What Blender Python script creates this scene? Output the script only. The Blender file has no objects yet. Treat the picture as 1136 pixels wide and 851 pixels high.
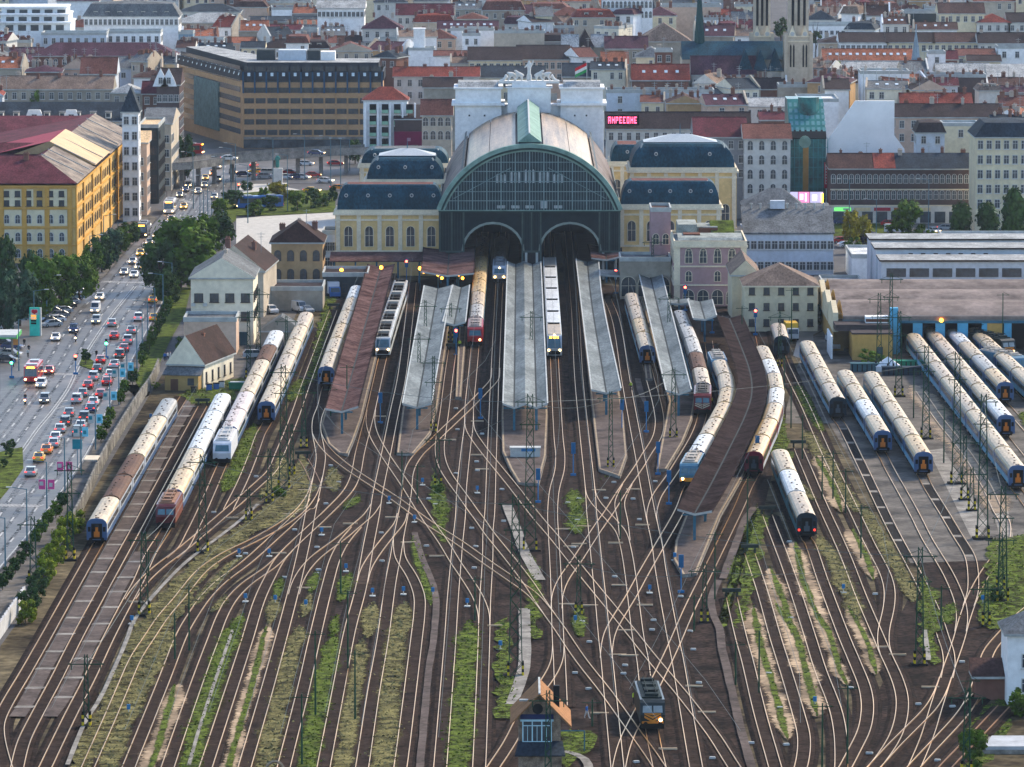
import bpy, math, random
from mathutils import Vector, Matrix
R = math.radians
random.seed(7)
SC = bpy.context.scene
COL = SC.collection

# ---------------------------------------------------------------- camera, world, sun, exposure
YH, FPX, CX, CY, H = -306.0, 6170.0, 568.0, 425.5, 120.0
TH = math.atan((CY - YH) / FPX)
cam = bpy.data.cameras.new('camera'); co = bpy.data.objects.new('camera', cam); COL.objects.link(co)
cam.sensor_width = 36.0; cam.lens = FPX / 1136.0 * 36.0
cam.clip_start = 5; cam.clip_end = 9000
co.location = (0, 0, H); co.rotation_euler = (math.pi / 2 - TH, 0, 0)
SC.camera = co
SUN_EL, SUN_AZ = R(35), R(42)            # azimuth from +Y towards +X
world = bpy.data.worlds.new('World'); SC.world = world; world.use_nodes = True
wn = world.node_tree; bg = wn.nodes['Background']
sky = wn.nodes.new('ShaderNodeTexSky'); sky.sky_type = 'NISHITA'; sky.sun_disc = False
sky.sun_elevation = SUN_EL; sky.sun_rotation = SUN_AZ; sky.air_density = 1.0; sky.dust_density = 1.2; sky.ozone_density = 2.2
wn.links.new(sky.outputs[0], bg.inputs[0]); bg.inputs[1].default_value = 0.15
sl = bpy.data.lights.new('sun', 'SUN'); sl.energy = 2.7; sl.angle = R(7); sl.color = (1.0, 0.83, 0.60)
so = bpy.data.objects.new('sun', sl); COL.objects.link(so)
sd = Vector((math.sin(SUN_AZ) * math.cos(SUN_EL), math.cos(SUN_AZ) * math.cos(SUN_EL), math.sin(SUN_EL)))
so.rotation_euler = sd.to_track_quat('Z', 'Y').to_euler(); so.location = (0, 900, 400)
SC.view_settings.view_transform = 'Standard'; SC.view_settings.look = 'None'
SC.view_settings.gamma = 1.0; SC.view_settings.exposure = 1.18
SC.render.engine = 'CYCLES'
SC.cycles.max_bounces = 5; SC.cycles.diffuse_bounces = 2; SC.cycles.glossy_bounces = 2
SC.cycles.transparent_max_bounces = 6; SC.cycles.transmission_bounces = 2; SC.cycles.volume_bounces = 0
HAZE = 0.000022
SC.cycles.volume_step_rate = 4

# ---------------------------------------------------------------- photo pixel <-> world
ct, st = math.cos(TH), math.sin(TH)
def ray(px, py):
    u = (px - CX) / FPX; v = (CY - py) / FPX
    return Vector((u, ct + v * st, -st + v * ct))
def W(px, py, h=0.0):
    d = ray(px, py); t = (h - H) / d.z
    return Vector((d.x * t, d.y * t, h))
def HT(py, D):
    d = ray(CX, py); return H + D * d.z / d.y
def XT(px, D, h=5.0):
    return (px - CX) / FPX * (D * ct + (H - h) * st)
def PPM(D, h=5.0):
    return FPX / (D * ct + (H - h) * st)
def DG(py, h=0.0):
    return W(CX, py, h).y
def toPX(v):
    dz = v.z - H; z = v.y * ct - dz * st
    return CX + FPX * v.x / z, CY - FPX * (v.y * st + dz * ct) / z

# ---------------------------------------------------------------- materials
MATS = {}
def mat(name, rgb, rough=0.8, amp=0.18, scale=0.6, metal=0.0, spec=0.03, emis=None, estr=0.0, rgb2=None, bias=0.5, stretch=None, fine=0.0):
    if name in MATS: return MATS[name]
    m = bpy.data.materials.new(name); m.use_nodes = True
    nt = m.node_tree; N = nt.nodes; L = nt.links
    b = N['Principled BSDF']; b.inputs['Roughness'].default_value = rough
    b.inputs['Metallic'].default_value = metal; b.inputs['Specular IOR Level'].default_value = spec
    if emis:
        b.inputs['Emission Color'].default_value = (*emis, 1); b.inputs['Emission Strength'].default_value = estr
    tc = N.new('ShaderNodeTexCoord'); mp = N.new('ShaderNodeMapping')
    L.new(tc.outputs['Object'], mp.inputs[0])
    if stretch: mp.inputs['Scale'].default_value = stretch
    n1 = N.new('ShaderNodeTexNoise'); n1.inputs['Scale'].default_value = scale; n1.inputs['Detail'].default_value = 6; n1.inputs['Roughness'].default_value = 0.65
    L.new(mp.outputs[0], n1.inputs['Vector'])
    cr = N.new('ShaderNodeValToRGB')
    a = amp
    c0 = tuple(max(0, c * (1 - a)) for c in rgb); c1 = tuple(min(1, c * (1 + a)) for c in (rgb2 or rgb))
    cr.color_ramp.elements[0].position = max(0, bias - 0.16); cr.color_ramp.elements[1].position = min(1, bias + 0.16)
    cr.color_ramp.elements[0].color = (*c0, 1); cr.color_ramp.elements[1].color = (*c1, 1)
    L.new(n1.outputs[0], cr.inputs[0])
    out = cr.outputs[0]
    if fine > 0:
        n2 = N.new('ShaderNodeTexNoise'); n2.inputs['Scale'].default_value = scale * 9; n2.inputs['Detail'].default_value = 3
        L.new(mp.outputs[0], n2.inputs['Vector'])
        mr = N.new('ShaderNodeMapRange'); mr.inputs['From Min'].default_value = 0.3; mr.inputs['From Max'].default_value = 0.7
        mr.inputs['To Min'].default_value = 1 - fine; mr.inputs['To Max'].default_value = 1 + fine
        L.new(n2.outputs[0], mr.inputs[0])
        vm = N.new('ShaderNodeVectorMath'); vm.operation = 'SCALE'
        L.new(out, vm.inputs[0]); L.new(mr.outputs[0], vm.inputs['Scale']); out = vm.outputs[0]
    L.new(out, b.inputs['Base Color'])
    MATS[name] = m; return m

# ---------------------------------------------------------------- mesh builder
class MB:
    def __init__(s): s.v = []; s.f = []; s.m = []
    def add(s, vs, fs, m=0):
        n = len(s.v); s.v += [tuple(p) for p in vs]; s.f += [tuple(i + n for i in f) for f in fs]; s.m += [m] * len(fs)
    def quad(s, a, b, c, d, m=0): s.add([a, b, c, d], [(0, 1, 2, 3)], m)
    def box(s, x0, x1, y0, y1, z0, z1, m=0, top=None):
        s.add([(x0, y0, z0), (x1, y0, z0), (x1, y1, z0), (x0, y1, z0), (x0, y0, z1), (x1, y0, z1), (x1, y1, z1), (x0, y1, z1)],
              [(0, 3, 2, 1), (0, 1, 5, 4), (1, 2, 6, 5), (2, 3, 7, 6), (3, 0, 4, 7)], m)
        s.add([(x0, y0, z1), (x1, y0, z1), (x1, y1, z1), (x0, y1, z1)], [(0, 1, 2, 3)], m if top is None else top)
    def ext(s, pl, z0, z1, m=0, top=None, bottom=False):
        n = len(pl); ar = sum(pl[i][0] * pl[(i + 1) % n][1] - pl[(i + 1) % n][0] * pl[i][1] for i in range(n))
        if ar < 0: pl = pl[::-1]
        s.add([(p[0], p[1], z0) for p in pl] + [(p[0], p[1], z1) for p in pl], [(i, (i + 1) % n, n + (i + 1) % n, n + i) for i in range(n)], m)
        s.add([(p[0], p[1], z1) for p in pl], [tuple(range(n))], m if top is None else top)
        if bottom: s.add([(p[0], p[1], z0) for p in pl], [tuple(range(n))[::-1]], m)
    def prof(s, pl, x0, x1, m=0, caps=True, cm=None):      # profile of (y,z) points extruded along x
        n = len(pl)
        s.add([(x0, p[0], p[1]) for p in pl] + [(x1, p[0], p[1]) for p in pl], [(i, n + i, n + (i + 1) % n, (i + 1) % n) for i in range(n)], m)
        if caps:
            c = m if cm is None else cm
            s.add([(x0, p[0], p[1]) for p in pl], [tuple(range(n))], c); s.add([(x1, p[0], p[1]) for p in pl], [tuple(range(n))[::-1]], c)
    def profy(s, pl, y0, y1, m=0, caps=True, cm=None):     # profile of (x,z) points extruded along y
        n = len(pl)
        s.add([(p[0], y0, p[1]) for p in pl] + [(p[0], y1, p[1]) for p in pl], [(i, (i + 1) % n, n + (i + 1) % n, n + i) for i in range(n)], m)
        if caps:
            c = m if cm is None else cm
            s.add([(p[0], y0, p[1]) for p in pl], [tuple(range(n))[::-1]], c); s.add([(p[0], y1, p[1]) for p in pl], [tuple(range(n))], c)
    def cyl(s, p0, p1, r0, r1=None, n=6, m=0, caps=True):
        r1 = r0 if r1 is None else r1; p0 = Vector(p0); p1 = Vector(p1); d = (p1 - p0).normalized()
        a = d.orthogonal().normalized(); b = d.cross(a); vs = []
        for p, r in ((p0, r0), (p1, r1)):
            for i in range(n):
                t = 2 * math.pi * (i + 0.5) / n; vs.append(p + a * math.cos(t) * r + b * math.sin(t) * r)
        fs = [(i, (i + 1) % n, n + (i + 1) % n, n + i) for i in range(n)]
        if caps: fs += [tuple(range(n))[::-1], tuple(range(n, 2 * n))]
        s.add(vs, fs, m)
    def bar(s, p0, p1, w, m=0): s.cyl(p0, p1, w * 0.6, w * 0.6, 4, m)
    def mesh(s, name, mats, smooth=False):
        me = bpy.data.meshes.new(name); me.from_pydata(s.v, [], s.f)
        if not isinstance(mats, (list, tuple)): mats = [mats]
        for q in mats: me.materials.append(q)
        me.polygons.foreach_set('material_index', s.m)
        if smooth: me.polygons.foreach_set('use_smooth', [True] * len(s.f))
        me.update(); return me
    def build(s, name, mats, parent=None, loc=(0, 0, 0), rz=0.0, smooth=False):
        return inst(s.mesh(name, mats, smooth), name, parent, loc, rz)
def inst(me, name, parent=None, loc=(0, 0, 0), rz=0.0, sc=None):
    o = bpy.data.objects.new(name, me); COL.objects.link(o); o.location = loc; o.rotation_euler = (0, 0, rz)
    if sc: o.scale = sc
    if parent: o.parent = parent
    return o
THINGS = []
def thing(name, label, cat, loc=(0, 0, 0), rz=0.0, group=None, o=None):
    if o is None:
        o = bpy.data.objects.new(name, None); COL.objects.link(o); o.location = loc; o.rotation_euler = (0, 0, rz); o.empty_display_size = 0.5
    o['label'] = label; o['category'] = cat
    if group: o['group'] = group
    THINGS.append(o); return o
def struct(o): o['kind'] = 'structure'; return o
def stuff(o, label, cat): o['kind'] = 'stuff'; o['label'] = label; o['category'] = cat; return o

def gpoly(pts, h=0.0): return [tuple(W(x, y, h)[:2]) for x, y in pts]
def sheet(name, pts, z, m, kind='structure', thick=0.0):
    b = MB(); pl = gpoly(pts) if len(pts[0]) == 2 else pts
    n = len(pl)
    ar = sum(pl[i][0] * pl[(i + 1) % n][1] - pl[(i + 1) % n][0] * pl[i][1] for i in range(n))
    if ar < 0: pl = pl[::-1]
    if thick: b.ext(pl, z - thick, z, 0)
    else: b.add([(p[0], p[1], z) for p in pl], [tuple(range(n))], 0)
    o = b.build(name, m)
    if kind == 'structure': struct(o)
    return o
def spline(pts, step=2.0):
    """Catmull-Rom through 2-D world points, resampled every `step` metres."""
    P = [Vector(p[:2]) for p in pts]
    if len(P) < 3:
        out = []; n = max(1, int((P[1] - P[0]).length / step))
        return [P[0].lerp(P[1], i / n) for i in range(n + 1)]
    Q = [P[0] * 2 - P[1]] + P + [P[-1] * 2 - P[-2]]; out = []
    for i in range(1, len(Q) - 2):
        a, b, c, d = Q[i - 1], Q[i], Q[i + 1], Q[i + 2]
        # centripetal parametrisation
        t0 = 0.0; t1 = t0 + max(1e-3, (b - a).length ** 0.5); t2 = t1 + max(1e-3, (c - b).length ** 0.5); t3 = t2 + max(1e-3, (d - c).length ** 0.5)
        n = max(1, int((c - b).length / step))
        for k in range(n):
            t = t1 + (t2 - t1) * k / n
            A1 = a * ((t1 - t) / (t1 - t0)) + b * ((t - t0) / (t1 - t0)); A2 = b * ((t2 - t) / (t2 - t1)) + c * ((t - t1) / (t2 - t1)); A3 = c * ((t3 - t) / (t3 - t2)) + d * ((t - t2) / (t3 - t2))
            B1 = A1 * ((t2 - t) / (t2 - t0)) + A2 * ((t - t0) / (t2 - t0)); B2 = A2 * ((t3 - t) / (t3 - t1)) + A3 * ((t - t1) / (t3 - t1))
            out.append(B1 * ((t2 - t) / (t2 - t1)) + B2 * ((t - t1) / (t2 - t1)))
    out.append(P[-1].copy()); return out
def smooth(path, it=3):
    for _ in range(it):
        path = [path[0]] + [(path[i - 1] + path[i] * 2 + path[i + 1]) / 4 for i in range(1, len(path) - 1)] + [path[-1]]
    return path
def offs(path, d):
    out = []
    for i, p in enumerate(path):
        a = path[max(0, i - 1)]; b = path[min(len(path) - 1, i + 1)]; t = (b - a).normalized()
        out.append(p + Vector((t.y, -t.x)) * d)
    return out
# ---------------------------------------------------------------- setting materials
M_ground = mat('yard_ground', (0.018, 0.014, 0.010), 0.95, 0.25, 0.07, rgb2=(0.13, 0.105, 0.062), bias=0.55, fine=0.5, spec=0.02)
M_ballast = mat('dark_ballast', (0.007, 0.005, 0.0045), 0.95, 0.25, 0.15, rgb2=(0.032, 0.021, 0.017), fine=0.8, spec=0.02)
M_bed = mat('track_ballast', (0.006, 0.0042, 0.004), 0.95, 0.2, 0.3, rgb2=(0.022, 0.014, 0.011), fine=0.8, spec=0.02)
M_sleeper = mat('sleeper', (0.055, 0.038, 0.030), 0.9, 0.6, 0.5, spec=0.02)
M_rail = mat('rail_steel', (0.64, 0.36, 0.14), 0.32, 0.3, 0.05, metal=0.8, spec=0.6)
M_rail_r = mat('rusty_rail', (0.30, 0.17, 0.10), 0.55, 0.2, 0.2, metal=0.6)
M_grass = mat('grass', (0.012, 0.016, 0.006), 0.95, 0.3, 0.55, rgb2=(0.085, 0.115, 0.018), bias=.5, fine=0.6, spec=0.02)
M_dry = mat('dry_grass', (0.014, 0.014, 0.008), 0.95, 0.3, 0.5, rgb2=(0.15, 0.135, 0.055), bias=.5, fine=0.6, spec=0.02)
M_asph = mat('asphalt', (0.048, 0.047, 0.046), 0.5, 0.25, 0.08, rgb2=(0.092, 0.086, 0.079), fine=0.3, spec=0.3)
M_pave = mat('pavement', (0.060, 0.057, 0.054), 0.85, 0.25, 0.15, rgb2=(0.13, 0.118, 0.104), fine=0.2, spec=0.02)
M_conc = mat('concrete', (0.15, 0.14, 0.125), 0.85, 0.2, 0.3, rgb2=(0.25, 0.235, 0.21), fine=0.2, spec=0.02)
M_plat = mat('platform_paving', (0.06, 0.048, 0.044), 0.9, 0.15, 0.2, rgb2=(0.11, 0.088, 0.078), fine=0.25, spec=0.02)
M_edge = mat('platform_edge', (0.28, 0.22, 0.15), 0.8, 0.2, 0.5)
M_dirt = mat('sandy_ground', (0.035, 0.026, 0.020), 0.95, 0.3, 0.10, rgb2=(0.30, 0.225, 0.15), bias=.45, fine=0.35, spec=0.02)
M_white = mat('road_paint', (0.38, 0.38, 0.37), 0.7, 0.25, 0.4)
M_city = mat('city_ground', (0.09, 0.09, 0.095), 0.9, 0.15, 0.05, fine=0.2)

# ground: one sheet to the horizon
b = MB(); b.quad((-3500, 300, 0), (3500, 300, 0), (3500, 8000, 0), (-3500, 8000, 0)); struct(b.build('ground', M_city))
sheet('yard_ground', [(-30, 900), (-60, 800), (20, 690), (80, 585), (165, 440), (220, 350), (330, 300), (700, 290), (930, 330), (1300, 330), (1500, 900)], 0.02, M_ground)
sheet('throat_ballast', [(330, 905), (345, 830), (300, 640), (250, 590), (330, 530), (350, 450), (375, 330), (520, 300), (800, 330), (850, 370), (868, 480), (846, 570), (800, 640), (810, 720), (838, 905)], 0.04, M_ballast)
sheet('throat_ballast', [(930, 905), (960, 800), (985, 745), (1000, 680), (1030, 620), (1100, 620), (1125, 640), (1150, 700), (1080, 800), (1020, 905)], 0.045, M_ballast)
# paved wash yard between the carriage tracks
sheet('yard_paving', [(885, 405), (868, 470), (920, 470), (1010, 625), (1096, 622), (1118, 590), (1150, 610), (1250, 600), (1150, 390), (925, 360), (900, 375)], 0.05, M_pave)
sheet('service_path', [(700, 420), (712, 420), (760, 500), (770, 560)], 0.055, M_plat)
for pl in ([(1030, 500), (1046, 498), (1096, 580), (1086, 598), (1078, 598)], [(1095, 620), (1110, 600), (1100, 560), (1085, 520), (1094, 518), (1118, 565), (1125, 600), (1105, 625)]):
    sheet('concrete_strip', pl, 0.07, M_conc)
sheet('service_yard', [(205, 440), (255, 340), (330, 300), (372, 300), (385, 330), (330, 345), (300, 420), (240, 440)], 0.05, M_pave)

# ---------------------------------------------------------------- tracks
def T(x0, y0, *pts, s=5.675): return [(x0 + x / s, y0 + y / s) for x, y in pts]
def r1(x0, *p): return T(x0, 421, *p)
def r2(x0, *p): return T(x0, 561, *p)
def r3(x0, *p): return T(x0, 701, *p)
TR = {}
TR['A'] = [(205, 440), (192, 461), (106.6, 608.6), (84, 649), (50, 710), (28, 748.6), (6.5, 785), (-2, 804), (-1.5, 821), (6, 851), (16, 880)]
TR['B'] = r1(80, (822, 175), (457, 851)) + r2(0, (483, 845)) + r3(0, (358, 300), (224, 550), (150, 700), (111, 851), (90, 960))
TR['C'] = [(250, 457), (184, 589)] + r2(0, (950, 310), (865, 500), (820, 580), (685, 840)) + r3(0, (565, 300), (437, 550), (292, 851), (220, 1000))
TR['E'] = [(370, 345), (340, 426)] + r1(240, (490, 250), (395, 485), (350, 585), (250, 680), (70, 840)) + r2(0, (1135, 295), (1010, 388), (915, 475), (845, 560), (820, 600))
TR['F'] = [(309, 385), (245.6, 519), (243, 525), (223, 571)] + r2(200, (70, 180), (10, 290)) + r2(0, (1085, 340))
TR['G'] = [(342, 364), (294.6, 474)] + r1(240, (285, 340), (228, 495), (165, 650), (75, 830))
TR['H'] = r1(240, (545, 510), (585, 575), (625, 660))
TR['I'] = [(397, 336), (362, 432)] + r1(240, (665, 175), (635, 255), (630, 330), (648, 430), (658, 500), (635, 650), (593, 851)) + r2(200, (797, 180), (732, 470), (634, 851)) + r3(200, (540, 400), (410, 851), (370, 990))
TR['J'] = r1(240, (640, 620), (600, 740), (515, 851)) + r2(200, (650, 125), (475, 225), (290, 315), (150, 410), (60, 510), (0, 588)) + r2(0, (1030, 710), (935, 851)) + r3(0, (858, 175), (780, 350), (695, 550), (562, 851), (500, 1000))
TR['K'] = r1(240, (620, 760), (580, 830)) + r2(200, (800, 20), (695, 115), (560, 238), (410, 372), (265, 480), (160, 585), (60, 730), (15, 810)) + r3(0, (1030, 320), (925, 580), (815, 851), (760, 990))
TR['L'] = [(445, 332), (424.7, 398)] + r1(400, (110, 0)) + r1(240, (962, 245), (905, 465), (872, 625), (825, 715), (695, 851)) + r2(200, (845, 130), (700, 265), (570, 395), (425, 495), (330, 590), (270, 690), (207, 851)) + r3(200, (125, 275), (30, 545), (-75, 851), (-120, 990))
TR['M'] = r2(200, (700, 265), (625, 350), (565, 460), (500, 600), (423, 851)) + r3(200, (335, 330), (165, 851), (120, 990))
TR['N'] = r2(400, (97, 0), (45, 75), (0, 112)) + r2(200, (1005, 222), (865, 325), (785, 410), (735, 500), (715, 570))
TR['O'] = r2(200, (1110, 145), (1030, 240), (975, 345), (930, 500), (845, 851)) + r3(200, (780, 350), (660, 830), (622, 990))
TR['P'] = [(458, 315), (453, 362)] + r1(400, (258, 0), (215, 205), (165, 455), (105, 745), (90, 851)) + r2(400, (50, 260), (0, 540)) + r3(200, (1068, 0), (995, 380), (905, 851), (880, 990))
TR['Q'] = r1(400, (68, 200), (62, 280), (88, 370), (157, 490), (230, 597), (293, 690), (388, 843)) + r2(400, (435, 120), (520, 240), (600, 372), (670, 475), (740, 590), (775, 690), (778, 770))
TR['S'] = r1(240, (632, 350), (662, 410), (720, 478), (830, 568), (950, 648), (1135, 770)) + r1(400, (325, 842)) + r2(400, (440, 130), (605, 235), (780, 360), (940, 470), (1080, 570)) + r2(600, (0, 630), (100, 762), (160, 851)) + r3(600, (245, 183), (415, 400), (490, 505), (580, 630), (670, 755), (735, 851), (800, 960))
TR['T'] = [(502, 390)] + r1(400, (554, 0), (530, 200), (508, 350), (498, 440), (505, 510), (530, 580), (580, 660), (637, 738), (717, 851)) + r2(400, (765, 120), (805, 180), (950, 360), (1060, 505), (1135, 620), (1190, 700))
TR['U'] = [(541, 225), (539, 248), (527, 386)] + r1(400, (702, 0), (685, 170), (680, 305), (665, 425), (635, 715), (630, 851)) + r2(400, (610, 250), (600, 370), (582, 575), (564, 851)) + r3(400, (502, 851), (490, 990))
TR['V'] = [(559, 225), (558, 250), (554, 316)] + r1(400, (845, 0), (835, 250), (827, 465), (823, 570), (813, 851)) + r2(400, (803, 160), (800, 340), (783, 635), (777, 851)) + r3(400, (747, 851), (738, 990))
TR['W'] = r1(400, (683, 240), (690, 320), (740, 405), (828, 520), (950, 670), (1090, 851)) + r2(400, (1135, 112)) + r2(600, (85, 210), (240, 405), (370, 565), (465, 680), (598, 845)) + r3(600, (640, 105), (755, 245), (890, 405), (980, 520), (1097, 675)) + r3(800, (50, 815), (150, 970))
TR['X'] = [(550, 410)] + r1(400, (845, 5), (775, 85), (680, 183), (510, 345), (460, 395), (380, 465), (325, 540), (300, 610), (293, 695), (270, 851)) + r2(400, (242, 195), (222, 320), (190, 485), (140, 851)) + r3(400, (85, 370), (12, 851), (-10, 990))
TR['Y'] = r2(400, (238, 220), (250, 335), (325, 460), (370, 580), (370, 690), (352, 851)) + r3(400, (253, 851), (230, 990))
TR['Z'] = r2(400, (262, 60), (245, 120), (180, 200), (85, 325), (35, 410), (10, 500))
TR['AA'] = [(605, 225), (609, 300), (615, 398.6), (616, 421)] + r1(600, (112, 385), (122, 485), (118, 580), (85, 710), (74, 851)) + r2(600, (80, 200), (92, 410), (100, 600), (108, 851)) + r3(600, (115, 160), (124, 370), (128, 480))
TR['AB'] = r3(600, (110, 100), (100, 200), (45, 310), (-60, 450)) + r3(400, (935, 720), (848, 851), (770, 970))
TR['AC'] = [(627, 225), (631.8, 278), (638, 345)] + r1(600, (239, 0), (272, 340), (310, 700), (320, 851)) + r2(600, (332, 170), (352, 375), (373, 570), (400, 851)) + r3(600, (413, 165), (436, 400), (480, 851), (495, 990))
TR['AD'] = r1(600, (308, 680), (320, 740), (350, 790), (403, 848)) + r2(600, (437, 92), (503, 170), (538, 290), (567, 470), (578, 560), (615, 851)) + r3(600, (640, 180), (662, 365), (712, 700), (745, 851), (765, 960))
TR['AF'] = [(674, 333), (683, 355.5)] + r1(600, (533, 0), (580, 260), (625, 500), (645, 610), (689, 851)) + r2(600, (730, 245), (755, 420), (834, 851)) + r3(600, (860, 180), (897, 400), (975, 851), (1000, 990))
TR['AG'] = [(700, 345), (718, 408)] + r1(600, (688, 0), (735, 180), (748, 285), (730, 375), (665, 480), (620, 555), (510, 715), (425, 851)) + r2(600, (390, 105), (330, 195), (240, 335), (140, 480), (106, 570), (98, 660))
TR['AH'] = r1(600, (545, 670), (510, 740), (495, 790), (505, 851)) + r2(600, (515, 100), (530, 230))
TR['AI'] = [(757, 375), (768, 403), (774.5, 426.5), (779.5, 449.5), (778.8, 463)] + r1(600, (978, 350), (830, 600), (725, 755), (698, 851)) + r2(600, (697, 80), (715, 180))
TR['AJ'] = [(786, 380), (790, 404), (797, 421), (803, 435), (807, 453), (803, 473), (789, 499), (776, 521), (763, 545)] + r2(600, (880, 30), (735, 285), (640, 450), (577, 567), (440, 800)) + r3(600, (420, 80), (410, 180))
TR['AK'] = [(834, 375), (839, 397), (847, 412), (853.5, 427), (859.5, 445), (860.5, 463), (855, 486), (845, 509), (836, 530)] + r1(800, (165, 690)) + r2(800, (122, 0), (0, 255)) + r2(600, (1030, 470), (935, 665), (855, 851)) + r3(600, (820, 135), (715, 350), (600, 565), (530, 715), (495, 851), (480, 960))
TR['AL'] = r2(800, (66, 590), (127, 851)) + r3(800, (165, 195), (245, 530), (335, 851), (370, 980))
TR['AM'] = r2(800, (180, 310), (260, 550), (345, 851)) + r3(800, (415, 280), (495, 555), (520, 655), (522, 745), (505, 851), (470, 960))
TR['AN'] = r2(800, (290, 65), (435, 450), (565, 851)) + r3(800, (625, 250), (720, 500), (750, 650), (757, 851), (745, 980))
TR['AO'] = [(868, 534), (896, 601.5)] + r2(800, (555, 240), (640, 480), (780, 851)) + r3(800, (845, 210), (907, 370), (922, 490), (900, 630), (845, 745), (790, 851), (720, 980))
TR['AP'] = r1(800, (485, 440), (570, 640)) + r2(800, (635, 0), (780, 320), (885, 590), (997, 851)) + r3(936, (262, 145), (335, 305), (368, 425), (360, 560), (320, 680), (265, 770), (205, 851), (120, 960))
TR['AQ'] = [(858, 360), (867, 396), (878, 421)] + r1(800, (530, 175), (655, 460), (843, 851)) + r2(800, (930, 240), (1035, 445), (1060, 540), (1055, 655), (1025, 790)) + r3(800, (1022, 90), (1040, 160))
TR['AR'] = [(894, 400), (929.5, 467)] + r1(800, (755, 285), (885, 545), (1030, 851)) + r2(936, (325, 190), (430, 385), (525, 570), (590, 720), (632, 851)) + r3(936, (657, 125), (665, 215), (650, 300))
TR['AT'] = [(938, 437), (979, 505.6)] + r1(936, (287, 565), (445, 851)) + r2(936, (530, 225), (660, 440), (735, 625), (745, 730), (735, 800))
TR['AU'] = [(966, 437), (1024, 530)] + r1(936, (527, 675), (635, 851)) + r2(936, (720, 200), (795, 325), (815, 440), (812, 555), (785, 640))
TR['AV'] = r1(936, (480, 80), (620, 280), (780, 480), (900, 680), (980, 851)) + r2(936, (1012, 100), (1018, 190), (978, 305), (890, 435), (815, 575), (755, 740), (725, 851)) + r3(936, (670, 215), (620, 365), (570, 525), (525, 670), (450, 851), (400, 960))
TR['AW'] = [(1009, 388), (1129, 545.6), (1180, 615)]
TR['AX'] = [(1033, 388), (1116, 488), (1190, 580)]
TR['AY'] = [(1057, 388), (1114, 449), (1200, 545)]
TR['AZ'] = [(1082, 388), (1140, 443), (1220, 520)]
TR['BE'] = [(1115, 388), (1170, 440)]
TR['BA'] = r3(936, (640, 300), (610, 385), (550, 490), (445, 600), (305, 740), (205, 851), (100, 960))
TR['BB'] = r3(936, (1200, -160), (1100, -80), (1005, 25), (920, 125), (880, 235), (840, 360), (795, 462), (735, 548), (560, 738), (455, 851), (370, 960))
TR['BC'] = r3(936, (1130, 110), (1040, 207), (870, 385), (795, 470))
TR['BD'] = r3(936, (1010, 480), (850, 650), (655, 851), (560, 960))
TRW = {}
YARD = ('AR', 'AT', 'AU', 'AW', 'AX', 'AY', 'AZ', 'BE', 'AV')
for i, (k, pts) in enumerate(TR.items()):
    path = smooth(spline([W(x, y) for x, y in pts], 2.0), 4); TRW[k] = path
    z = 0.10 + (i * 7 % 61) * 0.002
    bed = MB(); L_, R_ = offs(path, -1.45), offs(path, 1.45); LL, RR = offs(path, -1.85), offs(path, 1.85)
    if k not in YARD:
        for a in range(len(path) - 1):
            bed.quad((*L_[a], z), (*R_[a], z), (*R_[a + 1], z), (*L_[a + 1], z), 0)
            bed.quad((*LL[a], 0.03), (*L_[a], z), (*L_[a + 1], z), (*LL[a + 1], 0.03), 0)
            bed.quad((*R_[a], z), (*RR[a], 0.03), (*RR[a + 1], 0.03), (*R_[a + 1], z), 0)
    else:
        z = 0.03 + (i * 7 % 61) * 0.001
    # sleepers
    acc = 0.0; zz = z + 0.0187
    for a in range(len(path) - 1):
        d = path[a + 1] - path[a]; l = d.length
        if l < 1e-4: continue
        t = d / l; nrm = Vector((t.y, -t.x))
        while acc < l:
            c = path[a] + t * acc; p = c - nrm * 1.3; q = c + nrm * 1.3; hh = t * 0.14
            if k not in YARD: bed.quad((*(p - hh), zz), (*(q - hh), zz), (*(q + hh), zz), (*(p + hh), zz), 1)
            acc += 0.65
        acc -= l
    if bed.f: struct(bed.build('track_bed', [M_bed, M_sleeper]))
    rail = MB(); zt = z + 0.1713
    for side in (-0.755, 0.755):
        a0, a1 = offs(path, side - 0.042), offs(path, side + 0.042)
        for a in range(len(path) - 1):
            rail.quad((*a0[a], zt), (*a1[a], zt), (*a1[a + 1], zt), (*a0[a + 1], zt))
            rail.quad((*a0[a], z), (*a0[a], zt), (*a0[a + 1], zt), (*a0[a + 1], z)); rail.quad((*a1[a], zt), (*a1[a], z), (*a1[a + 1], z), (*a1[a + 1], zt))
    o = rail.build('railway_track', M_rail_r if k in ('H', 'BD') else M_rail)
    struct(o)

# pits between the rails of the wash tracks
for k in ('AR', 'AU'):
    p = [q for q in TRW[k] if DG(620) < q.y < DG(475 if k == 'AR' else 535)]
    b = MB(); a0, a1 = offs(p, -0.62), offs(p, 0.62)
    for a in range(len(p) - 1):
        b.quad((*a0[a], 0.075), (*a1[a], 0.075), (*a1[a + 1], 0.075), (*a0[a + 1], 0.075), 0 if a % 9 else 1)
    struct(b.build('inspection_pit', [mat('pit_dark', (0.012, 0.01, 0.01), 0.9), M_conc]))

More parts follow.
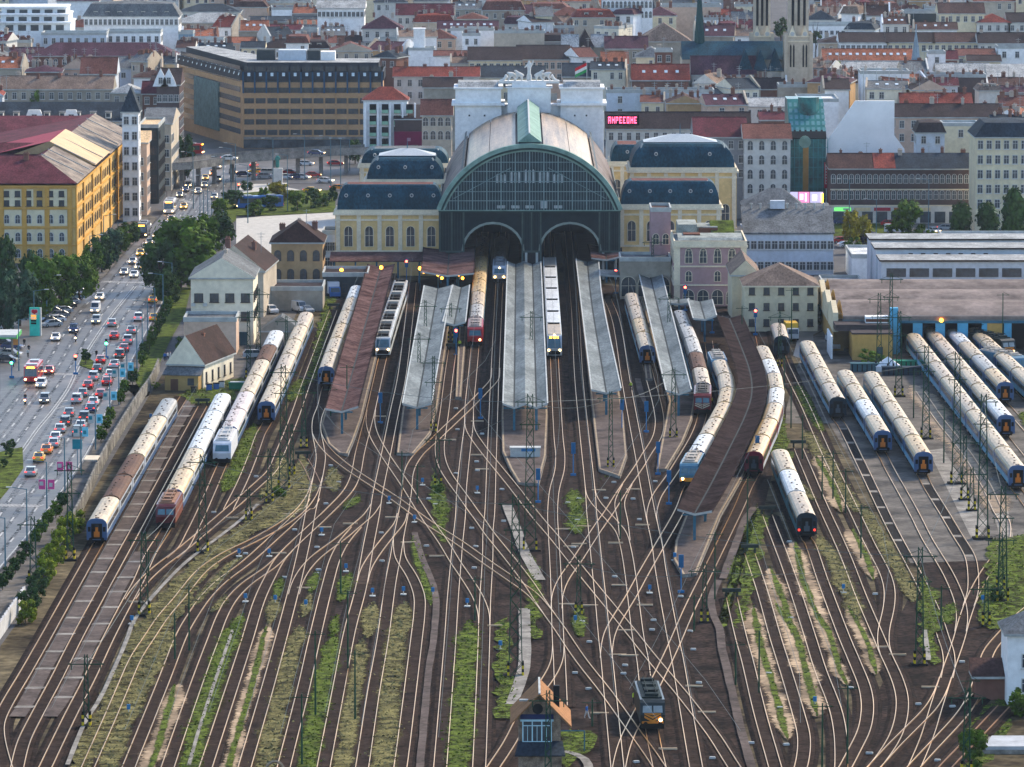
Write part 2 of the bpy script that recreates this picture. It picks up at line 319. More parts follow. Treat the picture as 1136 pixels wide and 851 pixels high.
# verges, worn paths, sandy strips (structure) and grass (stuff)
def along(k, off, ya, yb, wdt, z, m, name, kind='structure', jit=0.4):
    p = [q for q in TRW[k] if min(DG(ya), DG(yb)) <= q.y <= max(DG(ya), DG(yb))]
    if len(p) < 2: return
    b = MB(); w0 = [wdt * (1 + random.uniform(-jit, jit)) for _ in p]; w1 = [wdt * (1 + random.uniform(-jit, jit)) for _ in p]
    for j in range(1, len(p) - 1): w0[j] = (w0[j - 1] * 2 + w0[j]) / 3; w1[j] = (w1[j - 1] * 2 + w1[j]) / 3
    c = offs(p, off)
    nn = [(b_ - a_) for a_, b_ in zip(offs(p, 0), offs(p, 1))]
    for a in range(len(p) - 1):
        q = [c[a] - nn[a] * w0[a] / 2, c[a] + nn[a] * w1[a] / 2, c[a + 1] + nn[a + 1] * w1[a + 1] / 2, c[a + 1] - nn[a + 1] * w0[a + 1] / 2]
        b.add([(*v, z) for v in q], [(0, 1, 2, 3)])
    o = b.build(name, m)
    if kind == 'structure': struct(o)
    return o
M_tuft = mat('grass_tuft', (0.02, 0.04, 0.006), 0.9, 0.3, 0.3, rgb2=(0.11, 0.15, 0.02))
M_tuftd = mat('dry_tuft', (0.05, 0.05, 0.02), 0.9, 0.3, 0.3, rgb2=(0.2, 0.18, 0.08))
def soft(m, lo=.42):
    k = m.name + '_soft'
    if k in MATS: return MATS[k]
    q = m.copy(); q.name = k; MATS[k] = q; nt = q.node_tree; N = nt.nodes; L = nt.links
    at = N.new('ShaderNodeAttribute'); at.attribute_name = 'edge'; no = N.new('ShaderNodeTexNoise'); no.inputs['Scale'].default_value = 1.1; no.inputs['Detail'].default_value = 7; no.inputs['Roughness'].default_value = .75
    tc = N.new('ShaderNodeTexCoord'); L.new(tc.outputs['Object'], no.inputs['Vector']); ad = N.new('ShaderNodeMath'); ad.operation = 'ADD'; L.new(at.outputs['Fac'], ad.inputs[0]); L.new(no.outputs[0], ad.inputs[1])
    mr = N.new('ShaderNodeMapRange'); mr.inputs['From Min'].default_value = .85; mr.inputs['From Max'].default_value = 1.02; L.new(ad.outputs[0], mr.inputs[0])
    tr = N.new('ShaderNodeBsdfTransparent'); mx = N.new('ShaderNodeMixShader'); L.new(mr.outputs[0], mx.inputs[0]); L.new(tr.outputs[0], mx.inputs[1]); L.new(N['Principled BSDF'].outputs[0], mx.inputs[2]); L.new(mx.outputs[0], N['Material Output'].inputs[0]); return q
def edge_attr(o, f):
    a = o.data.attributes.new('edge', 'FLOAT', 'POINT')
    for i in range(len(o.data.vertices)): a.data[i].value = f(i)
def ribbon(name, pts, wdt, z, m, kind='structure', jit=0.45, tm=None, dens=2.2, label=None):
    p = smooth(spline([W(*q) for q in pts], 2.5), 2); n = len(p); EA = []
    tp = lambda i: 1 if jit < .2 else min(1, .25 + i * .2, .25 + (n - 1 - i) * .2)
    w = [wdt * .88 * tp(i % n) * (1 + random.uniform(-jit, jit)) for i in range(2 * n)]
    for _ in range(1): w = [w[0]] + [(w[i - 1] + w[i] * 2 + w[i + 1]) / 4 for i in range(1, len(w) - 1)] + [w[-1]]
    L_ = [a + (b_ - a) * (w[i] / 2) for i, (a, b_) in enumerate(zip(p, offs(p, -1)))]
    R_ = [a + (b_ - a) * (w[n + i] / 2) for i, (a, b_) in enumerate(zip(p, offs(p, 1)))]
    b = MB()
    hard = jit < .2; nv = 0
    for a in range(n - 1):
        if hard: b.quad((*L_[a], z), (*R_[a], z), (*R_[a + 1], z), (*L_[a + 1], z)); continue
        for u0, u1, e0, e1 in ((-.4, .5, .10, .80), (.5, 1.4, .80, .10)):
            g0, g1 = (1 if 0 < a else .2), (1 if a < n - 2 else .2)
            b.quad((*L_[a].lerp(R_[a], u0), z), (*L_[a].lerp(R_[a], u1), z), (*L_[a + 1].lerp(R_[a + 1], u1), z), (*L_[a + 1].lerp(R_[a + 1], u0), z)); EA += [e0 * g0, e1 * g0, e1 * g1, e0 * g1]
    if tm:
        for a in range(n - 1):
            for _ in range(int(dens * 1.6 * wdt)):
                t, u = random.random(), random.gauss(0.5, 0.33)
                q = L_[a].lerp(R_[a], u).lerp(L_[a + 1].lerp(R_[a + 1], u), t); tuftq(b, q.x, q.y, z, 1)
    if not hard: m = soft(m)
    o = b.build(name, [m, tm] if tm else m)
    if EA: edge_attr(o, lambda i: EA[i] if i < len(EA) else 1)
    if kind == 'structure': struct(o)
    else: stuff(o, label or 'rough grass growing between the railway tracks', 'grass')
    return o
def tuftq(b, x, y, z, mi):
    s = random.uniform(0.07, 0.22); a = random.uniform(0, math.pi); hgt = random.uniform(0.05, 0.22)
    dx, dy = math.cos(a) * s, math.sin(a) * s; lx, ly = random.uniform(-.2, .2), random.uniform(-.1, .3)
    b.quad((x - dx, y - dy, z), (x + dx, y + dy, z), (x + dx * .6 + lx, y + dy * .6 + ly, z + hgt), (x - dx * .6 + lx, y - dy * .6 + ly, z + hgt), mi)
def inpoly(x, y, pl):
    r = False; j = len(pl) - 1
    for i in range(len(pl)):
        if (pl[i][1] > y) != (pl[j][1] > y) and x < (pl[j][0] - pl[i][0]) * (y - pl[i][1]) / (pl[j][1] - pl[i][1]) + pl[i][0]: r = not r
        j = i
    return r
def patch(name, pts, z, m, tm, label, dens=0.9):
    """grass over a polygon: an irregular sheet of small cells plus tufts"""
    pl = gpoly(pts); xs = [p[0] for p in pl]; ys = [p[1] for p in pl]; b = MB()
    pl2 = []
    for i in range(len(pl)):
        a, c = Vector(pl[i]), Vector(pl[(i + 1) % len(pl)]); k = max(1, int((c - a).length / 3)); nn = (c - a).normalized()
        for j in range(k):
            q = a.lerp(c, j / k) + Vector((nn.y, -nn.x)) * random.uniform(-0.7, 0.7); pl2.append((q.x, q.y))
    if sum(pl2[i][0] * pl2[(i + 1) % len(pl2)][1] - pl2[(i + 1) % len(pl2)][0] * pl2[i][1] for i in range(len(pl2))) < 0: pl2 = pl2[::-1]
    b.add([(*p, z) for p in pl2], [tuple(range(len(pl2)))], 0)
    ar = abs(sum(pl[i][0] * pl[(i + 1) % len(pl)][1] - pl[(i + 1) % len(pl)][0] * pl[i][1] for i in range(len(pl)))) / 2
    n = int(ar * dens); k = 0
    for _ in range(n * 4):
        if k >= n: break
        x, y = random.uniform(min(xs), max(xs)), random.uniform(min(ys), max(ys))
        if inpoly(x, y, pl): tuftq(b, x, y, z, 1); k += 1
    o = b.build(name, [soft(m), tm]); edge_attr(o, lambda i: .50); stuff(o, label, 'grass'); return o

F_ = lambda x0, y0, *p: T(x0, y0, *p)
for pts, w in ((r1(80, (790, 80), (640, 330), (490, 620), (380, 840)) + r2(0, (640, 385), (560, 540), (400, 830)) + r3(0, (285, 230), (170, 450), (110, 545)), 2.3),
               (r2(0, (890, 300), (740, 540), (690, 650), (590, 830)) + r3(0, (490, 230), (390, 435), (310, 545)), 2.3)):
    ribbon('slab_path', pts, w, 0.24, M_plat, jit=0.03)
    p = smooth(spline([W(*q) for q in pts], 1.5), 2); b = MB()
    for a in range(6, len(p) - 3, random.choice((9, 11))):
        x, y = p[a]; b.quad((x - 1.2, y - .7, 0.255), (x + 1.2, y - .7, 0.255), (x + 1.5, y + .7, 0.255), (x - .9, y + .7, 0.255))
    struct(b.build('concrete_slab', M_conc))
STR = [  # points, width, material (D sandy, G green, Y dry)
 (r3(0, (1090, 0), (900, 350), (780, 600), (680, 851), (640, 960)), 2.6, 'Y'), (r3(0, (1135, 330), (1040, 580), (930, 851), (890, 960)), 2.8, 'D'),
 (r3(200, (345, -40), (240, 250), (120, 620), (55, 851), (20, 960)), 3.0, 'G'), (r3(200, (560, -30), (420, 420), (310, 851), (290, 960)), 2.4, 'D'),
 (r3(200, (760, -30), (640, 380), (530, 851), (500, 960)), 2.8, 'Y'), (r3(200, (975, 30), (900, 350), (800, 851), (770, 980)), 2.8, 'G'),
 (r3(200, (1150, 60), (1085, 480), (1020, 851), (1000, 980)), 2.4, 'Y'), (r3(400, (240, -70), (200, 300), (130, 851), (110, 980)), 3.0, 'Y'),
 (r3(400, (690, -60), (640, 500), (615, 851), (600, 980)), 3.0, 'G'), (r2(200, (230, 460), (330, 370), (400, 330)), 2.0, 'Y'),
 (r2(200, (60, 660), (150, 560), (320, 400)), 2.0, 'Y'), (r2(200, (190, 690), (300, 570)), 2.2, 'Y'), (r2(200, (330, 830), (390, 690)), 2.2, 'G'),
 (r2(200, (600, 570), (560, 760)), 2.2, 'Y'), (r2(200, (640, 460), (600, 600)), 2, 'G'), (r2(200, (820, 560), (770, 720)), 2, 'Y'),
 (r2(200, (860, 420), (820, 560)), 2, 'G'), (r2(200, (1070, 430), (1000, 620)), 2.4, 'G'), (r2(200, (990, 700), (950, 840)), 2.6, 'G'),
 (r2(400, (80, 620), (40, 851)), 2.6, 'Y'), (r2(400, (280, 610), (250, 851)), 2.8, 'Y'), (r1(80, (1110, 400), (1010, 600), (950, 720)), 2.6, 'G'),
 (r1(240, (240, 290), (150, 520), (60, 700)), 2.4, 'G'), (r1(240, (540, 0), (470, 150)), 3.0, 'G'), (r1(240, (420, 470), (380, 640), (270, 760)), 2.4, 'Y'),
 (r3(800, (200, -150), (230, 60), (320, 360), (400, 620), (430, 700)), 2.9, 'D'), (r3(800, (370, -180), (440, 20), (540, 290), (610, 560)), 3.1, 'D'),
 (r3(800, (600, -140), (660, 20), (740, 260), (800, 360)), 2.6, 'D'), (r3(800, (800, -150), (900, 60), (980, 290)), 2.4, 'D'),
 (r2(800, (620, 200), (720, 380), (800, 560), (870, 740)), 2.8, 'Y'), (r2(800, (790, 150), (900, 340), (960, 480)), 2.6, 'D'),
 (r2(800, (300, 400), (380, 640), (450, 830)), 3.0, 'D'), (r2(800, (440, 230), (540, 480), (640, 780)), 2.8, 'D'), (r1(800, (540, 330), (700, 600), (860, 851)), 3.2, 'Y'),
 (r1(800, (600, 480), (690, 700), (760, 851)), 2.6, 'D'), (r1(800, (480, 40), (560, 200), (640, 340)), 2.2, 'G'), (r1(800, (420, 600), (600, 780)), 2, 'Y'),
 (r2(936, (130, 20), (280, 300), (390, 500), (440, 620)), 2.6, 'Y'), (r1(400, (490, 640), (500, 780), (560, 851)), 2.6, 'G'), (r2(400, (480, 0), (540, 120)), 2.8, 'G'),
 (r2(400, (330, 200), (400, 470), (450, 640)), 1.6, 'G'), (r1(600, (200, 700), (225, 851)), 3.4, 'G'), (r2(600, (225, 0), (225, 190)), 3.4, 'G'),
 (r2(600, (240, 640), (250, 840)), 2.4, 'G'), (r1(600, (420, 620), (380, 640)), 2.2, 'G'), (r1(240, (740, 560), (735, 720)), 2.6, 'Y'), (r1(240, (900, 740), (800, 830)), 2.6, 'G'),
 (r2(800, (200, 100), (180, 220)), 3, 'G'), (r2(800, (90, 330), (80, 500)), 2.2, 'G'), (r2(936, (680, 620), (660, 760)), 3, 'G'), (r1(936, (1120, 210), (1300, 420)), 3, 'G')]
for i, (pts, w, k) in enumerate(STR):
    if k == 'D':
        ribbon('sandy_strip', pts, w, 0.25 + i * 0.0003, M_dirt)
        ribbon('grass_verge', [(x + random.uniform(-6, 6), y) for x, y in pts[:-1]] + [pts[-1]], w * 0.35, 0.27 + i * 0.0003, M_grass, 'stuff', tm=M_tuft, dens=0.8)
    else: ribbon('grass_verge', pts, w, 0.25 + i * 0.0003, M_grass if k == 'G' else M_dry, 'stuff', tm=M_tuft if k == 'G' else M_tuftd)
for pts, w in ((r2(200, (490, 0), (380, 100), (200, 240), (80, 330), (0, 400)) + r2(0, (1000, 540), (840, 740), (800, 851)) + r3(0, (720, 240), (620, 450), (540, 570), (425, 851)), 0.8),
               (r2(400, (340, 180), (385, 330), (470, 560), (460, 851)) + r3(400, (430, 250), (375, 851), (360, 960)), 1.3),
               (r3(200, (330, 0), (230, 290), (120, 620), (55, 851)), 0.6), (r2(800, (210, 20), (150, 100), (90, 260), (10, 470)), 1.6),
               (r2(600, (1120, 480), (1075, 590), (1080, 680), (1130, 800)) + r3(800, (0, 80), (60, 350), (130, 650), (190, 851), (215, 960)), 1.5), (r3(936, (510, 0), (535, 190)), 0.9)):
    ribbon('worn_path', pts, w * .8, 0.29, M_conc if w < 1 else M_plat, jit=0.15)
ribbon('wet_strip', r1(936, (430, 30), (480, 80), (620, 280), (780, 480), (900, 680), (980, 851)), 5.5, .082, mat('sandy_sheen', (.07, .05, .03), .6, .3, .3, rgb2=(.26, .18, .10), spec=.1, fine=.3))  # sandy strip with its golden sheen put into the colour
ribbon('concrete_path', r2(400, (920, 0), (985, 170), (1030, 300), (1130, 480)), 1.8, 0.31, M_conc, jit=.05)
ribbon('concrete_path', r2(400, (1030, 660), (1035, 851)) + r3(400, (1030, 230), (1000, 340), (950, 470)), 1.8, 0.311, M_conc, jit=.05)
ribbon('concrete_path', T(540, 740, (655, 735), (780, 750), (860, 800), (870, 900), s=7.67), 1.2, 0.311, M_conc, jit=.05)
patch('grass_patch', [(338, 505), (350, 555), (330, 572), (275, 598), (228, 640), (196, 690), (170, 735), (135, 800), (100, 855), (75, 855), (108, 785), (150, 700), (192, 645), (240, 603), (285, 570), (312, 545), (325, 520)], 0.265, M_dry, M_tuftd, 'dry pale grass on the bank inside the left track curve', 0.8)
patch('grass_patch', r3(400, (860, -60), (845, 560), (985, 560), (975, 420), (1000, 300), (930, 250), (930, -80)), 0.266, M_grass, M_tuft, 'green grass left of the tall mast and the hut')
patch('grass_patch', r2(400, (1060, 300), (1130, 420), (1130, 851), (1062, 851), (1050, 600)), 0.267, M_grass, M_tuft, 'green grass right of the concrete path above the hut')
patch('grass_patch', T(540, 740, (640, 560), (900, 560), (900, 700), (840, 740), (640, 880), s=7.67), 0.268, M_grass, M_tuft, 'grass beside the signal hut')
patch('grass_patch', [(1020, 720), (1022, 640), (1042, 660), (1040, 740)], 0.269, M_grass, M_tuft, 'grass round the tall lattice mast at right')
patch('grass_patch', [(1100, 700), (1082, 690), (1100, 600), (1170, 590), (1200, 660), (1110, 700)], 0.269, M_grass, M_tuft, 'grass slope by the right edge of the yard')
patch('grass_patch', [(1045, 860), (1075, 800), (1118, 765), (1126, 800), (1085, 860)], 0.07, M_grass, M_tuft, 'grass below the bottom right bush')
patch('grass_patch', [(828, 600), (806, 660), (800, 700), (838, 560), (850, 575), (840, 640), (825, 690), (815, 700)], 0.271, M_grass, M_tuft, 'grass around the buffer stops of the right sidings')
patch('grass_patch', [(200, 440), (212, 432), (270, 420), (262, 445), (215, 450)], 0.272, M_grass, M_tuft, 'grass at the end of the left sidings')
patch('grass_patch', [(368, 345), (352, 420), (338, 430), (356, 350), (362, 325), (372, 325)], 0.273, M_grass, M_tuft, 'grass beside the siding left of the brown platform roof')
patch('grass_patch', [(855, 470), (868, 460), (880, 520), (892, 560), (868, 540), (850, 500)], 0.274, M_grass, M_tuft, 'green verge right of the curved platform train')
patch('grass_patch', [(480, 520), (490, 545), (497, 600), (488, 605), (478, 560)], 0.2745, M_grass, M_tuft, 'green patch inside the throat by a lattice mast')
# small things lying in the throat: white signal boxes, sleepers across, blue dwarf signals
M_boxw = mat('pale_box', (0.42, 0.44, 0.43), 0.6, 0.15, 1.0); M_blue = mat('signal_blue', (0.03, 0.16, 0.36), 0.5, 0.2, 1.0)
bx_ = MB(); bx_.box(-.36, .36, -.2, .2, 0, .2); bx_.box(-.32, .32, -.16, .16, .2, .25); me_box = bx_.mesh('track_box', M_boxw)
bx_ = MB(); bx_.box(-.4, .4, -.45, .45, 0, .12); bx_.cyl((0, 0, .1), (0, 0, .75), .07); bx_.box(-.22, .22, -.12, .12, .55, 1.15, 1); me_dw = bx_.mesh('dwarf_signal', [M_boxw, M_blue])
SPOT_BOX = r1(240, (720, 550), (770, 655), (690, 790), (250, 620)) + r1(400, (600, 190), (730, 525), (735, 580), (430, 758), (470, 795), (610, 322), (765, 350), (890, 700), (600, 600)) + r1(600, (460, 655), (580, 760), (410, 755), (170, 785), (720, 650), (240, 760)) + r2(200, (210, 50), (720, 160), (410, 310), (860, 270), (870, 412), (860, 435), (655, 460)) + r2(400, (130, 180), (415, 262), (135, 357), (700, 150), (725, 265), (900, 105), (715, 400)) + r2(600, (230, 100), (205, 270), (465, 455), (620, 95), (710, 730), (700, 790), (260, 740), (880, 580), (940, 800)) + r3(600, (305, 72), (530, 220), (520, 272), (960, 120), (995, 330), (215, 268), (600, 830), (1080, 805), (300, 368)) + r3(800, (300, 272), (370, 488), (410, 720), (815, 362), (190, 710), (930, 775)) + r2(800, (970, 565), (775, 560), (430, 235), (440, 718)) + r3(936, (745, 198), (685, 480), (590, 820), (470, 465), (165, 775))
for q in SPOT_BOX:
    o = inst(me_box, 'trackside_box', None, W(*q) + Vector((0, 0, 0.12)), random.uniform(-.4, .4)); thing('trackside_box', 'small white trackside box lying among the rails', 'equipment box', o=o, group='white boxes between the tracks')
SPOT_DW = r2(0, (830, 750)) + r2(200, (370, 325), (560, 325), (890, 190), (410, 610), (598, 620), (790, 650), (1043, 420)) + r2(400, (75, 575), (270, 565), (340, 110), (455, 570), (672, 640)) + r3(400, (880, 115)) + r2(600, (217, 750), (685, 555), (843, 350)) + r1(400, (180, 785), (390, 670), (735, 720)) + r3(0, (810, 520)) + r2(800, (770, 550)) + r3(800, (590, 470)) + r2(936, (875, 620)) + r1(80, (495, 262))
for q in SPOT_DW:
    o = inst(me_dw, 'dwarf_signal', None, W(*q) + Vector((0, 0, 0.1)), random.uniform(-.2, .2)); thing('dwarf_signal', 'low blue dwarf signal on a white base beside a track', 'signal', o=o, group='blue dwarf signals in the yard')
# switch timbers sticking out
M_timb = mat('pale_timber', (0.42, 0.34, 0.24), 0.8, 0.2, 0.6)
b_ = MB(); b_.box(-1.1, 1.1, -.16, .16, 0, .2); me_t = b_.mesh('switch_box', M_timb)
for q in r1(240, (560, 705), (690, 690)) + r1(400, (735, 270), (560, 388), (735, 483), (120, 240), (765, 573)) + r1(600, (365, 705), (580, 700)) + r2(200, (320, 85), (620, 308), (785, 528), (905, 145), (690, 62), (1070, 122)) + r2(400, (200, 82), (300, 240), (850, 766), (480, 326)) + r2(600, (140, 156), (270, 140), (240, 250), (190, 266), (640, 130), (470, 243), (165, 630), (310, 638), (655, 635), (495, 510)) + r3(600, (485, 155), (560, 158), (965, 352), (800, 748), (1045, 516), (370, 523), (540, 0)) + r3(800, (1110, 153)) + r3(936, (235, 105), (340, 153), (545, 358)) + r2(0, (860, 615)):
    o = inst(me_t, 'switch_lever_plate', None, W(*q) + Vector((0, 0, 0.13)), random.uniform(-.05, .1)); thing('switch_plate', 'pale flat point machine plate next to a switch', 'point machine', o=o, group='pale point machine plates at the switches')
# ---------------------------------------------------------------- platforms and their roofs
M_brown = mat('brown_metal_roof', (0.05, 0.028, 0.027), 0.7, 0.3, 0.2, rgb2=(0.11, 0.068, 0.064), fine=0.4, spec=0)
M_dbrown = mat('dark_brown_roof', (0.022, 0.016, 0.016), 0.75, 0.2, 0.2, rgb2=(0.038, 0.028, 0.027), fine=0.3, spec=0)
M_greyr = mat('grey_canopy_roof', (0.065, 0.08, 0.082), 0.6, 0.25, 0.25, rgb2=(0.13, 0.15, 0.152), fine=0.35, spec=.08, stretch=(1, 0.25, 1))
M_trim = mat('pale_trim', (0.36, 0.38, 0.37), 0.6, 0.2, 0.5)
M_steel = mat('blue_steel', (0.04, 0.13, 0.19), 0.5, 0.2, 0.8)
M_green = mat('green_steel', (0.02, 0.06, 0.035), 0.6, 0.3, 0.8)
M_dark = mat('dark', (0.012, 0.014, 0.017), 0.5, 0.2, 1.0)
def LR(ys, xl, xr): return list(zip(xl, ys)), list(zip(xr, ys))
def interp(path, n):
    P = [Vector(p) for p in path]; d = [0]
    for a, c in zip(P, P[1:]): d.append(d[-1] + (c - a).length)
    out = []
    for k in range(n + 1):
        t = d[-1] * k / n; i = 0
        while i < len(P) - 2 and d[i + 1] < t: i += 1
        out.append(P[i].lerp(P[i + 1], (t - d[i]) / max(1e-6, d[i + 1] - d[i])))
    return out
def canopy(label, lpx, rpx, m, he=5.2, hm=4.5, n=None, ribs=True, rev=False, lines=(0.5,), group='platform roofs'):
    l = [W(x, y, he)[:2] for x, y in lpx]; r = [W(x, y, he)[:2] for x, y in rpx]
    ln = sum((Vector(a) - Vector(c)).length for a, c in zip(l, l[1:])); n = n or max(3, int(ln / 5))
    l, r = (interp(l, n), interp(r, n)) if len(l) == 2 else (smooth_resample(l, n), smooth_resample(r, n))
    c0 = (l[0] + r[0]) / 2; root = thing('platform_roof', label, 'platform roof', (c0.x, c0.y, 0), group=group)
    cols = [0, .25, .5, .75, 1.0]; b = MB()
    def zc(u): return hm + (he - hm) * abs(u - .5) * 2 if len(lines) == 1 else hm + (he - hm) * abs((u * 2 % 1.0001) - .5) * 2
    us = cols if len(lines) == 1 else [0, .25, .5, .75, 1.0]
    o = Vector((c0.x, c0.y))
    for j in range(n):
        for a in range(len(us) - 1):
            u0, u1 = us[a], us[a + 1]
            dz = random.uniform(-.03, .03)
            p = [l[j].lerp(r[j], u0) - o, l[j].lerp(r[j], u1) - o, l[j + 1].lerp(r[j + 1], u1) - o, l[j + 1].lerp(r[j + 1], u0) - o]; z = [zc(u0), zc(u1), zc(u1), zc(u0)]
            b.quad(*[(q.x, q.y, k) for q, k in zip(p, z)], 0); b.quad(*[(q.x, q.y, k - .14) for q, k in zip(p[::-1], z[::-1])], 1)
        if ribs and j % 2 == 0:
            for u0, u1 in zip(us, us[1:]):
                p0 = l[j].lerp(r[j], u0) - o; p1 = l[j].lerp(r[j], u1) - o
                b.quad((p0.x, p0.y - .07, zc(u0) + .06), (p1.x, p1.y - .07, zc(u1) + .06), (p1.x, p1.y + .07, zc(u1) + .06), (p0.x, p0.y + .07, zc(u0) + .06), 2)
    for u in lines:
        for j in range(n):
            p0, p1 = l[j].lerp(r[j], u) - o, l[j + 1].lerp(r[j + 1], u) - o
            b.quad((p0.x - .13, p0.y, zc(u) + .07), (p0.x + .13, p0.y, zc(u) + .07), (p1.x + .13, p1.y, zc(u) + .07), (p1.x - .13, p1.y, zc(u) + .07), 3)
    # end fascia
    for e in (0, n):
        for u0, u1 in zip(us, us[1:]):
            p0 = l[e].lerp(r[e], u0) - o; p1 = l[e].lerp(r[e], u1) - o; d = -.05 if e == n else .05
            b.quad((p0.x, p0.y + d, zc(u0) - .3), (p1.x, p1.y + d, zc(u1) - .3), (p1.x, p1.y + d, zc(u1) + .04), (p0.x, p0.y + d, zc(u0) + .04), 4)
    b.build('roof_sheet', [m, M_dark, M_dbrown if m is not M_greyr else mat('canopy_seam', (0.12, 0.14, 0.15), 0.7), mat('gutter_dark', (0.03, 0.035, 0.035), 0.7), M_trim], root)
    t = MB()
    for s_ in (l, r):
        for j in range(n):
            a, c = s_[j] - o, s_[j + 1] - o
            t.quad((a.x - .12, a.y, he + .05), (a.x + .12, a.y, he + .05), (c.x + .12, c.y, he + .05), (c.x - .12, c.y, he + .05))
            t.quad((a.x, a.y, he - .35), (a.x, a.y, he + .04), (c.x, c.y, he + .04), (c.x, c.y, he - .35))
    t.build('edge_trim', M_trim if m is M_greyr else M_dbrown, root)
    pm = MB(); pm.box(-.2, .2, -.2, .2, 0.6, hm - .1); pm.box(-1.8, 1.8, -.12, .12, hm - .35, hm - .12); me = pm.mesh('post', M_steel)
    for j in range(n, -1, -4):
        for u in lines:
            p = l[j].lerp(r[j], u) - o; off = 0.8 if j == n else 0
            inst(me, 'post', root, (p.x, p.y + off, 0))
    return root
def smooth_resample(p, n):
    q = spline(p, 1.0); return interp([tuple(v) for v in q], n)
canopy('long brown metal platform roof at left, beside the cream coaches', [(408, 293), (360.7, 453)], [(437.6, 293), (397.6, 450.6)], M_brown)
canopy('long pale grey platform roof with a valley gutter left of the red locomotive', [(470.6, 316.5), (446.6, 447.5)], [(501, 316.5), (478.8, 447)], M_greyr)
canopy('short pale grey roof joined to the left grey platform roof', [(502.5, 316), (491, 357)], [(521, 316), (516.5, 357)], M_greyr, he=5.3, hm=4.7)
canopy('widest grey platform roof with two valley gutters in the middle of the station', [(563, 290), (558, 447.5)], [(600, 290), (607.5, 447.5)], M_greyr, he=5.3, hm=4.6, lines=(.25, .75))
canopy('grey platform roof right of the middle one, tapering towards the hall', [(639, 287), (644, 330), (656.4, 432)], [(664, 288), (668, 330), (689, 431)], M_greyr)
canopy('grey platform roof with a bulging right edge near the pink building', [(709, 304), (739, 433)], [(734, 303), (767, 432)], M_greyr)
C6 = 3.0375
cl = [(168, 30), (203, 120), (230, 200), (237, 260), (228, 310), (160, 450), (100, 560), (35, 682)]; cr = [(252, 28), (292, 120), (328, 215), (336, 285), (318, 360), (270, 465), (212, 585), (152, 688)]
canopy('curved dark brown platform roof bending through the right of the yard', [(740 + x / C6, 340 + y / C6) for x, y in cl], [(740 + x / C6, 340 + y / C6) for x, y in cr], M_dbrown, he=5.2, hm=4.6)
canopy('square patched brown roof over the concourse left of the hall', [(470, 273), (467, 301)], [(527, 273), (526, 303)], M_brown, he=6.3, hm=5.6)
canopy('small red-brown roof at the right foot of the hall', [(652, 271), (656, 286)], [(689, 270), (690, 284)], M_brown, he=6.2, hm=5.6)
canopy('small square grey roof in front of the pink building', [(763, 332), (769, 353)], [(790, 332), (795, 350)], M_greyr, he=5.6, hm=5.1)
canopy('narrow grey link roof across the buffer stops', [(665, 299), (666, 305)], [(710, 299), (711, 305)], M_greyr, he=5.1, hm=4.9)
canopy('narrow grey link roof left of the pink building', [(742, 331), (742, 336)], [(764, 331), (765, 336)], M_greyr, he=5.0, hm=4.8)

def platform(label, pts, m=M_plat, z=0.55, edge=True):
    pl = gpoly(pts, z); n = len(pl)
    if sum(pl[i][0] * pl[(i + 1) % n][1] - pl[(i + 1) % n][0] * pl[i][1] for i in range(n)) < 0: pl = pl[::-1]
    cx, cy = sum(p[0] for p in pl) / n, sum(p[1] for p in pl) / n
    pl = [(p[0] - cx, p[1] - cy) for p in pl]
    b = MB(); b.ext(pl, 0, z, 1, top=0)
    if edge:
        for i in range(n):
            a, c = Vector(pl[i]), Vector(pl[(i + 1) % n])
            if abs(c.y - a.y) < abs(c.x - a.x) * 0.5: continue
            t = (c - a).normalized(); nn = Vector((-t.y, t.x)) * 0.28; a2, c2 = a + nn * .4, c + nn * .4
            b.quad((*a2, z + .012), (*(a2 + nn), z + .012), (*(c2 + nn), z + .012), (*c2, z + .012), 2)
    o = b.build('station_platform', [m, M_conc, M_edge], None, (cx, cy, 0)); struct(o); return o
platform('p', [(404, 300), (356, 470), (364, 492), (376, 502), (386, 503), (392, 490), (402, 462), (441, 300)])
platform('p', [(470, 325), (446, 455), (440, 502), (459, 503), (478, 480), (486, 450), (503, 330)])
platform('p', [(518, 362), (512, 440), (505, 440), (509, 362)])
platform('p', [(562, 305), (556, 460), (557, 500), (566, 520), (575, 535), (598, 536), (606, 505), (608, 460), (600, 305)])
platform('p', [(640, 305), (655, 440), (664, 520), (688, 528), (696, 505), (692, 460), (668, 320)])
platform('p', [(708, 320), (742, 445), (728, 520), (740, 520), (758, 490), (768, 465), (772, 440), (738, 320)])
platform('p', [(800, 350), (820, 410), (822, 440), (810, 475), (765, 560), (749, 600), (747, 620), (757, 637), (773, 636), (800, 570), (838, 505), (850, 470), (851, 430), (825, 350)])
platform('p', [(724, 420), (716, 360), (709, 360), (716, 420)])
# white service kiosk and vehicles on the end of the middle platform
b = MB(); b.box(-2.5, 2.4, -1, 1, 0, 1.4); b.box(-2.6, 2.5, -1.1, 1.1, 1.4, 1.55); b.box(-.7, 1.6, -1.06, -1.0, .9, 1.4, 1)
o = b.build('platform_kiosk', [M_boxw, M_blue], None, W(583, 506, .55)); thing('', 'white flat kiosk with a dark blue sign at the end of the middle platform', 'kiosk', o=o)

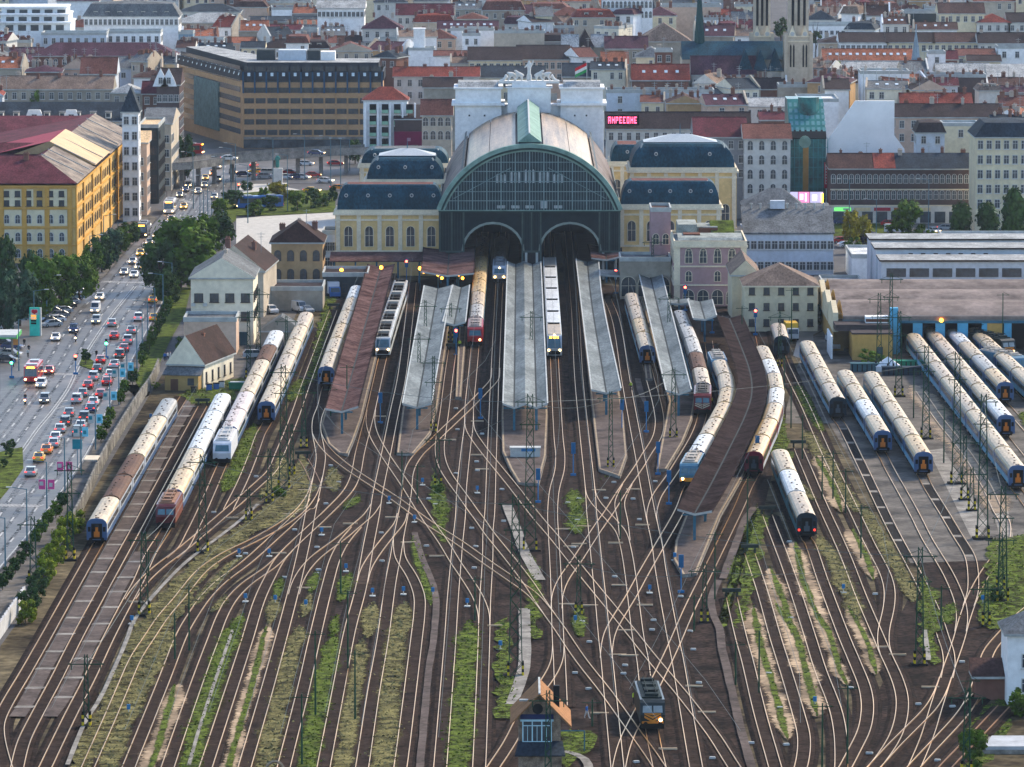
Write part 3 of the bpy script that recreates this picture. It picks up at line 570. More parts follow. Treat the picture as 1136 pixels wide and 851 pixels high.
# ---------------------------------------------------------------- rolling stock
RC = {'cream': (0.40, 0.30, 0.17), 'yellow': (0.43, 0.29, 0.12), 'white': (0.52, 0.53, 0.52), 'pink': (0.47, 0.38, 0.34), 'brown': (0.17, 0.095, 0.06), 'grey': (0.30, 0.28, 0.25), 'tan': (0.36, 0.27, 0.17), 'dgrey': (0.2, 0.19, 0.17)}
RM = {k: mat('coach_roof_' + k, v, 0.45, 0.28, 0.3, spec=0.4, stretch=(1, .4, 1), fine=0.3) for k, v in RC.items()}
RM['brown'] = mat('coach_roof_brown_old', (.085, .038, .02), .7, .3, .35, spec=.1, fine=.3)
SM = {'blue': mat('coach_blue', (0.02, 0.075, 0.19), 0.35, 0.2, 0.5, spec=0.5), 'white': mat('coach_white', (0.42, 0.46, 0.5), 0.4, 0.15, 0.5, spec=0.5), 'red': mat('coach_red', (0.16, 0.012, 0.03), 0.4, 0.2, 0.5), 'teal': mat('coach_teal', (0.02, 0.10, 0.13), 0.4, 0.2, 0.5), 'green': mat('coach_dark', (0.015, 0.028, 0.04), 0.4, 0.2, 0.5), 'lb': mat('coach_light_blue', (0.14, 0.33, 0.46), 0.4, 0.2, 0.5)}
M_glass = mat('dark_window_glass', (0.02, 0.035, 0.045), 0.12, 0.3, 2.0, spec=0.8)
M_under = mat('underframe', (0.02, 0.018, 0.017), 0.85, 0.3, 1.0)
M_orange = mat('orange_door', (0.5, 0.15, 0.02), 0.6, 0.1, 1.0)
M_black = mat('black_rubber', (0.01, 0.01, 0.01), 0.8)
M_tail = mat('tail_lamp', (0.6, 0.02, 0.02), 0.4, emis=(1, 0.04, 0.02), estr=1.6)
M_head = mat('head_lamp', (1, 0.8, 0.5), 0.4, emis=(1.0, 0.62, 0.25), estr=5)
M_amber = mat('amber_lamp', (1, 0.4, 0.05), 0.4, emis=(1.0, 0.32, 0.02), estr=8)
CO = {}
def coach_meshes(L, side, roof, low=None):
    k = (L, side, roof, low)
    if k in CO: return CO[k]
    h = L / 2; sm = SM[side]; lo = SM[low or ('lb' if side == 'blue' else side)]
    body = MB(); pr = [(-1.42, 1.0), (1.42, 1.0), (1.42, 3.1), (1.33, 3.3), (-1.33, 3.3), (-1.42, 3.1)]
    body.profy([(-1.42, .95), (1.42, .95), (1.42, 1.75), (-1.42, 1.75)], -h, h, 1, caps=True, cm=0)
    body.profy([(-1.425, 1.75), (1.425, 1.75), (1.425, 3.15), (1.33, 3.35), (-1.33, 3.35), (-1.425, 3.15)], -h, h, 0)
    win = MB()
    for s in (-1, 1): win.box(s * 1.44 - .02, s * 1.44 + .02, -h + 2.2, h - 2.2, 2.05, 2.85)
    rf = MB(); ar = [(-1.46, 3.2), (-1.36, 3.5), (-1.1, 3.78), (-.6, 3.97), (0, 4.03), (.6, 3.97), (1.1, 3.78), (1.36, 3.5), (1.46, 3.2)]
    rf.profy(ar, -h + .12, h - .12, 0)
    rng = random.Random(hash(roof) % 99 + 3)
    for q in range(7):
        y = -h + 2.4 + q * (L - 4.8) / 6 + rng.uniform(-.9, .9); x = rng.choice((-.35, .35, 0)); rf.box(x - .13, x + .13, y - .16, y + .16, 3.98, 4.1, 1)
    for yy in (-h + .9,): rf.box(-.3, .3, yy - .25, yy + .25, 3.98, 4.08, 1)
    un = MB(); un.box(-1.3, 1.3, -h + .3, h - .3, .75, .95); un.box(-1.2, 1.2, -3.5, 3.5, .35, .75)
    bo = MB(); bo.box(-1.25, 1.25, -1.6, 1.6, .3, .8)
    for s in (-1, 1):
        for y in (-1.2, 1.2): bo.cyl((s * .72 - .07, y, .46), (s * .72 + .07, y, .46), .46, n=10)
    rub = MB(); rub.box(-.75, .75, h, h + .35, 1.1, 3.1)
    CO[k] = (body.mesh('coach_body', [sm, lo]), win.mesh('window_band', M_glass), rf.mesh('coach_roof', [RM[roof], mat('roof_vent_dark', (.09, .07, .055))], smooth=False), un.mesh('underframe', M_under), bo.mesh('bogie', M_under), rub.mesh('gangway', M_black)); return CO[k]
END = {}
def coach_end(kind):
    if kind in END: return END[kind]
    b = MB(); c = {'blue': SM['blue'], 'dark': SM['green'], 'red': SM['red'], 'teal': SM['teal']}[kind]
    ar = [(-1.5, .85), (1.5, .85), (1.5, 3.2), (1.3, 3.65), (.9, 3.95), (0, 4.1), (-.9, 3.95), (-1.3, 3.65), (-1.5, 3.2)]
    b.profy(ar, -.14, 0, 0); b.box(-.8, .8, -.2, -.14, 1.0, 3.3, 1)
    dm = M_orange if kind == 'blue' else mat('end_door_grey', (0.06, 0.08, 0.1), 0.5)
    b.box(-.42, .42, -.26, -.2, 1.3, 2.1, 2); b.box(-.2, .2, -.26, -.2, 2.1, 2.75, 2)
    for s in (-1, 1):
        b.box(s * 1.1 - .2, s * 1.1 + .2, -.17, -.14, 2.1, 2.8, 1); b.cyl((s * .87, -.14, 1.06), (s * .87, -.6, 1.06), .1, n=6, m=1); b.cyl((s * .87, -.6, 1.06), (s * .87, -.66, 1.06), .25, n=8, m=1)
    me = b.mesh('end_wall', [c, M_black, dm]); l = MB()
    END[kind] = me; return me
lampb = MB(); lampb.cyl((0, 0, 0), (0, -.08, 0), .17, n=8)
ME_TAIL = lampb.mesh('tail_lamp', M_tail); ME_HEAD = lampb.mesh('headlight', M_head)
def loco_parts(root, style, loc, rz):
    S = {'red': ((0.30, 0.015, 0.02), (0.30, 0.015, 0.02), (0.33, 0.28, 0.26)), 'white': ((0.55, 0.57, 0.6), (0.55, 0.57, 0.6), (0.45, 0.45, 0.45)), 'oldred': ((0.09, 0.012, 0.015), (0.17, 0.06, 0.04), (0.26, 0.15, 0.10)),
         'stripe': ((0.14, 0.012, 0.012), (0.30, 0.10, 0.03), (0.12, 0.11, 0.10)), 'bluey': ((0.05, 0.16, 0.25), (0.05, 0.16, 0.25), (0.40, 0.37, 0.33)), 'chev': ((0.012, 0.02, 0.02), (0.012, 0.02, 0.02), (0.02, 0.03, 0.03)), 'dbwhite': ((0.4, 0.45, 0.5), (0.1, 0.2, 0.3), (0.2, 0.22, 0.24))}[style]
    fm = mat('loco_' + style, S[0], 0.35, 0.15, 0.7, spec=.3); sm = mat('loco_side_' + style, S[1], 0.4, 0.15, 0.7); rm = mat('loco_roof_' + style, S[2], 0.6, 0.25, 0.8)
    modern = style in ('red', 'white', 'dbwhite'); h = 9.2 if modern else 7.4
    o = bpy.data.objects.new('locomotive', None); COL.objects.link(o); o.parent = root; o.location = loc; o.rotation_euler = (0, 0, rz)
    b = MB(); fr = .9 if modern else .35
    pr = [(-h, 1.0), (-h - .1, 2.0), (-h + fr, 3.45), (-h + fr + .5, 3.75), (h - fr - .5, 3.75), (h - fr, 3.45), (h + .1, 2.0), (h, 1.0)]
    b.prof(pr, -1.48, 1.48, 0, cm=1); b.build('body', [fm, sm], o)
    r = MB(); r.box(-1.2, 1.2, -h + 1.6, h - 1.6, 3.75, 3.95)
    for q in range(6):
        y = -h + 2.6 + q * (2 * h - 5.2) / 5; r.box(-.8, .8, y - .5, y + .4, 3.95, 4.25 + .15 * (q % 2)); r.cyl((.5, y + .6, 3.95), (.5, y + .6, 4.5), .08); r.cyl((-.5, y + .6, 3.95), (-.5, y + .6, 4.5), .08)
    r.bar((-.5, -h + 2, 4.5), (-.5, h - 2, 4.5), .07); r.bar((.5, -h + 2, 4.5), (.5, h - 2, 4.5), .07)
    r.build('roof_equipment', rm, o)
    p = MB()
    for q, up in ((h - 3.2, 1), (-h + 3.2, 0)):
        if style == 'chev' and up == 0: up = 0
        z1 = 5.4 if up else 4.5
        p.bar((-.6, q, 4.2), (-.3, q + 1.1, (4.2 + z1) / 2), .06); p.bar((.6, q, 4.2), (.3, q + 1.1, (4.2 + z1) / 2), .06); p.bar((-.3, q + 1.1, (4.2 + z1) / 2), (-.6, q, z1), .06); p.bar((.3, q + 1.1, (4.2 + z1) / 2), (.6, q, z1), .06); p.bar((-.9, q, z1), (.9, q, z1), .08)
    p.build('pantograph', M_under, o)
    w = MB()
    def fpt(x, z, e=.03):  # on the sloped nose
        t = (z - 2.0) / 1.45; return (x, -h - .1 + (fr + .1) * t - e, z)
    if modern: w.quad(fpt(-1.15, 2.25), fpt(1.15, 2.25), fpt(1.05, 3.2), fpt(-1.05, 3.2))
    else:
        w.quad(fpt(-1.2, 2.3), fpt(-.1, 2.3), fpt(-.1, 3.1), fpt(-1.15, 3.1)); w.quad(fpt(.1, 2.3), fpt(1.2, 2.3), fpt(1.15, 3.1), fpt(.1, 3.1))
    w.build('windscreen', mat('windscreen', (0.05, 0.13, 0.16), 0.15, 0.2, 1, spec=.8) if style != 'chev' else mat('windscreen_pale', (0.22, 0.25, 0.25), 0.2, 0.2, 1, spec=.8), o)
    u = MB(); u.box(-1.3, 1.3, -h + .5, h - .5, .45, 1.0); u.box(-1.4, 1.4, -h - .15, -h + .3, .35, 1.05)
    for s in (-1, 1): u.cyl((s * .87, -h, 1.05), (s * .87, -h - .65, 1.05), .1); u.cyl((s * .87, -h - .6, 1.05), (s * .87, -h - .68, 1.05), .26, n=8)
    u.build('underframe', M_under, o)
    for y in (-h * .5, h * .5):
        g = MB()
        for s in (-1, 1):
            for yy in (-1.4, 1.4): g.cyl((s * .72 - .08, yy, .6), (s * .72 + .08, yy, .6), .6, n=10)
        g.box(-1.3, 1.3, -1.7, 1.7, .5, .8); g.build('bogie', M_under, o, (0, y, 0))
    if style in ('stripe', 'chev'):
        c = MB()
        for k in range(3 if style == 'chev' else 4):
            z = 1.25 + k * (.42 if style == 'chev' else .34)
            for s in (-1, 1):
                x1 = 1.3 if style == 'stripe' else 1.0
                if style == 'stripe': pts = [(0.05, z), (x1, z + .55), (x1, z + .72), (0.05, z + .17)]
                else: pts = [(0.0, z - .1), (x1, z + .45), (x1, z + .72), (0.0, z + .17)]
                c.add([(s * q[0], -h - .13 - .001 * k, min(q[1], 2.25)) for q in pts], [(0, 1, 2, 3)])
        c.build('chevron_stripes', mat('chevron_' + style, (0.62, 0.55, 0.4) if style == 'stripe' else (0.55, 0.22, 0.04), 0.5), o)
    if style == 'bluey': q = MB(); q.box(-1.4, 1.4, -h - .16, -h - .1, 1.0, 1.6); q.build('yellow_front_panel', mat('yellow_panel', (0.6, 0.25, 0.02), 0.5), o)
    if style == 'chev': q = MB(); q.box(-1.3, 1.3, -h - .17, -h - .12, 1.0, 1.28); q.build('orange_front_panel', mat('orange_panel', (0.55, 0.2, 0.03), 0.5), o)
    lit = {'red': (1,), 'stripe': (), 'white': (), 'oldred': (), 'bluey': (-1, 1), 'chev': (1,), 'dbwhite': (-1, 1)}[style]
    for s in lit: inst(ME_HEAD, 'headlight', o, (s * .95, -h - .17, 1.45), 0, (1.3, 1, 1.3))
    if style == 'dbwhite': inst(ME_HEAD, 'headlight', o, (0, -h + fr - .1, 3.35), 0, (1.1, 1, 1.1))
    return 2 * h + .5
def mu_parts(root, cab, roof, loc, rz, L=18.0, kiss=False):
    o = bpy.data.objects.new('railcar', None); COL.objects.link(o); o.parent = root; o.location = loc; o.rotation_euler = (0, 0, rz)
    h = L / 2; top = 3.75 if not kiss else 4.35; b = MB(); wt = mat('railcar_white', (0.48, 0.52, 0.54), 0.4, 0.12, 0.5)
    nose = 1.6 if cab else 0.0
    b.prof([(-h, .6), (-h - .05, 1.9 if cab else top - .3), (-h + nose, top - .15), (-h + nose + .4, top), (h, top), (h, .6)], -1.42, 1.42, 0, cm=0)
    b.build('body', [wt], o)
    r = MB(); r.box(-1.25, 1.25, -h + nose + .6, h - .5, top, top + .12, 1)
    if not kiss:
        for q in range(3):
            y = -h + nose + 2.5 + q * (L - nose - 5) / 2; r.box(-1.0, 1.0, y - 1.2, y + 1.2, top + .12, top + .5, 0 if q % 2 else 2)
    else: r.box(-1.1, 1.1, h - 2.4, h - 1.0, top + .12, top + .3, 2)
    r.build('roof_equipment', [mat('roof_unit', (0.34, 0.33, 0.30), 0.6, 0.2, 1), RM[roof], M_under], o)
    w = MB()
    for s in (-1, 1): w.box(s * 1.43 - .02, s * 1.43 + .02, -h + nose + .6, h - .8, 1.7, 2.8)
    w.build('window_band', M_glass, o)
    if cab:
        def fp(x, z): t = (z - 1.9) / (top - .15 - 1.9); return (x, -h - .05 + (nose + .05) * t - .04, z)
        g = MB(); g.quad(fp(-1.25, 2.0), fp(1.25, 2.0), fp(1.1, top - .35), fp(-1.1, top - .35)); g.build('windscreen', mat('windscreen', (0.05, 0.13, 0.16)), o)
        q = MB(); q.box(-1.1, 1.1, -h - .12, -h - .03, .75, 1.5); q.build('front_bumper', M_under, o)
        for s in (-1, 1): inst(ME_HEAD, 'headlight', o, (s * 1.05, -h - .1, 1.6), 0, (1.2, 1, 1.2))
        if kiss:
            d = MB()
            for i, ch in enumerate((1, 1, 0, 1, 1, 1, 0, 1)):
                if ch: d.quad(fp(-.9 + i * .22, top - .62), fp(-.75 + i * .22, top - .62), fp(-.75 + i * .22, top - .3), fp(-.9 + i * .22, top - .3))
            d.v = [(x, y - .05, z) for x, y, z in d.v]; d.build('destination_display', M_amber, o)
            inst(ME_HEAD, 'headlight', o, (0, -h + nose - .2, top + .05), 0, (1, 1, 1))
    u = MB(); u.box(-1.25, 1.25, -h + .3, h - .3, .25, .6); u.build('underframe', M_under, o)
def train(key, near, label, cat, cars, L=24.6, side='blue', tail='blue', low=None, name='passenger_train', lamps=False, group=None):
    path = TRW[key]
    n0 = W(*near); n0 = Vector((n0.x, n0.y))
    P = path if path[0].y < path[-1].y else path[::-1]
    # extend upward
    e = (P[-1] - P[-3]).normalized(); P = P + [P[-1] + e * 400]
    d = [0.0]
    for a, c in zip(P, P[1:]): d.append(d[-1] + (c - a).length)
    best = min(range(len(path)), key=lambda i: (P[i] - n0).length); s0 = d[best]
    def at(s):
        i = 0
        while i < len(P) - 2 and d[i + 1] < s: i += 1
        return P[i].lerp(P[i + 1], (s - d[i]) / max(1e-6, d[i + 1] - d[i]))
    root = thing(name, label, cat, (*at(s0), .2), group=group); o = at(s0); s = s0; first = True
    for k, c in enumerate(cars):
        isloco = c in ('red', 'white_loco', 'oldred', 'stripe', 'bluey', 'chev', 'dbwhite')
        l = {'red': 19, 'white_loco': 19, 'dbwhite': 19}.get(c, 15.6) if isloco else L
        a, z = at(s + l * .2), at(s + l * .8); m = at(s + l * .5); m = (a + z) / 2 * .7 + m * .3
        rz = math.atan2(-(z - a).x, (z - a).y); loc = (m.x - o.x, m.y - o.y, 0)
        if isloco: loco_parts(root, {'white_loco': 'white'}.get(c, c), loc, rz)
        elif c.startswith('mu'): mu_parts(root, k == 0, c.split(':')[1], loc, rz, L - .5, kiss='k' in c.split(':')[0][2:])
        else:
            sd, rf = (c.split(':') + [None])[:2] if ':' in c else (side, c)
            ms = coach_meshes(L - .9, sd, rf, low); q = bpy.data.objects.new('coach', None); COL.objects.link(q); q.parent = root; q.location = loc; q.rotation_euler = (0, 0, rz)
            for me, nm in zip(ms[:4], ('body', 'window_band', 'roof', 'underframe')): inst(me, nm, q)
            for yy in (-1, 1): inst(ms[4], 'bogie', q, (0, yy * (L / 2 - 3.8), 0))
            inst(ms[5], 'gangway', q)
            if k == 0 or (k == 1 and first and cars[0] in ('oldred', 'stripe', 'red', 'white_loco', 'bluey')):
                inst(coach_end(tail), 'end_wall', q, (0, -(L - .9) / 2 - .02, 0))
                if lamps and k == 0:
                    for x in (-1.15, 1.15): inst(ME_TAIL, 'tail_lamp', q, (x, -(L - .9) / 2 - .18, 1.5))
        s += l + .1
    return root
train('A', (106.6, 608), 'passenger train with two brown coaches among cream ones at the far left', 'train', ['cream', 'brown', 'brown', 'cream', 'cream', 'dgrey'], side='white', low='blue')
train('C', (184.5, 589), 'old dark red locomotive with five white coaches at left', 'train', ['oldred', 'yellow', 'cream', 'white', 'white', 'white'], side='white', low='blue')
train('F', (245.6, 518), 'white locomotive with a black roof pulling coaches past the left houses', 'train', ['white_loco', 'pink', 'pink', 'cream', 'cream', 'brown', 'white'], side='white', low='blue')
train('G', (295, 473), 'blue-ended cream coaches right of the white locomotive', 'coaches', ['cream', 'cream', 'tan', 'cream', 'cream', 'tan'], side='white', low='blue', name='parked_coaches')
train('I', (361, 432), 'cream coaches standing left of the long brown platform roof', 'coaches', ['cream', 'cream', 'yellow', 'cream', 'cream', 'white'], name='parked_coaches')
train('L', (424.7, 398), 'grey electric multiple unit with boxes on its roof right of the brown platform roof', 'train', ['mu:grey', 'mu:grey', 'mu:white', 'mu:grey', 'mu:grey', 'mu:grey'], L=18.5, name='electric_multiple_unit')
train('U', (527, 387), 'red locomotive pulling cream coaches out of the left portal', 'train', ['red', 'grey', 'tan', 'yellow', 'yellow', 'yellow', 'yellow', 'cream'])
train('V', (554, 316), 'train with two bright headlights in the left portal of the hall', 'train', ['dbwhite', 'dgrey', 'dgrey'], side='green')
train('AA', (615, 399), 'white multiple unit with an orange destination display right of the middle platform', 'train', ['muk:tan', 'muk:white', 'muk:white', 'muk:white', 'muk:white', 'muk:white', 'muk:dgrey'], L=22.5, name='electric_multiple_unit')
train('AG', (718, 408), 'tan coaches ending in a dark blue end wall between two grey platform roofs', 'coaches', ['cream', 'yellow', 'tan', 'tan'], name='parked_coaches')
train('AI', (778.8, 463), 'red locomotive with pale chevrons and dark coaches by the curved roof', 'train', ['stripe', 'tan', 'brown', 'grey', 'grey', 'dgrey'])
train('AJ', (764, 543), 'blue and yellow locomotive with coaches half under the curved brown roof', 'train', ['bluey', 'white', 'cream', 'yellow', 'yellow', 'cream', 'cream', 'bluey'], L=21.5)
train('AK', (835.5, 531), 'curved train with a dark red end wall right of the brown roof', 'coaches', ['yellow', 'yellow', 'cream', 'white', 'cream', 'white', 'cream'], side='red', low='white', tail='red', name='parked_coaches', L=22)
train('AO', (896, 601), 'three coaches with two red tail lamps on the sandy sidings', 'coaches', ['tan', 'white', 'cream'], side='teal', tail='dark', lamps=True, name='parked_coaches')
train('AQ', (867, 397), 'single dark-ended coach beside the yellow truck', 'coaches', ['tan'], side='green', tail='dark', name='parked_coach')
train('AR', (929.5, 468), 'four coaches with a dark blue end leftmost in the washing yard', 'coaches', ['tan', 'cream', 'cream', 'cream'], tail='dark', name='parked_coaches', L=22.5)
train('AT', (979, 506), 'four blue coaches with an orange end door, second row from left in the washing yard', 'coaches', ['cream', 'white', 'cream', 'cream'], name='parked_coaches', L=22)
train('AU', (1024, 531), 'five blue coaches with an orange end door, middle of the washing yard', 'coaches', ['yellow', 'cream', 'cream', 'cream', 'cream'], name='parked_coaches', L=22.5)
train('AW', (1129, 546), 'longest row of blue coaches running out of the depot towards the lower right', 'coaches', ['cream', 'cream', 'cream', 'tan', 'cream', 'tan', 'cream', 'cream'], name='parked_coaches', L=24)
train('AX', (1116, 489), 'blue coaches ending beside the tallest right mast, second row from the depot doors', 'coaches', ['white', 'cream', 'cream', 'cream', 'tan', 'tan'], name='parked_coaches', L=23)
train('AY', (1114, 450), 'short row of blue coaches with one grey roof by the depot', 'coaches', ['yellow', 'grey', 'cream', 'white'], name='parked_coaches', L=22)
train('AZ', (1150, 450), 'blue coaches leaving the picture at the right edge by the depot', 'coaches', ['cream', 'cream', 'cream', 'cream', 'tan'], name='parked_coaches', L=23)
r_ = thing('electric_locomotive', 'dark locomotive with orange chevrons and one lit lamp near the bottom centre', 'locomotive', W(722, 812, .2)); loco_parts(r_, 'chev', (0, 7.6, 0), 0.03)
for i, (x, y, t_) in enumerate(((1118, 398, 'rusty'), (1131, 418, 'blue'))):
    r_ = thing('scrap_locomotive', 'dismantled locomotive with bare roof equipment by the depot, ' + ('nearer the yellow door' if i == 0 else 'nearer the right edge'), 'locomotive', W(x, y, .2), R(24)); loco_parts(r_, 'bluey' if i else 'chev', (0, 7, 0), 0)

# buffer stops
bf = MB(); bf.box(-1.3, 1.3, -.2, .2, .9, 1.4)
for s in (-.75, .75): bf.box(s - .12, s + .12, -.15, .15, 0, 1.0); bf.bar((s, .1, .9), (s, 1.6, .1), .2)
ME_BUF = bf.mesh('buffer_stop', mat('buffer_dark', (0.03, 0.04, 0.035), 0.7))
for k, end, lb in (('B', 0, 'at the top of the empty left siding'), ('E', 0, 'at the siding left of the brown platform roof'), ('AL', 0, 'lowest one right of the curved platform'), ('AM', 0, 'second lowest one right of the curved platform'), ('AN', 0, 'beside the coach with red tail lamps'), ('AP', 0, 'between the washing yard and the curved train'), ('H', 0, 'under the lattice mast left of the brown roof end'), ('T', 0, 'below the short grey platform roof')):
    p, q = TRW[k][0], TRW[k][2]; o = inst(ME_BUF, 'buffer_stop', None, (p.x, p.y, .15), math.atan2(-(p - q).x, (p - q).y)); thing('', 'dark steel buffer stop ' + lb, 'buffer stop', o=o)

# ---------------------------------------------------------------- masts, signals, lamps
M_yel = mat('safety_yellow', (0.55, 0.42, 0.02), 0.6); MASTC = {}
def lattice(h, w, dense=1.0):
    b = MB(); k = .45
    def at(t, sx, sy): q = (w / 2) * (1 - (1 - k) * t); return (sx * q, sy * q * .7, h * t)
    n = max(4, int(h / (w * 1.0 * dense)))
    for sx in (-1, 1):
        for sy in (-1, 1): b.bar(at(0, sx, sy), at(1, sx, sy), .10)
    for i in range(n):
        t0, t1 = i / n, (i + 1) / n; s = 1 if i % 2 else -1
        for sy in (-1, 1): b.bar(at(t0, s, sy), at(t1, -s, sy), .065)
        if w > 1: b.bar(at(t0, -s, -1), at(t1, s, -1), .055)
        for sx in (-1, 1): b.bar(at(t0, sx, s), at(t1, sx, -s), .055)
    return b
def mast(x, y, ytop, w, lab, arm=2.2, stripes=True):
    h = HT(ytop, W(x, y).y); h = max(5, h); hk = round(h / 2) * 2
    if (hk, w) not in MASTC:
        b = lattice(hk, w); st_ = MB()
        for sx in (0,):
            for i in range(4): st_.box(-.13, .13, -w * .38 - .1, w * .38 + .1, .3 + i * .42, .3 + i * .42 + .42, i % 2)
        f = MB(); f.box(-w * .8 - .2, w * .8 + .2, -w * .5 - .3, w * .5 + .3, 0, .3)
        a = MB(); a.bar((-arm, 0, 0), (arm, 0, 0), .12); a.bar((-arm * .8, 0, 0), (-arm * .8, 0, -.7), .1); a.bar((arm * .8, 0, 0), (arm * .8, 0, -.7), .1); a.bar((0, 0, .9), (arm, 0, 0), .05); a.bar((0, 0, .9), (-arm, 0, 0), .05)
        MASTC[(hk, w)] = (b.mesh('lattice', M_green), st_.mesh('warning_stripes', [M_yel, M_black]), f.mesh('foundation', M_under), a.mesh('cross_arm', M_green))
    m = MASTC[(hk, w)]; root = thing('lattice_mast', lab, 'lattice mast', W(x, y), group='green lattice masts')
    s = h / hk; inst(m[0], 'lattice', root, (0, 0, 0), 0, (1, 1, s))
    for sx in (-1, 1): inst(m[1], 'warning_stripe', root, (sx * (w / 2 + .08), 0, 0))
    inst(m[2], 'foundation', root); inst(m[3], 'cross_arm', root, (0, 0, h - 1.2))
    if h > 13: inst(m[3], 'cross_arm', root, (0, 0, h - 4.5), 0, (.7, 1, 1))
MASTS = [(572, 751, 549, 1.7, 'tallest'), (588, 611, 437, 1.7, 'tall'), (315, 543, 405, 1.5, 'tall'), (225, 613, 504, 1.3, ''), (160, 683, 590, 1.2, ''), (78, 622, 513, 1.0, ''), (37, 648, 573, 1.0, ''), (96, 807, 726, .7, ''), (299, 558, 498, .8, ''), (337, 497, 428, .8, ''), (324, 528, 470, .6, 'slim'), (276, 578, 545, .7, 'short'), (486, 541, 480, .8, ''), (677.5, 521, 434, .8, ''), (747, 488, 408, 1.0, ''), (742, 385, 325, .7, ''), (724, 330, 263, .7, ''), (781.5, 691, 624, .7, ''), (642, 683, 616, .7, ''), (1027, 487, 383, 1.3, ''), (1061, 537, 390, 1.5, 'tall'), (1090, 598, 437, 1.6, 'tallest'), (997, 440, 345, 1.2, ''), (975, 412, 325, 1.0, ''), (988, 415, 303, .9, ''), (1020, 738, 607, 1.1, 'tall'), (1094, 695, 644, .7, ''), (1112, 668, 539, 1.3, ''), (1072, 862, 763, .9, ''), (608, 882, 766, .8, ''), (472, 389, 333, .7, ''), (465, 431, 369, .7, ''), (481, 480, 395, .7, ''), (500, 379, 336, .7, ''), (589.5, 405, 345, .7, ''), (1078, 567, 518, .8, ''), (1070, 555, 483, .9, ''), (276, 420, 345, .8, ''), (287, 397, 320, .8, ''), (318, 398, 350, .6, ''), (865, 408, 345, .6, ''), (1110, 655, 590, .8, '')]
for x, y, yt, w, a in MASTS: mast(x, y, yt, w, ('%s green lattice mast with a cross arm' % a).strip())
# slim poles, with small brackets
pb = MB(); pb.cyl((0, 0, 0), (0, 0, 10), .13, .09, 6); me_pole = pb.mesh('pole', M_green); pb = MB(); pb.bar((-1.2, 0, 0), (1.2, 0, 0), .08); pb.bar((0, 0, .6), (1.2, 0, 0), .04); me_br = pb.mesh('bracket', M_green)
me_polet = MB(); me_polet.cyl((0, 0, 0), (0, 0, 10), .14, .1, 6); me_polet = me_polet.mesh('pole', mat('grey_blue_pole', (0.09, 0.13, 0.16), 0.6))
for x, y, yt in ((829, 612, 530), (793, 667, 590), (955, 621, 560), (1047, 514, 452), (1013.5, 464, 410), (1076, 805, 752), (842, 770, 700), (816, 760, 712), (877.5, 475, 428), (870, 440, 395), (385, 460, 405), (367, 465, 430), (394, 800, 722), (350, 795, 700), (335, 850, 770), (386, 744, 655), (378, 660, 600), (194, 732, 680), (210, 722, 650), (165, 640, 610), (657, 806, 776), (770, 700, 660), (912, 555, 505), (924, 555, 500), (938, 570, 520), (890, 510, 460), (1044, 700, 650), (446, 545, 500), (463, 560, 515), (527, 690, 640), (912, 855, 780), (940, 850, 760), (688, 600, 545), (985, 395, 350), (1112, 395, 325), (823, 388, 340), (878, 380, 320)):
    h = HT(yt, W(x, y).y); r_ = thing('track_pole', 'slim dark green pole with a small bracket standing between tracks', 'pole', W(x, y), group='slim poles between the tracks'); inst(me_pole, 'pole', r_, sc=(1, 1, h / 10)); inst(me_br, 'bracket', r_, (0, 0, h - .4))
# catenary wires slung between the near masts
M_wire = mat('wire', (0.10, 0.12, 0.12), 0.5)
def wire(a, c, sag=1.2, n=10, w=.035, lab='thin dark overhead wire above the tracks'):
    a, c = Vector(a), Vector(c); b = MB(); pr = None
    for i in range(n + 1):
        t = i / n; p = a.lerp(c, t) - Vector((0, 0, 4 * sag * t * (1 - t)))
        if pr: b.cyl(pr - a, p - a, w, w, 3, caps=False)
        pr = p
    o = b.build('overhead_wire', M_wire, None, a); thing('', lab, 'overhead wire', o=o, group='overhead wires'); return o
TOPS = [W(x, y) + Vector((0, 0, max(5, HT(yt, W(x, y).y)) - 1.2)) for x, y, yt, w, a in MASTS]
for i, j in ((0, 3), (1, 2), (0, 25), (1, 20), (21, 25), (3, 5), (2, 9), (13, 14), (19, 20), (20, 21), (12, 1), (18, 17), (17, 25), (7, 3), (25, 28), (13, 1), (4, 3), (27, 21)): wire(TOPS[i], TOPS[j])
for k in ('U', 'V', 'AA', 'AC', 'AF', 'AG', 'AK', 'L', 'P', 'I', 'B', 'C', 'AM', 'AN', 'AQ', 'X', 'W', 'S', 'J', 'K', 'M', 'O'):
    p = TRW[k][::16]; b = MB(); a = Vector((*p[0], 5.6))
    for q, r in zip(p, p[1:]): b.cyl(Vector((*q, 5.6)) - a, Vector((*r, 5.6)) - a, .028, .028, 3, caps=False)
    o = b.build('contact_wire', M_wire, None, a); thing('', 'thin contact wire hanging over a track', 'overhead wire', o=o, group='overhead wires')
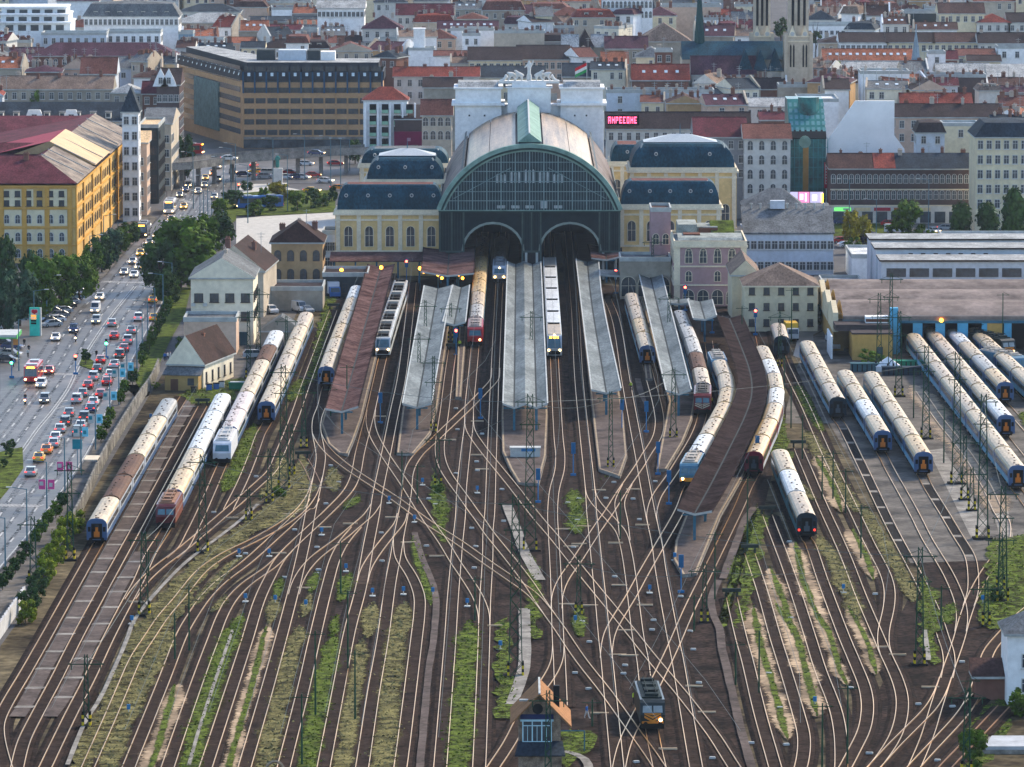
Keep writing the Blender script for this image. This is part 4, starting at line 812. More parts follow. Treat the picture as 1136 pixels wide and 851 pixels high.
# colour light signals
M_redl = mat('red_signal', (1, .05, .05), .4, emis=(1, .06, .03), estr=10); M_grn = mat('green_signal', (.1, 1, .4), .4, emis=(.05, 1, .35), estr=8)
sb = MB(); sb.cyl((0, 0, 0), (0, 0, 3.6), .09); sb.box(-.45, .45, -.1, .1, 0, .4); me_sp = sb.mesh('post', M_blue); sb = MB(); sb.box(-.35, .35, -.12, .12, 0, 1.8); me_sh = sb.mesh('signal_head', mat('signal_head', (0.02, 0.11, 0.24), 0.5))
def signal(x, y, lit=None, lab='', hh=3.6):
    r_ = thing('light_signal', lab or 'blue colour light signal on a thin post', 'signal', W(x, y), group='blue light signals'); inst(me_sp, 'post', r_, sc=(1, 1, hh / 3.6)); inst(me_sh, 'signal_head', r_, (0, 0, hh))
    if lit: l = MB(); l.cyl((0, -.13, 0), (0, -.2, 0), .26, n=8); l.build('lamp', {'r': M_redl, 'a': M_amber, 'g': M_grn}[lit], r_, (0, 0, hh + 1.3))
for x, y in ((636, 528), (730, 527), (742, 560), (717, 480), (690, 478), (755.5, 658), (597, 558), (422, 470), (533, 465), (840, 520)): signal(x, y)
for x, y, c in ((683, 326, 'r'), (705, 325, 'r'), (760, 345, 'r'), (790, 370, 'r'), (838, 372, 'r'), (451, 315, 'r'), (506, 395, 'r')): signal(x, y, c, 'signal showing a red lamp at the platform ends')
b = MB(); b.cyl((0, 0, 0), (0, 0, 4.6), .1); b.box(-.6, .6, -.1, .1, 4.5, 4.7)
me_ap = b.mesh('post', M_steel); b = MB(); b.cyl((0, 0, 0), (0, -.2, 0), .38, n=8); me_al = b.mesh('lamp', M_amber)
for x, y in ((379, 325), (423, 322), (466, 323), (486, 330), (509, 330), (507, 325), (992, 385)):
    r_ = thing('platform_lamp', 'glowing orange lamp at the head of the platforms', 'lamp', W(x, y), group='orange station lamps'); inst(me_ap, 'post', r_); inst(me_al, 'lamp', r_, (0, -.1, 4.9)); inst(me_al, 'lamp', r_, (0.8, -.1, 4.1), 0, (.8, 1, .8))
# ---------------------------------------------------------------- avenue, square
RL = [(-90, 640), (-60, 520), (0, 445), (37, 403), (60, 366), (82, 338), (110, 313), (150, 269), (176, 243), (188, 225), (193, 205), (195, 185), (190, 165)]
RRt = [(-60, 705), (0, 632), (40, 585), (70, 546), (100, 500), (118, 460), (135, 426), (160, 375), (180, 338), (192, 312), (210, 280), (226, 250), (245, 222), (262, 195), (272, 165)]
def rs(pts, n): return interp([tuple(v) for v in spline([W(*p) for p in pts], 4)], n)
NRD = 160; L_ = rs(RL, NRD); R_ = rs(RRt, NRD)
b = MB()
for i in range(NRD): b.quad((*L_[i], .08), (*R_[i], .08), (*R_[i + 1], .08), (*L_[i + 1], .08))
struct(b.build('avenue', M_asph))
sheet('square_road', [(186, 222), (262, 224), (300, 203), (420, 205), (500, 180), (500, 140), (180, 140)], 0.084, M_asph)
sheet('side_road', [(0, 470), (0, 355), (45, 330), (72, 330), (60, 366), (36, 405), (20, 440)], 0.086, M_asph)
sheet('street', [(920, 300), (925, 262), (1000, 258), (1136, 262), (1200, 262), (1200, 250), (930, 240), (915, 225), (905, 300)], 0.087, M_asph)
sheet('depot_yard', [(905, 405), (902, 372), (925, 360), (925, 300), (905, 300), (880, 395)], 0.09, M_asph)
# pavements with a kerb
def sidewalk(name, pts, z=.2, m=M_pave):
    return sheet(name, pts, z, m, thick=.14)
sidewalk('pavement', [(-60, 715), (0, 636), (41, 588), (71, 549), (101, 503), (119, 462), (136, 428), (150, 428), (168, 415), (166, 440), (154, 447), (115, 512), (86, 573), (50, 625), (19, 674), (-30, 740)])
sidewalk('pavement', [(136, 428), (161, 377), (181, 340), (194, 313), (210, 315), (205, 345), (190, 370), (180, 400), (166, 440), (154, 445)])
sidewalk('pavement', [(61, 364), (83, 337), (111, 312), (149, 269), (174, 243), (160, 236), (143, 245), (100, 290), (60, 330), (48, 345)])
sheet('garden_strip', [(150, 424), (163, 385), (186, 345), (197, 320), (212, 320), (205, 350), (188, 380), (168, 425), (160, 440)], .215, M_grass)
sheet('garden_strip', [(212, 300), (222, 270), (238, 240), (262, 228), (262, 245), (240, 262), (226, 300)], .215, M_grass)
sidewalk('traffic_island', [(-20, 580), (-40, 545), (-10, 505), (25, 497), (26, 520), (12, 540)], m=M_grass)
sidewalk('traffic_island', [(88, 406), (92, 393), (104, 402), (102, 411)], m=M_grass)
sidewalk('plaza', [(262, 215), (268, 205), (300, 205), (345, 214), (372, 214), (372, 232), (330, 226), (295, 228), (262, 228)], m=mat('pale_paving', (0.42, 0.41, 0.38), .8))
sheet('garden', [(240, 222), (262, 216), (300, 212), (372, 212), (372, 236), (300, 240), (262, 240)], .23, M_grass)
sheet('station_forecourt', [(262, 243), (372, 233), (372, 300), (330, 300), (262, 290)], .1, mat('pale_paving', (0.42, 0.41, 0.38)))
sheet('garden', [(918, 262), (930, 243), (944, 240), (990, 242), (990, 262)], .1, M_grass)
# lane paint
NL = 7
def lane(fr, i0, i1, dash=True, w=.14, per=3, on=1, name='lane_marking'):
    b = MB()
    for i in range(i0, i1):
        if dash and i % per >= on: continue
        for a, c in ((i, i + 1),):
            p, q = L_[a].lerp(R_[a], fr), L_[c].lerp(R_[c], fr); t = (q - p).normalized(); n = Vector((t.y, -t.x)) * w; q = p + (q - p) * (1 if not dash else .85)
            b.quad((*(p - n), .1), (*(p + n), .1), (*(q + n), .1), (*(q - n), .1))
    struct(b.build(name, M_white))
# the two carriageways are split by a solid double line that bends round the island
MED = [(-30, 560), (8, 522), (25, 500), (42, 476), (57, 458), (75, 433), (88, 405), (100, 385), (124, 350), (150, 318)]
md = rs(MED, 90)
for off in (-.25, .25):
    b = MB(); o = offs(md, off); o1, o2 = offs(o, -.09), offs(o, .09)
    for i in range(90): b.quad((*o1[i], .101), (*o2[i], .101), (*o2[i + 1], .101), (*o1[i + 1], .101))
    struct(b.build('centre_line', M_white))
M_tyre = mat('tyre_worn_asphalt', (.03, .031, .034), .5, .3, .1, spec=.1)
for fr in (.07, .2, .34, .45, .6, .72, .84, .94):
    for q in (-1.0, 1.0):
        b = MB(); rr = lambda i: L_[i].lerp(R_[i], fr) + Vector((q - .3, 0)) 
        for i in range(2, 140): p0, p1 = rr(i), rr(i + 1); b.quad((p0.x, p0.y, .094), (p0.x + .55, p0.y, .094), (p1.x + .55, p1.y, .094), (p1.x, p1.y, .094))
        o = b.build('tyre_worn_strip', soft(M_tyre)); edge_attr(o, lambda i: .38); struct(o)
for fr in (.14, .27, .40, .66, .78, .9): lane(fr, 6, 150)
lane(.985, 0, 90, dash=False, w=.1, name='edge_line')
def zebra(p0, p1, n, l=3.0):
    a, c = W(*p0), W(*p1); b = MB()
    for i in range(n):
        q = a.lerp(c, (i + .5) / n); d = (c - a) / n * .27; e = Vector((.35, .93, 0)) * l / 2
        b.quad(*[(v.x, v.y, .105) for v in (q - d - e, q + d - e, q + d + e, q - d + e)])
    struct(b.build('zebra_crossing', M_white))
zebra((113, 313), (160, 314), 14); zebra((-4, 561), (46, 562), 12); zebra((38, 415), (86, 416), 12); zebra((200, 222), (215, 226), 6)
for p in ((70, 446), (66, 453), (62, 465), (118, 372), (104, 392), (26, 548)):  # arrows on the lanes
    q = W(*p); b = MB(); e = Vector((.3, .95, 0)); n = Vector((.95, -.3, 0)); q.z = 0
    P_ = lambda a, c: (q + e * a + n * c + Vector((0, 0, .106)))[:]
    b.quad(P_(-2, -.1), P_(-2, .1), P_(1, .1), P_(1, -.1)); b.add([P_(1, -.4), P_(1, .4), P_(2.2, 0)], [(0, 1, 2)]); struct(b.build('lane_arrow', M_white))
def rdir(x, y):
    p = W(x, y); i = min(range(NRD), key=lambda k: abs((L_[k].y + R_[k].y) / 2 - p.y)); i = max(1, min(NRD - 2, i)); d = (L_[i + 1] + R_[i + 1] - L_[i - 1] - R_[i - 1])
    return math.atan2(-d.x, d.y)

# ---------------------------------------------------------------- vehicles
PC = {'white': (0.62, 0.63, 0.64), 'silver': (0.33, 0.35, 0.37), 'grey': (0.14, 0.15, 0.17), 'black': (0.015, 0.016, 0.02), 'dark blue': (0.02, 0.04, 0.12), 'red': (0.38, 0.015, 0.02), 'yellow': (0.72, 0.42, 0.02), 'orange': (0.75, 0.25, 0.02), 'blue': (0.03, 0.13, 0.4), 'pale blue': (0.3, 0.45, 0.55)}
PMt = {k: mat('paint_' + k.replace(' ', '_'), v, 0.25, 0.05, 1.0, spec=.7) for k, v in PC.items()}
CM = {}
def car_meshes(kind, col):
    k = (kind, col)
    if k in CM: return CM[k]
    b = MB(); g = MB(); w_ = .88
    if kind == 'car':
        lo = [(-2.15, .3), (-2.2, .62), (-2.1, .78), (-1.15, .92), (1.7, .98), (2.1, .92), (2.2, .6), (2.15, .3)]
        cb = [(-1.25, .92), (-.5, 1.40), (.95, 1.44), (1.85, .98)]; rf = (-.55, .95, 1.42)
    elif kind == 'van':
        lo = [(-2.6, .35), (-2.65, .9), (-2.5, 1.15), (-1.9, 1.25), (2.6, 1.35), (2.65, .35)]; cb = [(-1.95, 1.25), (-1.3, 2.05), (2.5, 2.15), (2.62, 1.3)]; rf = (-1.3, 2.5, 2.12)
    else:
        lo = [(-2.25, .35), (-2.3, .8), (-2.15, .98), (-1.3, 1.08), (2.1, 1.12), (2.2, .35)]; cb = [(-1.35, 1.08), (-.75, 1.62), (1.6, 1.66), (2.1, 1.1)]; rf = (-.75, 1.6, 1.64)
    b.prof(lo, -w_, w_); b.prof([(p[0] * 1.0, p[1] + .02) for p in cb[:1]] + [(cb[0][0] + .1, cb[0][1] + .03), (cb[3][0] - .1, cb[3][1])], -w_ + .05, w_ - .05) if False else None
    b.box(-w_ + .14, w_ - .14, rf[0], rf[1], rf[2] - .03, rf[2] + .03)
    for s in (-1, 1):
        b.bar((s * (w_ - .13), cb[0][0], cb[0][1]), (s * (w_ - .17), cb[1][0], cb[1][1]), .05); b.bar((s * (w_ - .13), cb[3][0], cb[3][1]), (s * (w_ - .17), cb[2][0], cb[2][1]), .08); b.bar((s * (w_ - .1), .3, cb[0][1]), (s * (w_ - .13), .3, rf[2]), .06)
    if kind == 'van': b.box(-w_ + .06, w_ - .06, -.4, 2.5, 1.2, 2.13)
    g.prof(cb, -w_ + .12, w_ - .12)
    wl = MB(); wl.cyl((-.1, 0, 0), (.1, 0, 0), .32, n=10, m=0); wl.cyl((-.11, 0, 0), (.11, 0, 0), .17, n=8, m=1)
    lm = MB(); lm.box(-.17, .17, -.05, .03, -.07, .08)
    pl = MB(); pl.box(-.26, .26, -.03, .03, -.06, .06)
    CM[k] = (b.mesh('body', PMt[col]), g.mesh('glass_cabin', M_glass), wl.mesh('wheel', [M_black, PMt['silver']]), lm.mesh('headlight', M_head), lm.mesh('taillight', M_tail), lm.mesh('headlight', M_boxw), lm.mesh('taillight', mat('dull_red', (.3, .02, .02), .4)), lo, pl.mesh('number_plate', M_boxw)); return CM[k]
def vehicle(x, y, col, where, kind='car', away=None, lit=True, rz=None, sign=False, label=None, z=0.0, grp=None):
    a = rdir(x, y) if rz is None else rz
    if away: a += math.pi
    m = car_meshes(kind, col); p = W(x, y, z) + Vector((0, 0, .1))
    nm = {'car': 'car', 'van': 'van', 'suv': 'car'}[kind]
    lb = label or ('%s %s %s' % (col, {'car': 'car', 'van': 'van', 'suv': 'tall estate car'}[kind] if not sign else 'taxi with a roof sign', where))
    r_ = thing('taxi' if sign else ('delivery_van' if kind == 'van' else 'car'), lb, 'taxi' if sign else nm, p, a, group=grp or 'cars on the streets')
    inst(m[0], 'body', r_); inst(m[1], 'windows', r_); lo = m[7]
    fy, ry = lo[1][0], lo[-2][0]; wb = 1.32 if kind != 'van' else 1.7
    for sx in (-1, 1):
        for sy in (-1, 1): inst(m[2], 'wheel', r_, (sx * .8, sy * wb, .32))
        inst(m[3] if lit else m[5], 'headlight', r_, (sx * .62, fy - .02, .68)); inst(m[4] if lit else m[6], 'taillight', r_, (sx * .66, -fy + .0, .82))
    inst(m[8], 'number_plate', r_, (0, fy - .03, .5)); inst(m[8], 'number_plate', r_, (0, -fy + .03, .6))
    if sign: q = MB(); q.box(-.35, .35, -.12, .12, 1.46, 1.66); q.build('roof_sign', M_boxw, r_)
    return r_
A_ = 'coming towards the viewer on the avenue'; B_ = 'queuing away from the viewer on the avenue'
for x, y, c, k in ((111, 333, 'white', 'car'), (106, 347, 'white', 'van'), (107, 359, 'silver', 'suv'), (82, 369, 'dark blue', 'suv'), (62, 378, 'white', 'car'), (55, 415, 'red', 'car'), (46, 430, 'white', 'suv'), (50, 447, 'grey', 'suv'), (138, 305, 'silver', 'car'), (149, 308, 'white', 'car'), (147.5, 293, 'silver', 'car'), (154.5, 299, 'white', 'car'), (163, 290, 'white', 'car'), (174, 264, 'silver', 'car'), (166, 272, 'grey', 'car'), (183, 256, 'white', 'van'), (190, 254, 'white', 'van'), (190, 246, 'grey', 'car'), (164, 254, 'grey', 'car'), (199.5, 219, 'grey', 'car'), (206, 213, 'dark blue', 'car'), (209, 208, 'silver', 'car'), (220, 215, 'white', 'car'), (227, 208, 'silver', 'car'), (228, 200, 'yellow', 'car'), (242, 201, 'white', 'car'), (236, 195, 'orange', 'car'), (242, 187, 'white', 'van'), (225, 181, 'grey', 'car'), (238, 221, 'silver', 'car')):
    vehicle(x, y, c, A_ if y > 240 else 'driving near the overpass end of the avenue', k)
for x, y, c, k in ((124.5, 362, 'silver', 'car'), (154, 356, 'white', 'suv'), (146, 370, 'silver', 'car'), (127, 376, 'red', 'car'), (142, 381, 'silver', 'suv'), (138, 390, 'red', 'car'), (133, 397, 'black', 'suv'), (112, 403, 'red', 'car'), (127, 408, 'white', 'car'), (108, 413, 'black', 'car'), (123, 419, 'white', 'car'), (104, 422, 'silver', 'suv'), (119, 427, 'red', 'car'), (98, 431, 'red', 'car'), (92, 440, 'grey', 'car'), (85.5, 447, 'silver', 'suv'), (112, 441, 'red', 'car'), (104, 450, 'white', 'car'), (101, 457, 'dark blue', 'car'), (77, 462, 'grey', 'car'), (94, 467, 'black', 'suv'), (73, 472, 'black', 'suv'), (90, 476, 'silver', 'car'), (87, 483, 'black', 'suv'), (67, 480, 'silver', 'car'), (62, 489, 'white', 'car'), (60, 496, 'silver', 'car'), (34.5, 528, 'silver', 'car')):
    vehicle(x, y, c, B_, k, away=True)
for x, y, c, aw in ((170, 336, 'yellow', 1), (171, 356, 'yellow', 1), (52, 503, 'orange', 1), (43.5, 512, 'yellow', 1), (156, 284, 'yellow', 0), (204, 232, 'yellow', 0), (284, 193, 'yellow', 1)):
    vehicle(x, y, c, 'on the avenue', away=aw, sign=True, rz=R(80) if y == 193 else None)
for i, (x, y, c) in enumerate(((94, 318, 'silver'), (90, 323, 'white'), (86, 328, 'white'), (82, 333, 'pale blue'), (77, 338, 'silver'), (73, 343, 'black'), (69, 348, 'silver'), (65, 353, 'grey'), (61, 358, 'white'), (57, 363, 'silver'), (52, 360, 'black'), (56, 349, 'black'), (62, 342, 'grey'))):
    vehicle(x, y, c, 'parked slantwise beside the green price pylon', lit=False, rz=R(-60), grp='cars parked beside the avenue')
for x, y, c, rz, k in ((271, 196, 'dark blue', 80, 'car'), (282, 186, 'red', 170, 'car'), (294, 198, 'silver', 85, 'car'), (298, 194, 'white', 85, 'suv'), (316, 199, 'white', 80, 'car'), (322, 194, 'red', 80, 'car'), (329, 199, 'dark blue', 95, 'car'), (335, 199, 'white', 70, 'car'), (347, 197, 'red', 95, 'car'), (361, 203, 'white', 70, 'car'), (376, 211, 'orange', 80, 'car'), (346, 214, 'yellow', 80, 'car'), (258.5, 193, 'black', 10, 'car'), (339, 184, 'white', 85, 'car'), (372, 184, 'red', 95, 'car')):
    vehicle(x, y, c, 'on the square below the overpass', k, rz=R(rz))
for x, y, c, rz in ((351, 162.5, 'dark blue', 80), (254, 168.5, 'white', 95)): vehicle(x, y + 10, c, 'on top of the overpass in front of the hotel', rz=R(rz), z=6.0)
for x, y, c, rz, k in ((933, 270, 'red', 100, 'car'), (939, 275, 'white', 110, 'car'), (993.5, 259, 'white', 80, 'van'), (994.6, 269.5, 'black', 85, 'car'), (1004, 272, 'silver', 85, 'car'), (1038, 265, 'yellow', 20, 'car'), (1043, 270, 'silver', 20, 'car'), (1050, 256, 'silver', 85, 'car'), (1060, 256, 'silver', 85, 'car'), (1109, 261, 'silver', 60, 'car'), (987, 251, 'red', 85, 'car'), (934, 249, 'dark blue', 90, 'car'), (1035, 259, 'white', 30, 'car'), (962, 262, 'grey', 85, 'car')):
    vehicle(x, y, c, 'in the street behind the depot', k, rz=R(rz), lit=x > 1030)
for x, y, c, rz, k in ((922, 380, 'white', 5, 'suv'), (925, 388, 'white', 5, 'van'), (301, 348, 'white', 20, 'suv'), (332, 346, 'white', 25, 'van'), (268, 372, 'white', 80, 'van'), (282, 398, 'silver', 95, 'suv'), (340, 347, 'silver', 25, 'car')):
    vehicle(x, y, c, 'parked in the yard ' + ('by the depot wall' if x > 900 else 'behind the white railway house'), k, rz=R(rz), lit=False, grp='cars parked in the railway yards')
for x, y, c in ((12, 396, 'silver'), (5, 384, 'black'), (14, 388, 'dark blue'), (8, 402, 'black')): vehicle(x, y, c, 'standing at the filling station', rz=R(70), lit=False, grp='cars at the filling station')
def bus(x, y, col, lab, rz=None, L=12, away=False, h=3.1, artic=False):
    a = (rdir(x, y) if rz is None else rz) + (math.pi if away else 0); r_ = thing('bus', lab, 'bus', W(x, y) + Vector((0, 0, .1)), a)
    b = MB(); b.prof([(0, .35), (-.02, 1.2), (.25, h), (L - .1, h), (L, .35)], -1.27, 1.27); b.build('body', PMt[col], r_)
    g = MB(); g.quad((-1.15, -.06, 1.3), (1.15, -.06, 1.3), (1.1, .18, h - .35), (-1.1, .18, h - .35)); g.build('windscreen', M_glass, r_)
    for s in (-1, 1): g = MB(); g.box(s * 1.28 - .02, s * 1.28 + .02, .6, L - .6, 1.4, h - .5); g.build('side_window_band', M_glass, r_)
    g = MB(); g.box(-1.0, 1.0, 2, 4, h, h + .25); g.box(-.8, .8, L - 4, L - 2, h, h + .3); g.build('roof_unit', PMt['silver'], r_)
    w = MB(); w.cyl((-.14, 0, 0), (.14, 0, 0), .48, n=10); w = w.mesh('wheel', M_black)
    for yy in (2.4, L - 3): [inst(w, 'wheel', r_, (s * 1.15, yy, .48)) for s in (-1, 1)]
    for s in (-1, 1): inst(ME_HEAD, 'headlight', r_, (s * .95, -.04, .75), 0, (1.3, 1, 1.1)); inst(ME_TAIL, 'taillight', r_, (s * .95, L + .06, .9))
    g = MB(); g.box(-.7, .7, -.02, .06, h - .33, h - .08); g.build('destination_sign', M_amber, r_)
bus(34, 426, 'red', 'red city bus with two headlights at the bottom left crossing'); bus(157, 264.5, 'black', 'dark city bus with one orange headlight beside the yellow block', L=12)
bus(187, 238, 'white', 'white touring coach coming down the avenue'); bus(262, 232, 'blue', 'blue and red city bus with red tail lamps by the gardens', rz=R(110), away=True)
bus(225, 172, 'red', 'red articulated bus half hidden beneath the hotel', rz=R(80), L=16)
def truck(x, y, lab, cab, box, rz=0):
    r_ = thing('box_truck', lab, 'truck', W(x, y) + Vector((0, 0, .1)), rz)
    b = MB(); b.prof([(0, .5), (-.05, 1.3), (.35, 2.4), (1.9, 2.4), (1.9, .5)], -1.1, 1.1); b.build('cab', PMt[cab], r_)
    b = MB(); b.box(-1.2, 1.2, 2.1, 7, .9, 3.3); b.build('cargo_box', PMt[box], r_); b = MB(); b.quad((-1, -.09, 1.4), (1, -.09, 1.4), (.95, .3, 2.3), (-.95, .3, 2.3)); b.build('windscreen', M_glass, r_)
    w = MB(); w.cyl((-.14, 0, 0), (.14, 0, 0), .45, n=10); w = w.mesh('wheel', M_black)
    for yy in (1, 5.6): [inst(w, 'wheel', r_, (s * .98, yy, .45)) for s in (-1, 1)]
truck(880, 379, 'box truck with a yellow cargo box and white cab beside the beige house', 'white', 'yellow', R(3)); truck(372, 332, 'small blue truck in the yard left of the platforms', 'blue', 'white', R(10)); truck(352, 338, 'white box truck behind the parked coaches at left', 'white', 'white', R(5))

# ---------------------------------------------------------------- people
def person_mesh(pose, shirt, legs):
    me = bpy.data.meshes.new('person'); sw = {'stand': .0, 'walk': .28}[pose]
    V = [(0, 0, .98), (0, 0, 1.2), (0, 0, 1.42), (0, 0, 1.55), (0, -.02, 1.68), (.1, 0, .93), (.11, -sw * .6, .5), (.12, -sw, .08), (.12, -sw - .16, .04), (-.1, 0, .93), (-.11, sw * .4, .5), (-.12, sw, .1), (-.12, sw - .14, .05), (.2, 0, 1.4), (.25, sw * .5, 1.14), (.24, sw * .2 - .1, .88), (-.2, 0, 1.4), (-.25, -sw * .5, 1.14), (-.24, -sw * .6 - .1, .9)]
    E = [(0, 1), (1, 2), (2, 3), (3, 4), (0, 5), (5, 6), (6, 7), (7, 8), (0, 9), (9, 10), (10, 11), (11, 12), (2, 13), (13, 14), (14, 15), (2, 16), (16, 17), (17, 18)]
    rad = [.15, .14, .16, .055, .11, .1, .07, .05, .04, .1, .07, .05, .04, .07, .05, .04, .07, .05, .04]
    me.from_pydata(V, E, []); o = bpy.data.objects.new('tmp', me); COL.objects.link(o)
    md = o.modifiers.new('s', 'SKIN')
    for i, v in enumerate(me.skin_vertices[0].data): v.radius = (rad[i], rad[i]); v.use_root = (i == 0)
    o.modifiers.new('u', 'SUBSURF').levels = 1
    dg = bpy.context.evaluated_depsgraph_get(); m2 = bpy.data.meshes.new_from_object(o.evaluated_get(dg)); bpy.data.objects.remove(o)
    m2.materials.clear()
    for c in (mat('cloth_' + shirt[0], shirt[1], .8), mat('cloth_' + legs[0], legs[1], .8), mat('skin', (0.45, 0.26, 0.18), .6), mat('hair', (0.03, 0.02, 0.015), .7)): m2.materials.append(c)
    for p in m2.polygons: z = p.center.z; p.material_index = 1 if z < .95 else (0 if z < 1.5 else (3 if z > 1.7 or (p.center.y > .03 and z > 1.58) else 2)); p.use_smooth = True
    return m2
PE = {'y': ('vest', (0.45, 0.6, 0.05)), 'b': ('blue', (0.03, 0.12, 0.35)), 'w': ('white', (0.5, 0.5, 0.5)), 'k': ('black', (0.02, 0.02, 0.025)), 'r': ('red', (0.3, 0.03, 0.04))}; PMS = {}
def person(x, y, sh, lg, lab, pose='walk', rz=0, z=0.12):
    k = (pose, sh, lg)
    if k not in PMS: PMS[k] = person_mesh(pose, PE[sh], PE[lg])
    o = inst(PMS[k], 'person', None, W(x, y) + Vector((0, 0, z)), rz); thing('', lab, 'person', o=o)
person(651, 798, 'b', 'w', 'person in a blue top walking across the ballast right of the signal hut', rz=R(60)); person(704, 783, 'y', 'k', 'worker in a yellow vest beside the orange chevron locomotive', 'stand')
for x, y, a, c, l in ((183, 402, 'b', 'k', 'leftmost of three people walking on the pavement below the garden strip'), (186, 401.5, 'w', 'k', 'middle one of three people walking below the garden strip'), (189, 401, 'w', 'w', 'rightmost of three people walking below the garden strip'), (27, 386, 'k', 'k', 'person in black near the green price pylon'), (32, 393, 'k', 'k', 'person in black below the orange board'), (31, 398, 'w', 'k', 'person in a white top at the bus stop crossing'), (20, 400, 'y', 'k', 'person in a yellow top near the filling station'), (110, 524, 'r', 'k', 'person in dark red beside the bus shelter'), (700, 437, 'y', 'k', 'worker in a yellow vest between platform tracks'), (510, 390, 'y', 'k', 'worker in a yellow vest below the grey roof'), (814, 527, 'k', 'k', 'person in black under the curved roof edge'), (107, 399, 'k', 'k', 'person waiting on the traffic island'), (790, 452, 'y', 'k', 'worker in a yellow vest beside the curved train'), (15, 409, 'b', 'k', 'person in blue by the red bus')):
    person(x, y, a, c, l, rz=random.uniform(-2, 2), z=.6 if 'roof' in l or 'platform' in l else .2)
def moto(x, y, lab, col):
    r_ = thing('motorcycle', lab, 'motorcycle', W(x, y) + Vector((0, 0, .1)), rdir(x, y)); b = MB(); b.prof([(-.6, .5), (-.7, .9), (-.3, .95), (.6, .8), (.9, .75), (.5, .4)], -.15, .15); b.bar((-.5, -.0, .95), (-.8, 0, .3), .06); b.bar((-.35, -.5, 1.05), (-.35, -.5, 1.05001), .05) if False else None; b.bar((-.35, -.55, 1.05), (.35, -.55, 1.05), .05); b.build('frame', PMt[col], r_)
    for yy in (-.75, .7): w = MB(); w.cyl((-.07, yy, .32), (.07, yy, .32), .32, n=12); w.build('wheel', M_black, r_)
    inst(ME_HEAD, 'headlight', r_, (0, -.75, .8)); o = inst(person_mesh('stand', PE['k'], PE['b']), 'person', None, W(x, y) + Vector((0, 0, .35)), rdir(x, y)); thing('', 'rider in black on the ' + lab, 'person', o=o)
moto(84, 379.5, 'motorcycle with a lit lamp near the dark blue car', 'black'); moto(28, 449, 'motorcycle left of the grey car', 'red')

# ---------------------------------------------------------------- street furniture
lb_ = MB(); lb_.cyl((0, 0, 0), (0, 0, 10), .13, .08, 6); me_lp = lb_.mesh('pole', mat('lamp_pole_blue', (0.08, 0.16, 0.20), .5)); lb_ = MB(); lb_.bar((0, 0, 0), (-2.2, 0, .35), .09); me_la = lb_.mesh('arm', mat('lamp_pole_blue', (0.08, 0.16, 0.20))); lb_ = MB(); lb_.box(-3.0, -2.1, -.16, .16, .28, .42); me_lh = lb_.mesh('lamp_head', M_boxw)
sg = MB(); sg.box(.2, 1.2, -.05, .05, 0, 1.5, 0); sg.box(-1.2, -.2, -.05, .05, 0, 1.5, 1); sg.box(.4, .9, -.07, -.05, .4, 1.0, 2); sg.box(-1.1, -.5, -.07, -.05, .6, 1.2, 2)
BN = {'b': sg.mesh('banner', [mat('banner_blue', (0.15, 0.5, 0.65), .6), M_boxw, mat('banner_dark', (0.02, 0.2, 0.25), .6)]), 'p': sg.mesh('banner', [mat('banner_pink', (0.6, 0.08, 0.25), .6), mat('banner_pink', (0, 0, 0)), M_boxw])}
def lamp(x, y, yt, side=1, banner=None, bz=4.5):
    h = min(14, max(6, HT(yt, W(x, y).y))); r_ = thing('street_lamp', 'blue-grey street lamp' + (' carrying two small advertising banners' if banner else ''), 'street lamp', W(x, y) + Vector((0, 0, .1)), rdir(x, y) if x < 280 else 0, group='street lamps')
    inst(me_lp, 'pole', r_, sc=(1, 1, h / 10)); inst(me_la, 'arm', r_, (0, 0, h - .1), 0 if side > 0 else math.pi); inst(me_lh, 'lamp_head', r_, (0, 0, h - .1), 0 if side > 0 else math.pi)
    if banner: inst(BN[banner], 'banner', r_, (0, 0, bz), -(rdir(x, y)) if x < 280 else 0)
for a in ((191, 331, 292, 1), (181, 348, 305, 1), (172, 365, 320, 1), (164, 380, 335, 1), (158, 398, 345, 1), (152, 412, 362, 1), (141, 430, 385, 1, 'b', 3), (132, 450, 400, 1, 'b', 5), (122, 470, 415, 1, 'b', 4), (106, 500, 440, 1, 'b', 4.5), (90, 526, 465, 1, 'b', 6), (72, 546, 486, 1, 'p', 3.2), (52, 565, 513, 1, 'p', 3), (30, 602, 543, 1), (6, 633, 575, 1), (52, 353, 307, -1), (38, 373, 323, -1), (100, 296, 262, -1), (115, 268, 245, -1), (21, 412, 355, -1), (131, 276, 250, -1)): lamp(*a)
for a in ((214.5, 232, 165), (230.6, 240, 196), (248, 238, 170), (256.5, 225, 165), (261.5, 215, 160), (275, 248, 160), (303, 215, 150), (319, 235, 150), (338, 200, 150), (367, 212, 148), (378, 215, 150), (222, 258, 212), (226, 262, 213), (235, 240, 215), (388, 190, 155), (942, 262, 200), (1030, 260, 200), (972, 262, 222)): lamp(*a)
def tlight(x, y, c, lab):
    r_ = thing('traffic_light', lab, 'traffic light', W(x, y) + Vector((0, 0, .1))); inst(me_sp, 'post', r_); b = MB(); b.box(-.22, .22, -.15, .15, 2.6, 3.7); b.build('signal_head', M_black, r_); l = MB(); l.cyl((0, -.16, 0), (0, -.2, 0), .26, n=8); l.build('lamp', {'r': M_redl, 'g': M_grn}[c], r_, (0, 0, 3.45 if c == 'r' else 2.85))
tlight(84, 416, 'r', 'traffic light showing red by the small round tree'); tlight(118, 398, 'g', 'traffic light showing green beside the queue'); tlight(13, 420, 'g', 'traffic light showing green left of the red bus'); tlight(162, 222, 'g', 'green traffic light at the white tower house'); tlight(265, 220, 'r', 'red traffic light at the gardens')
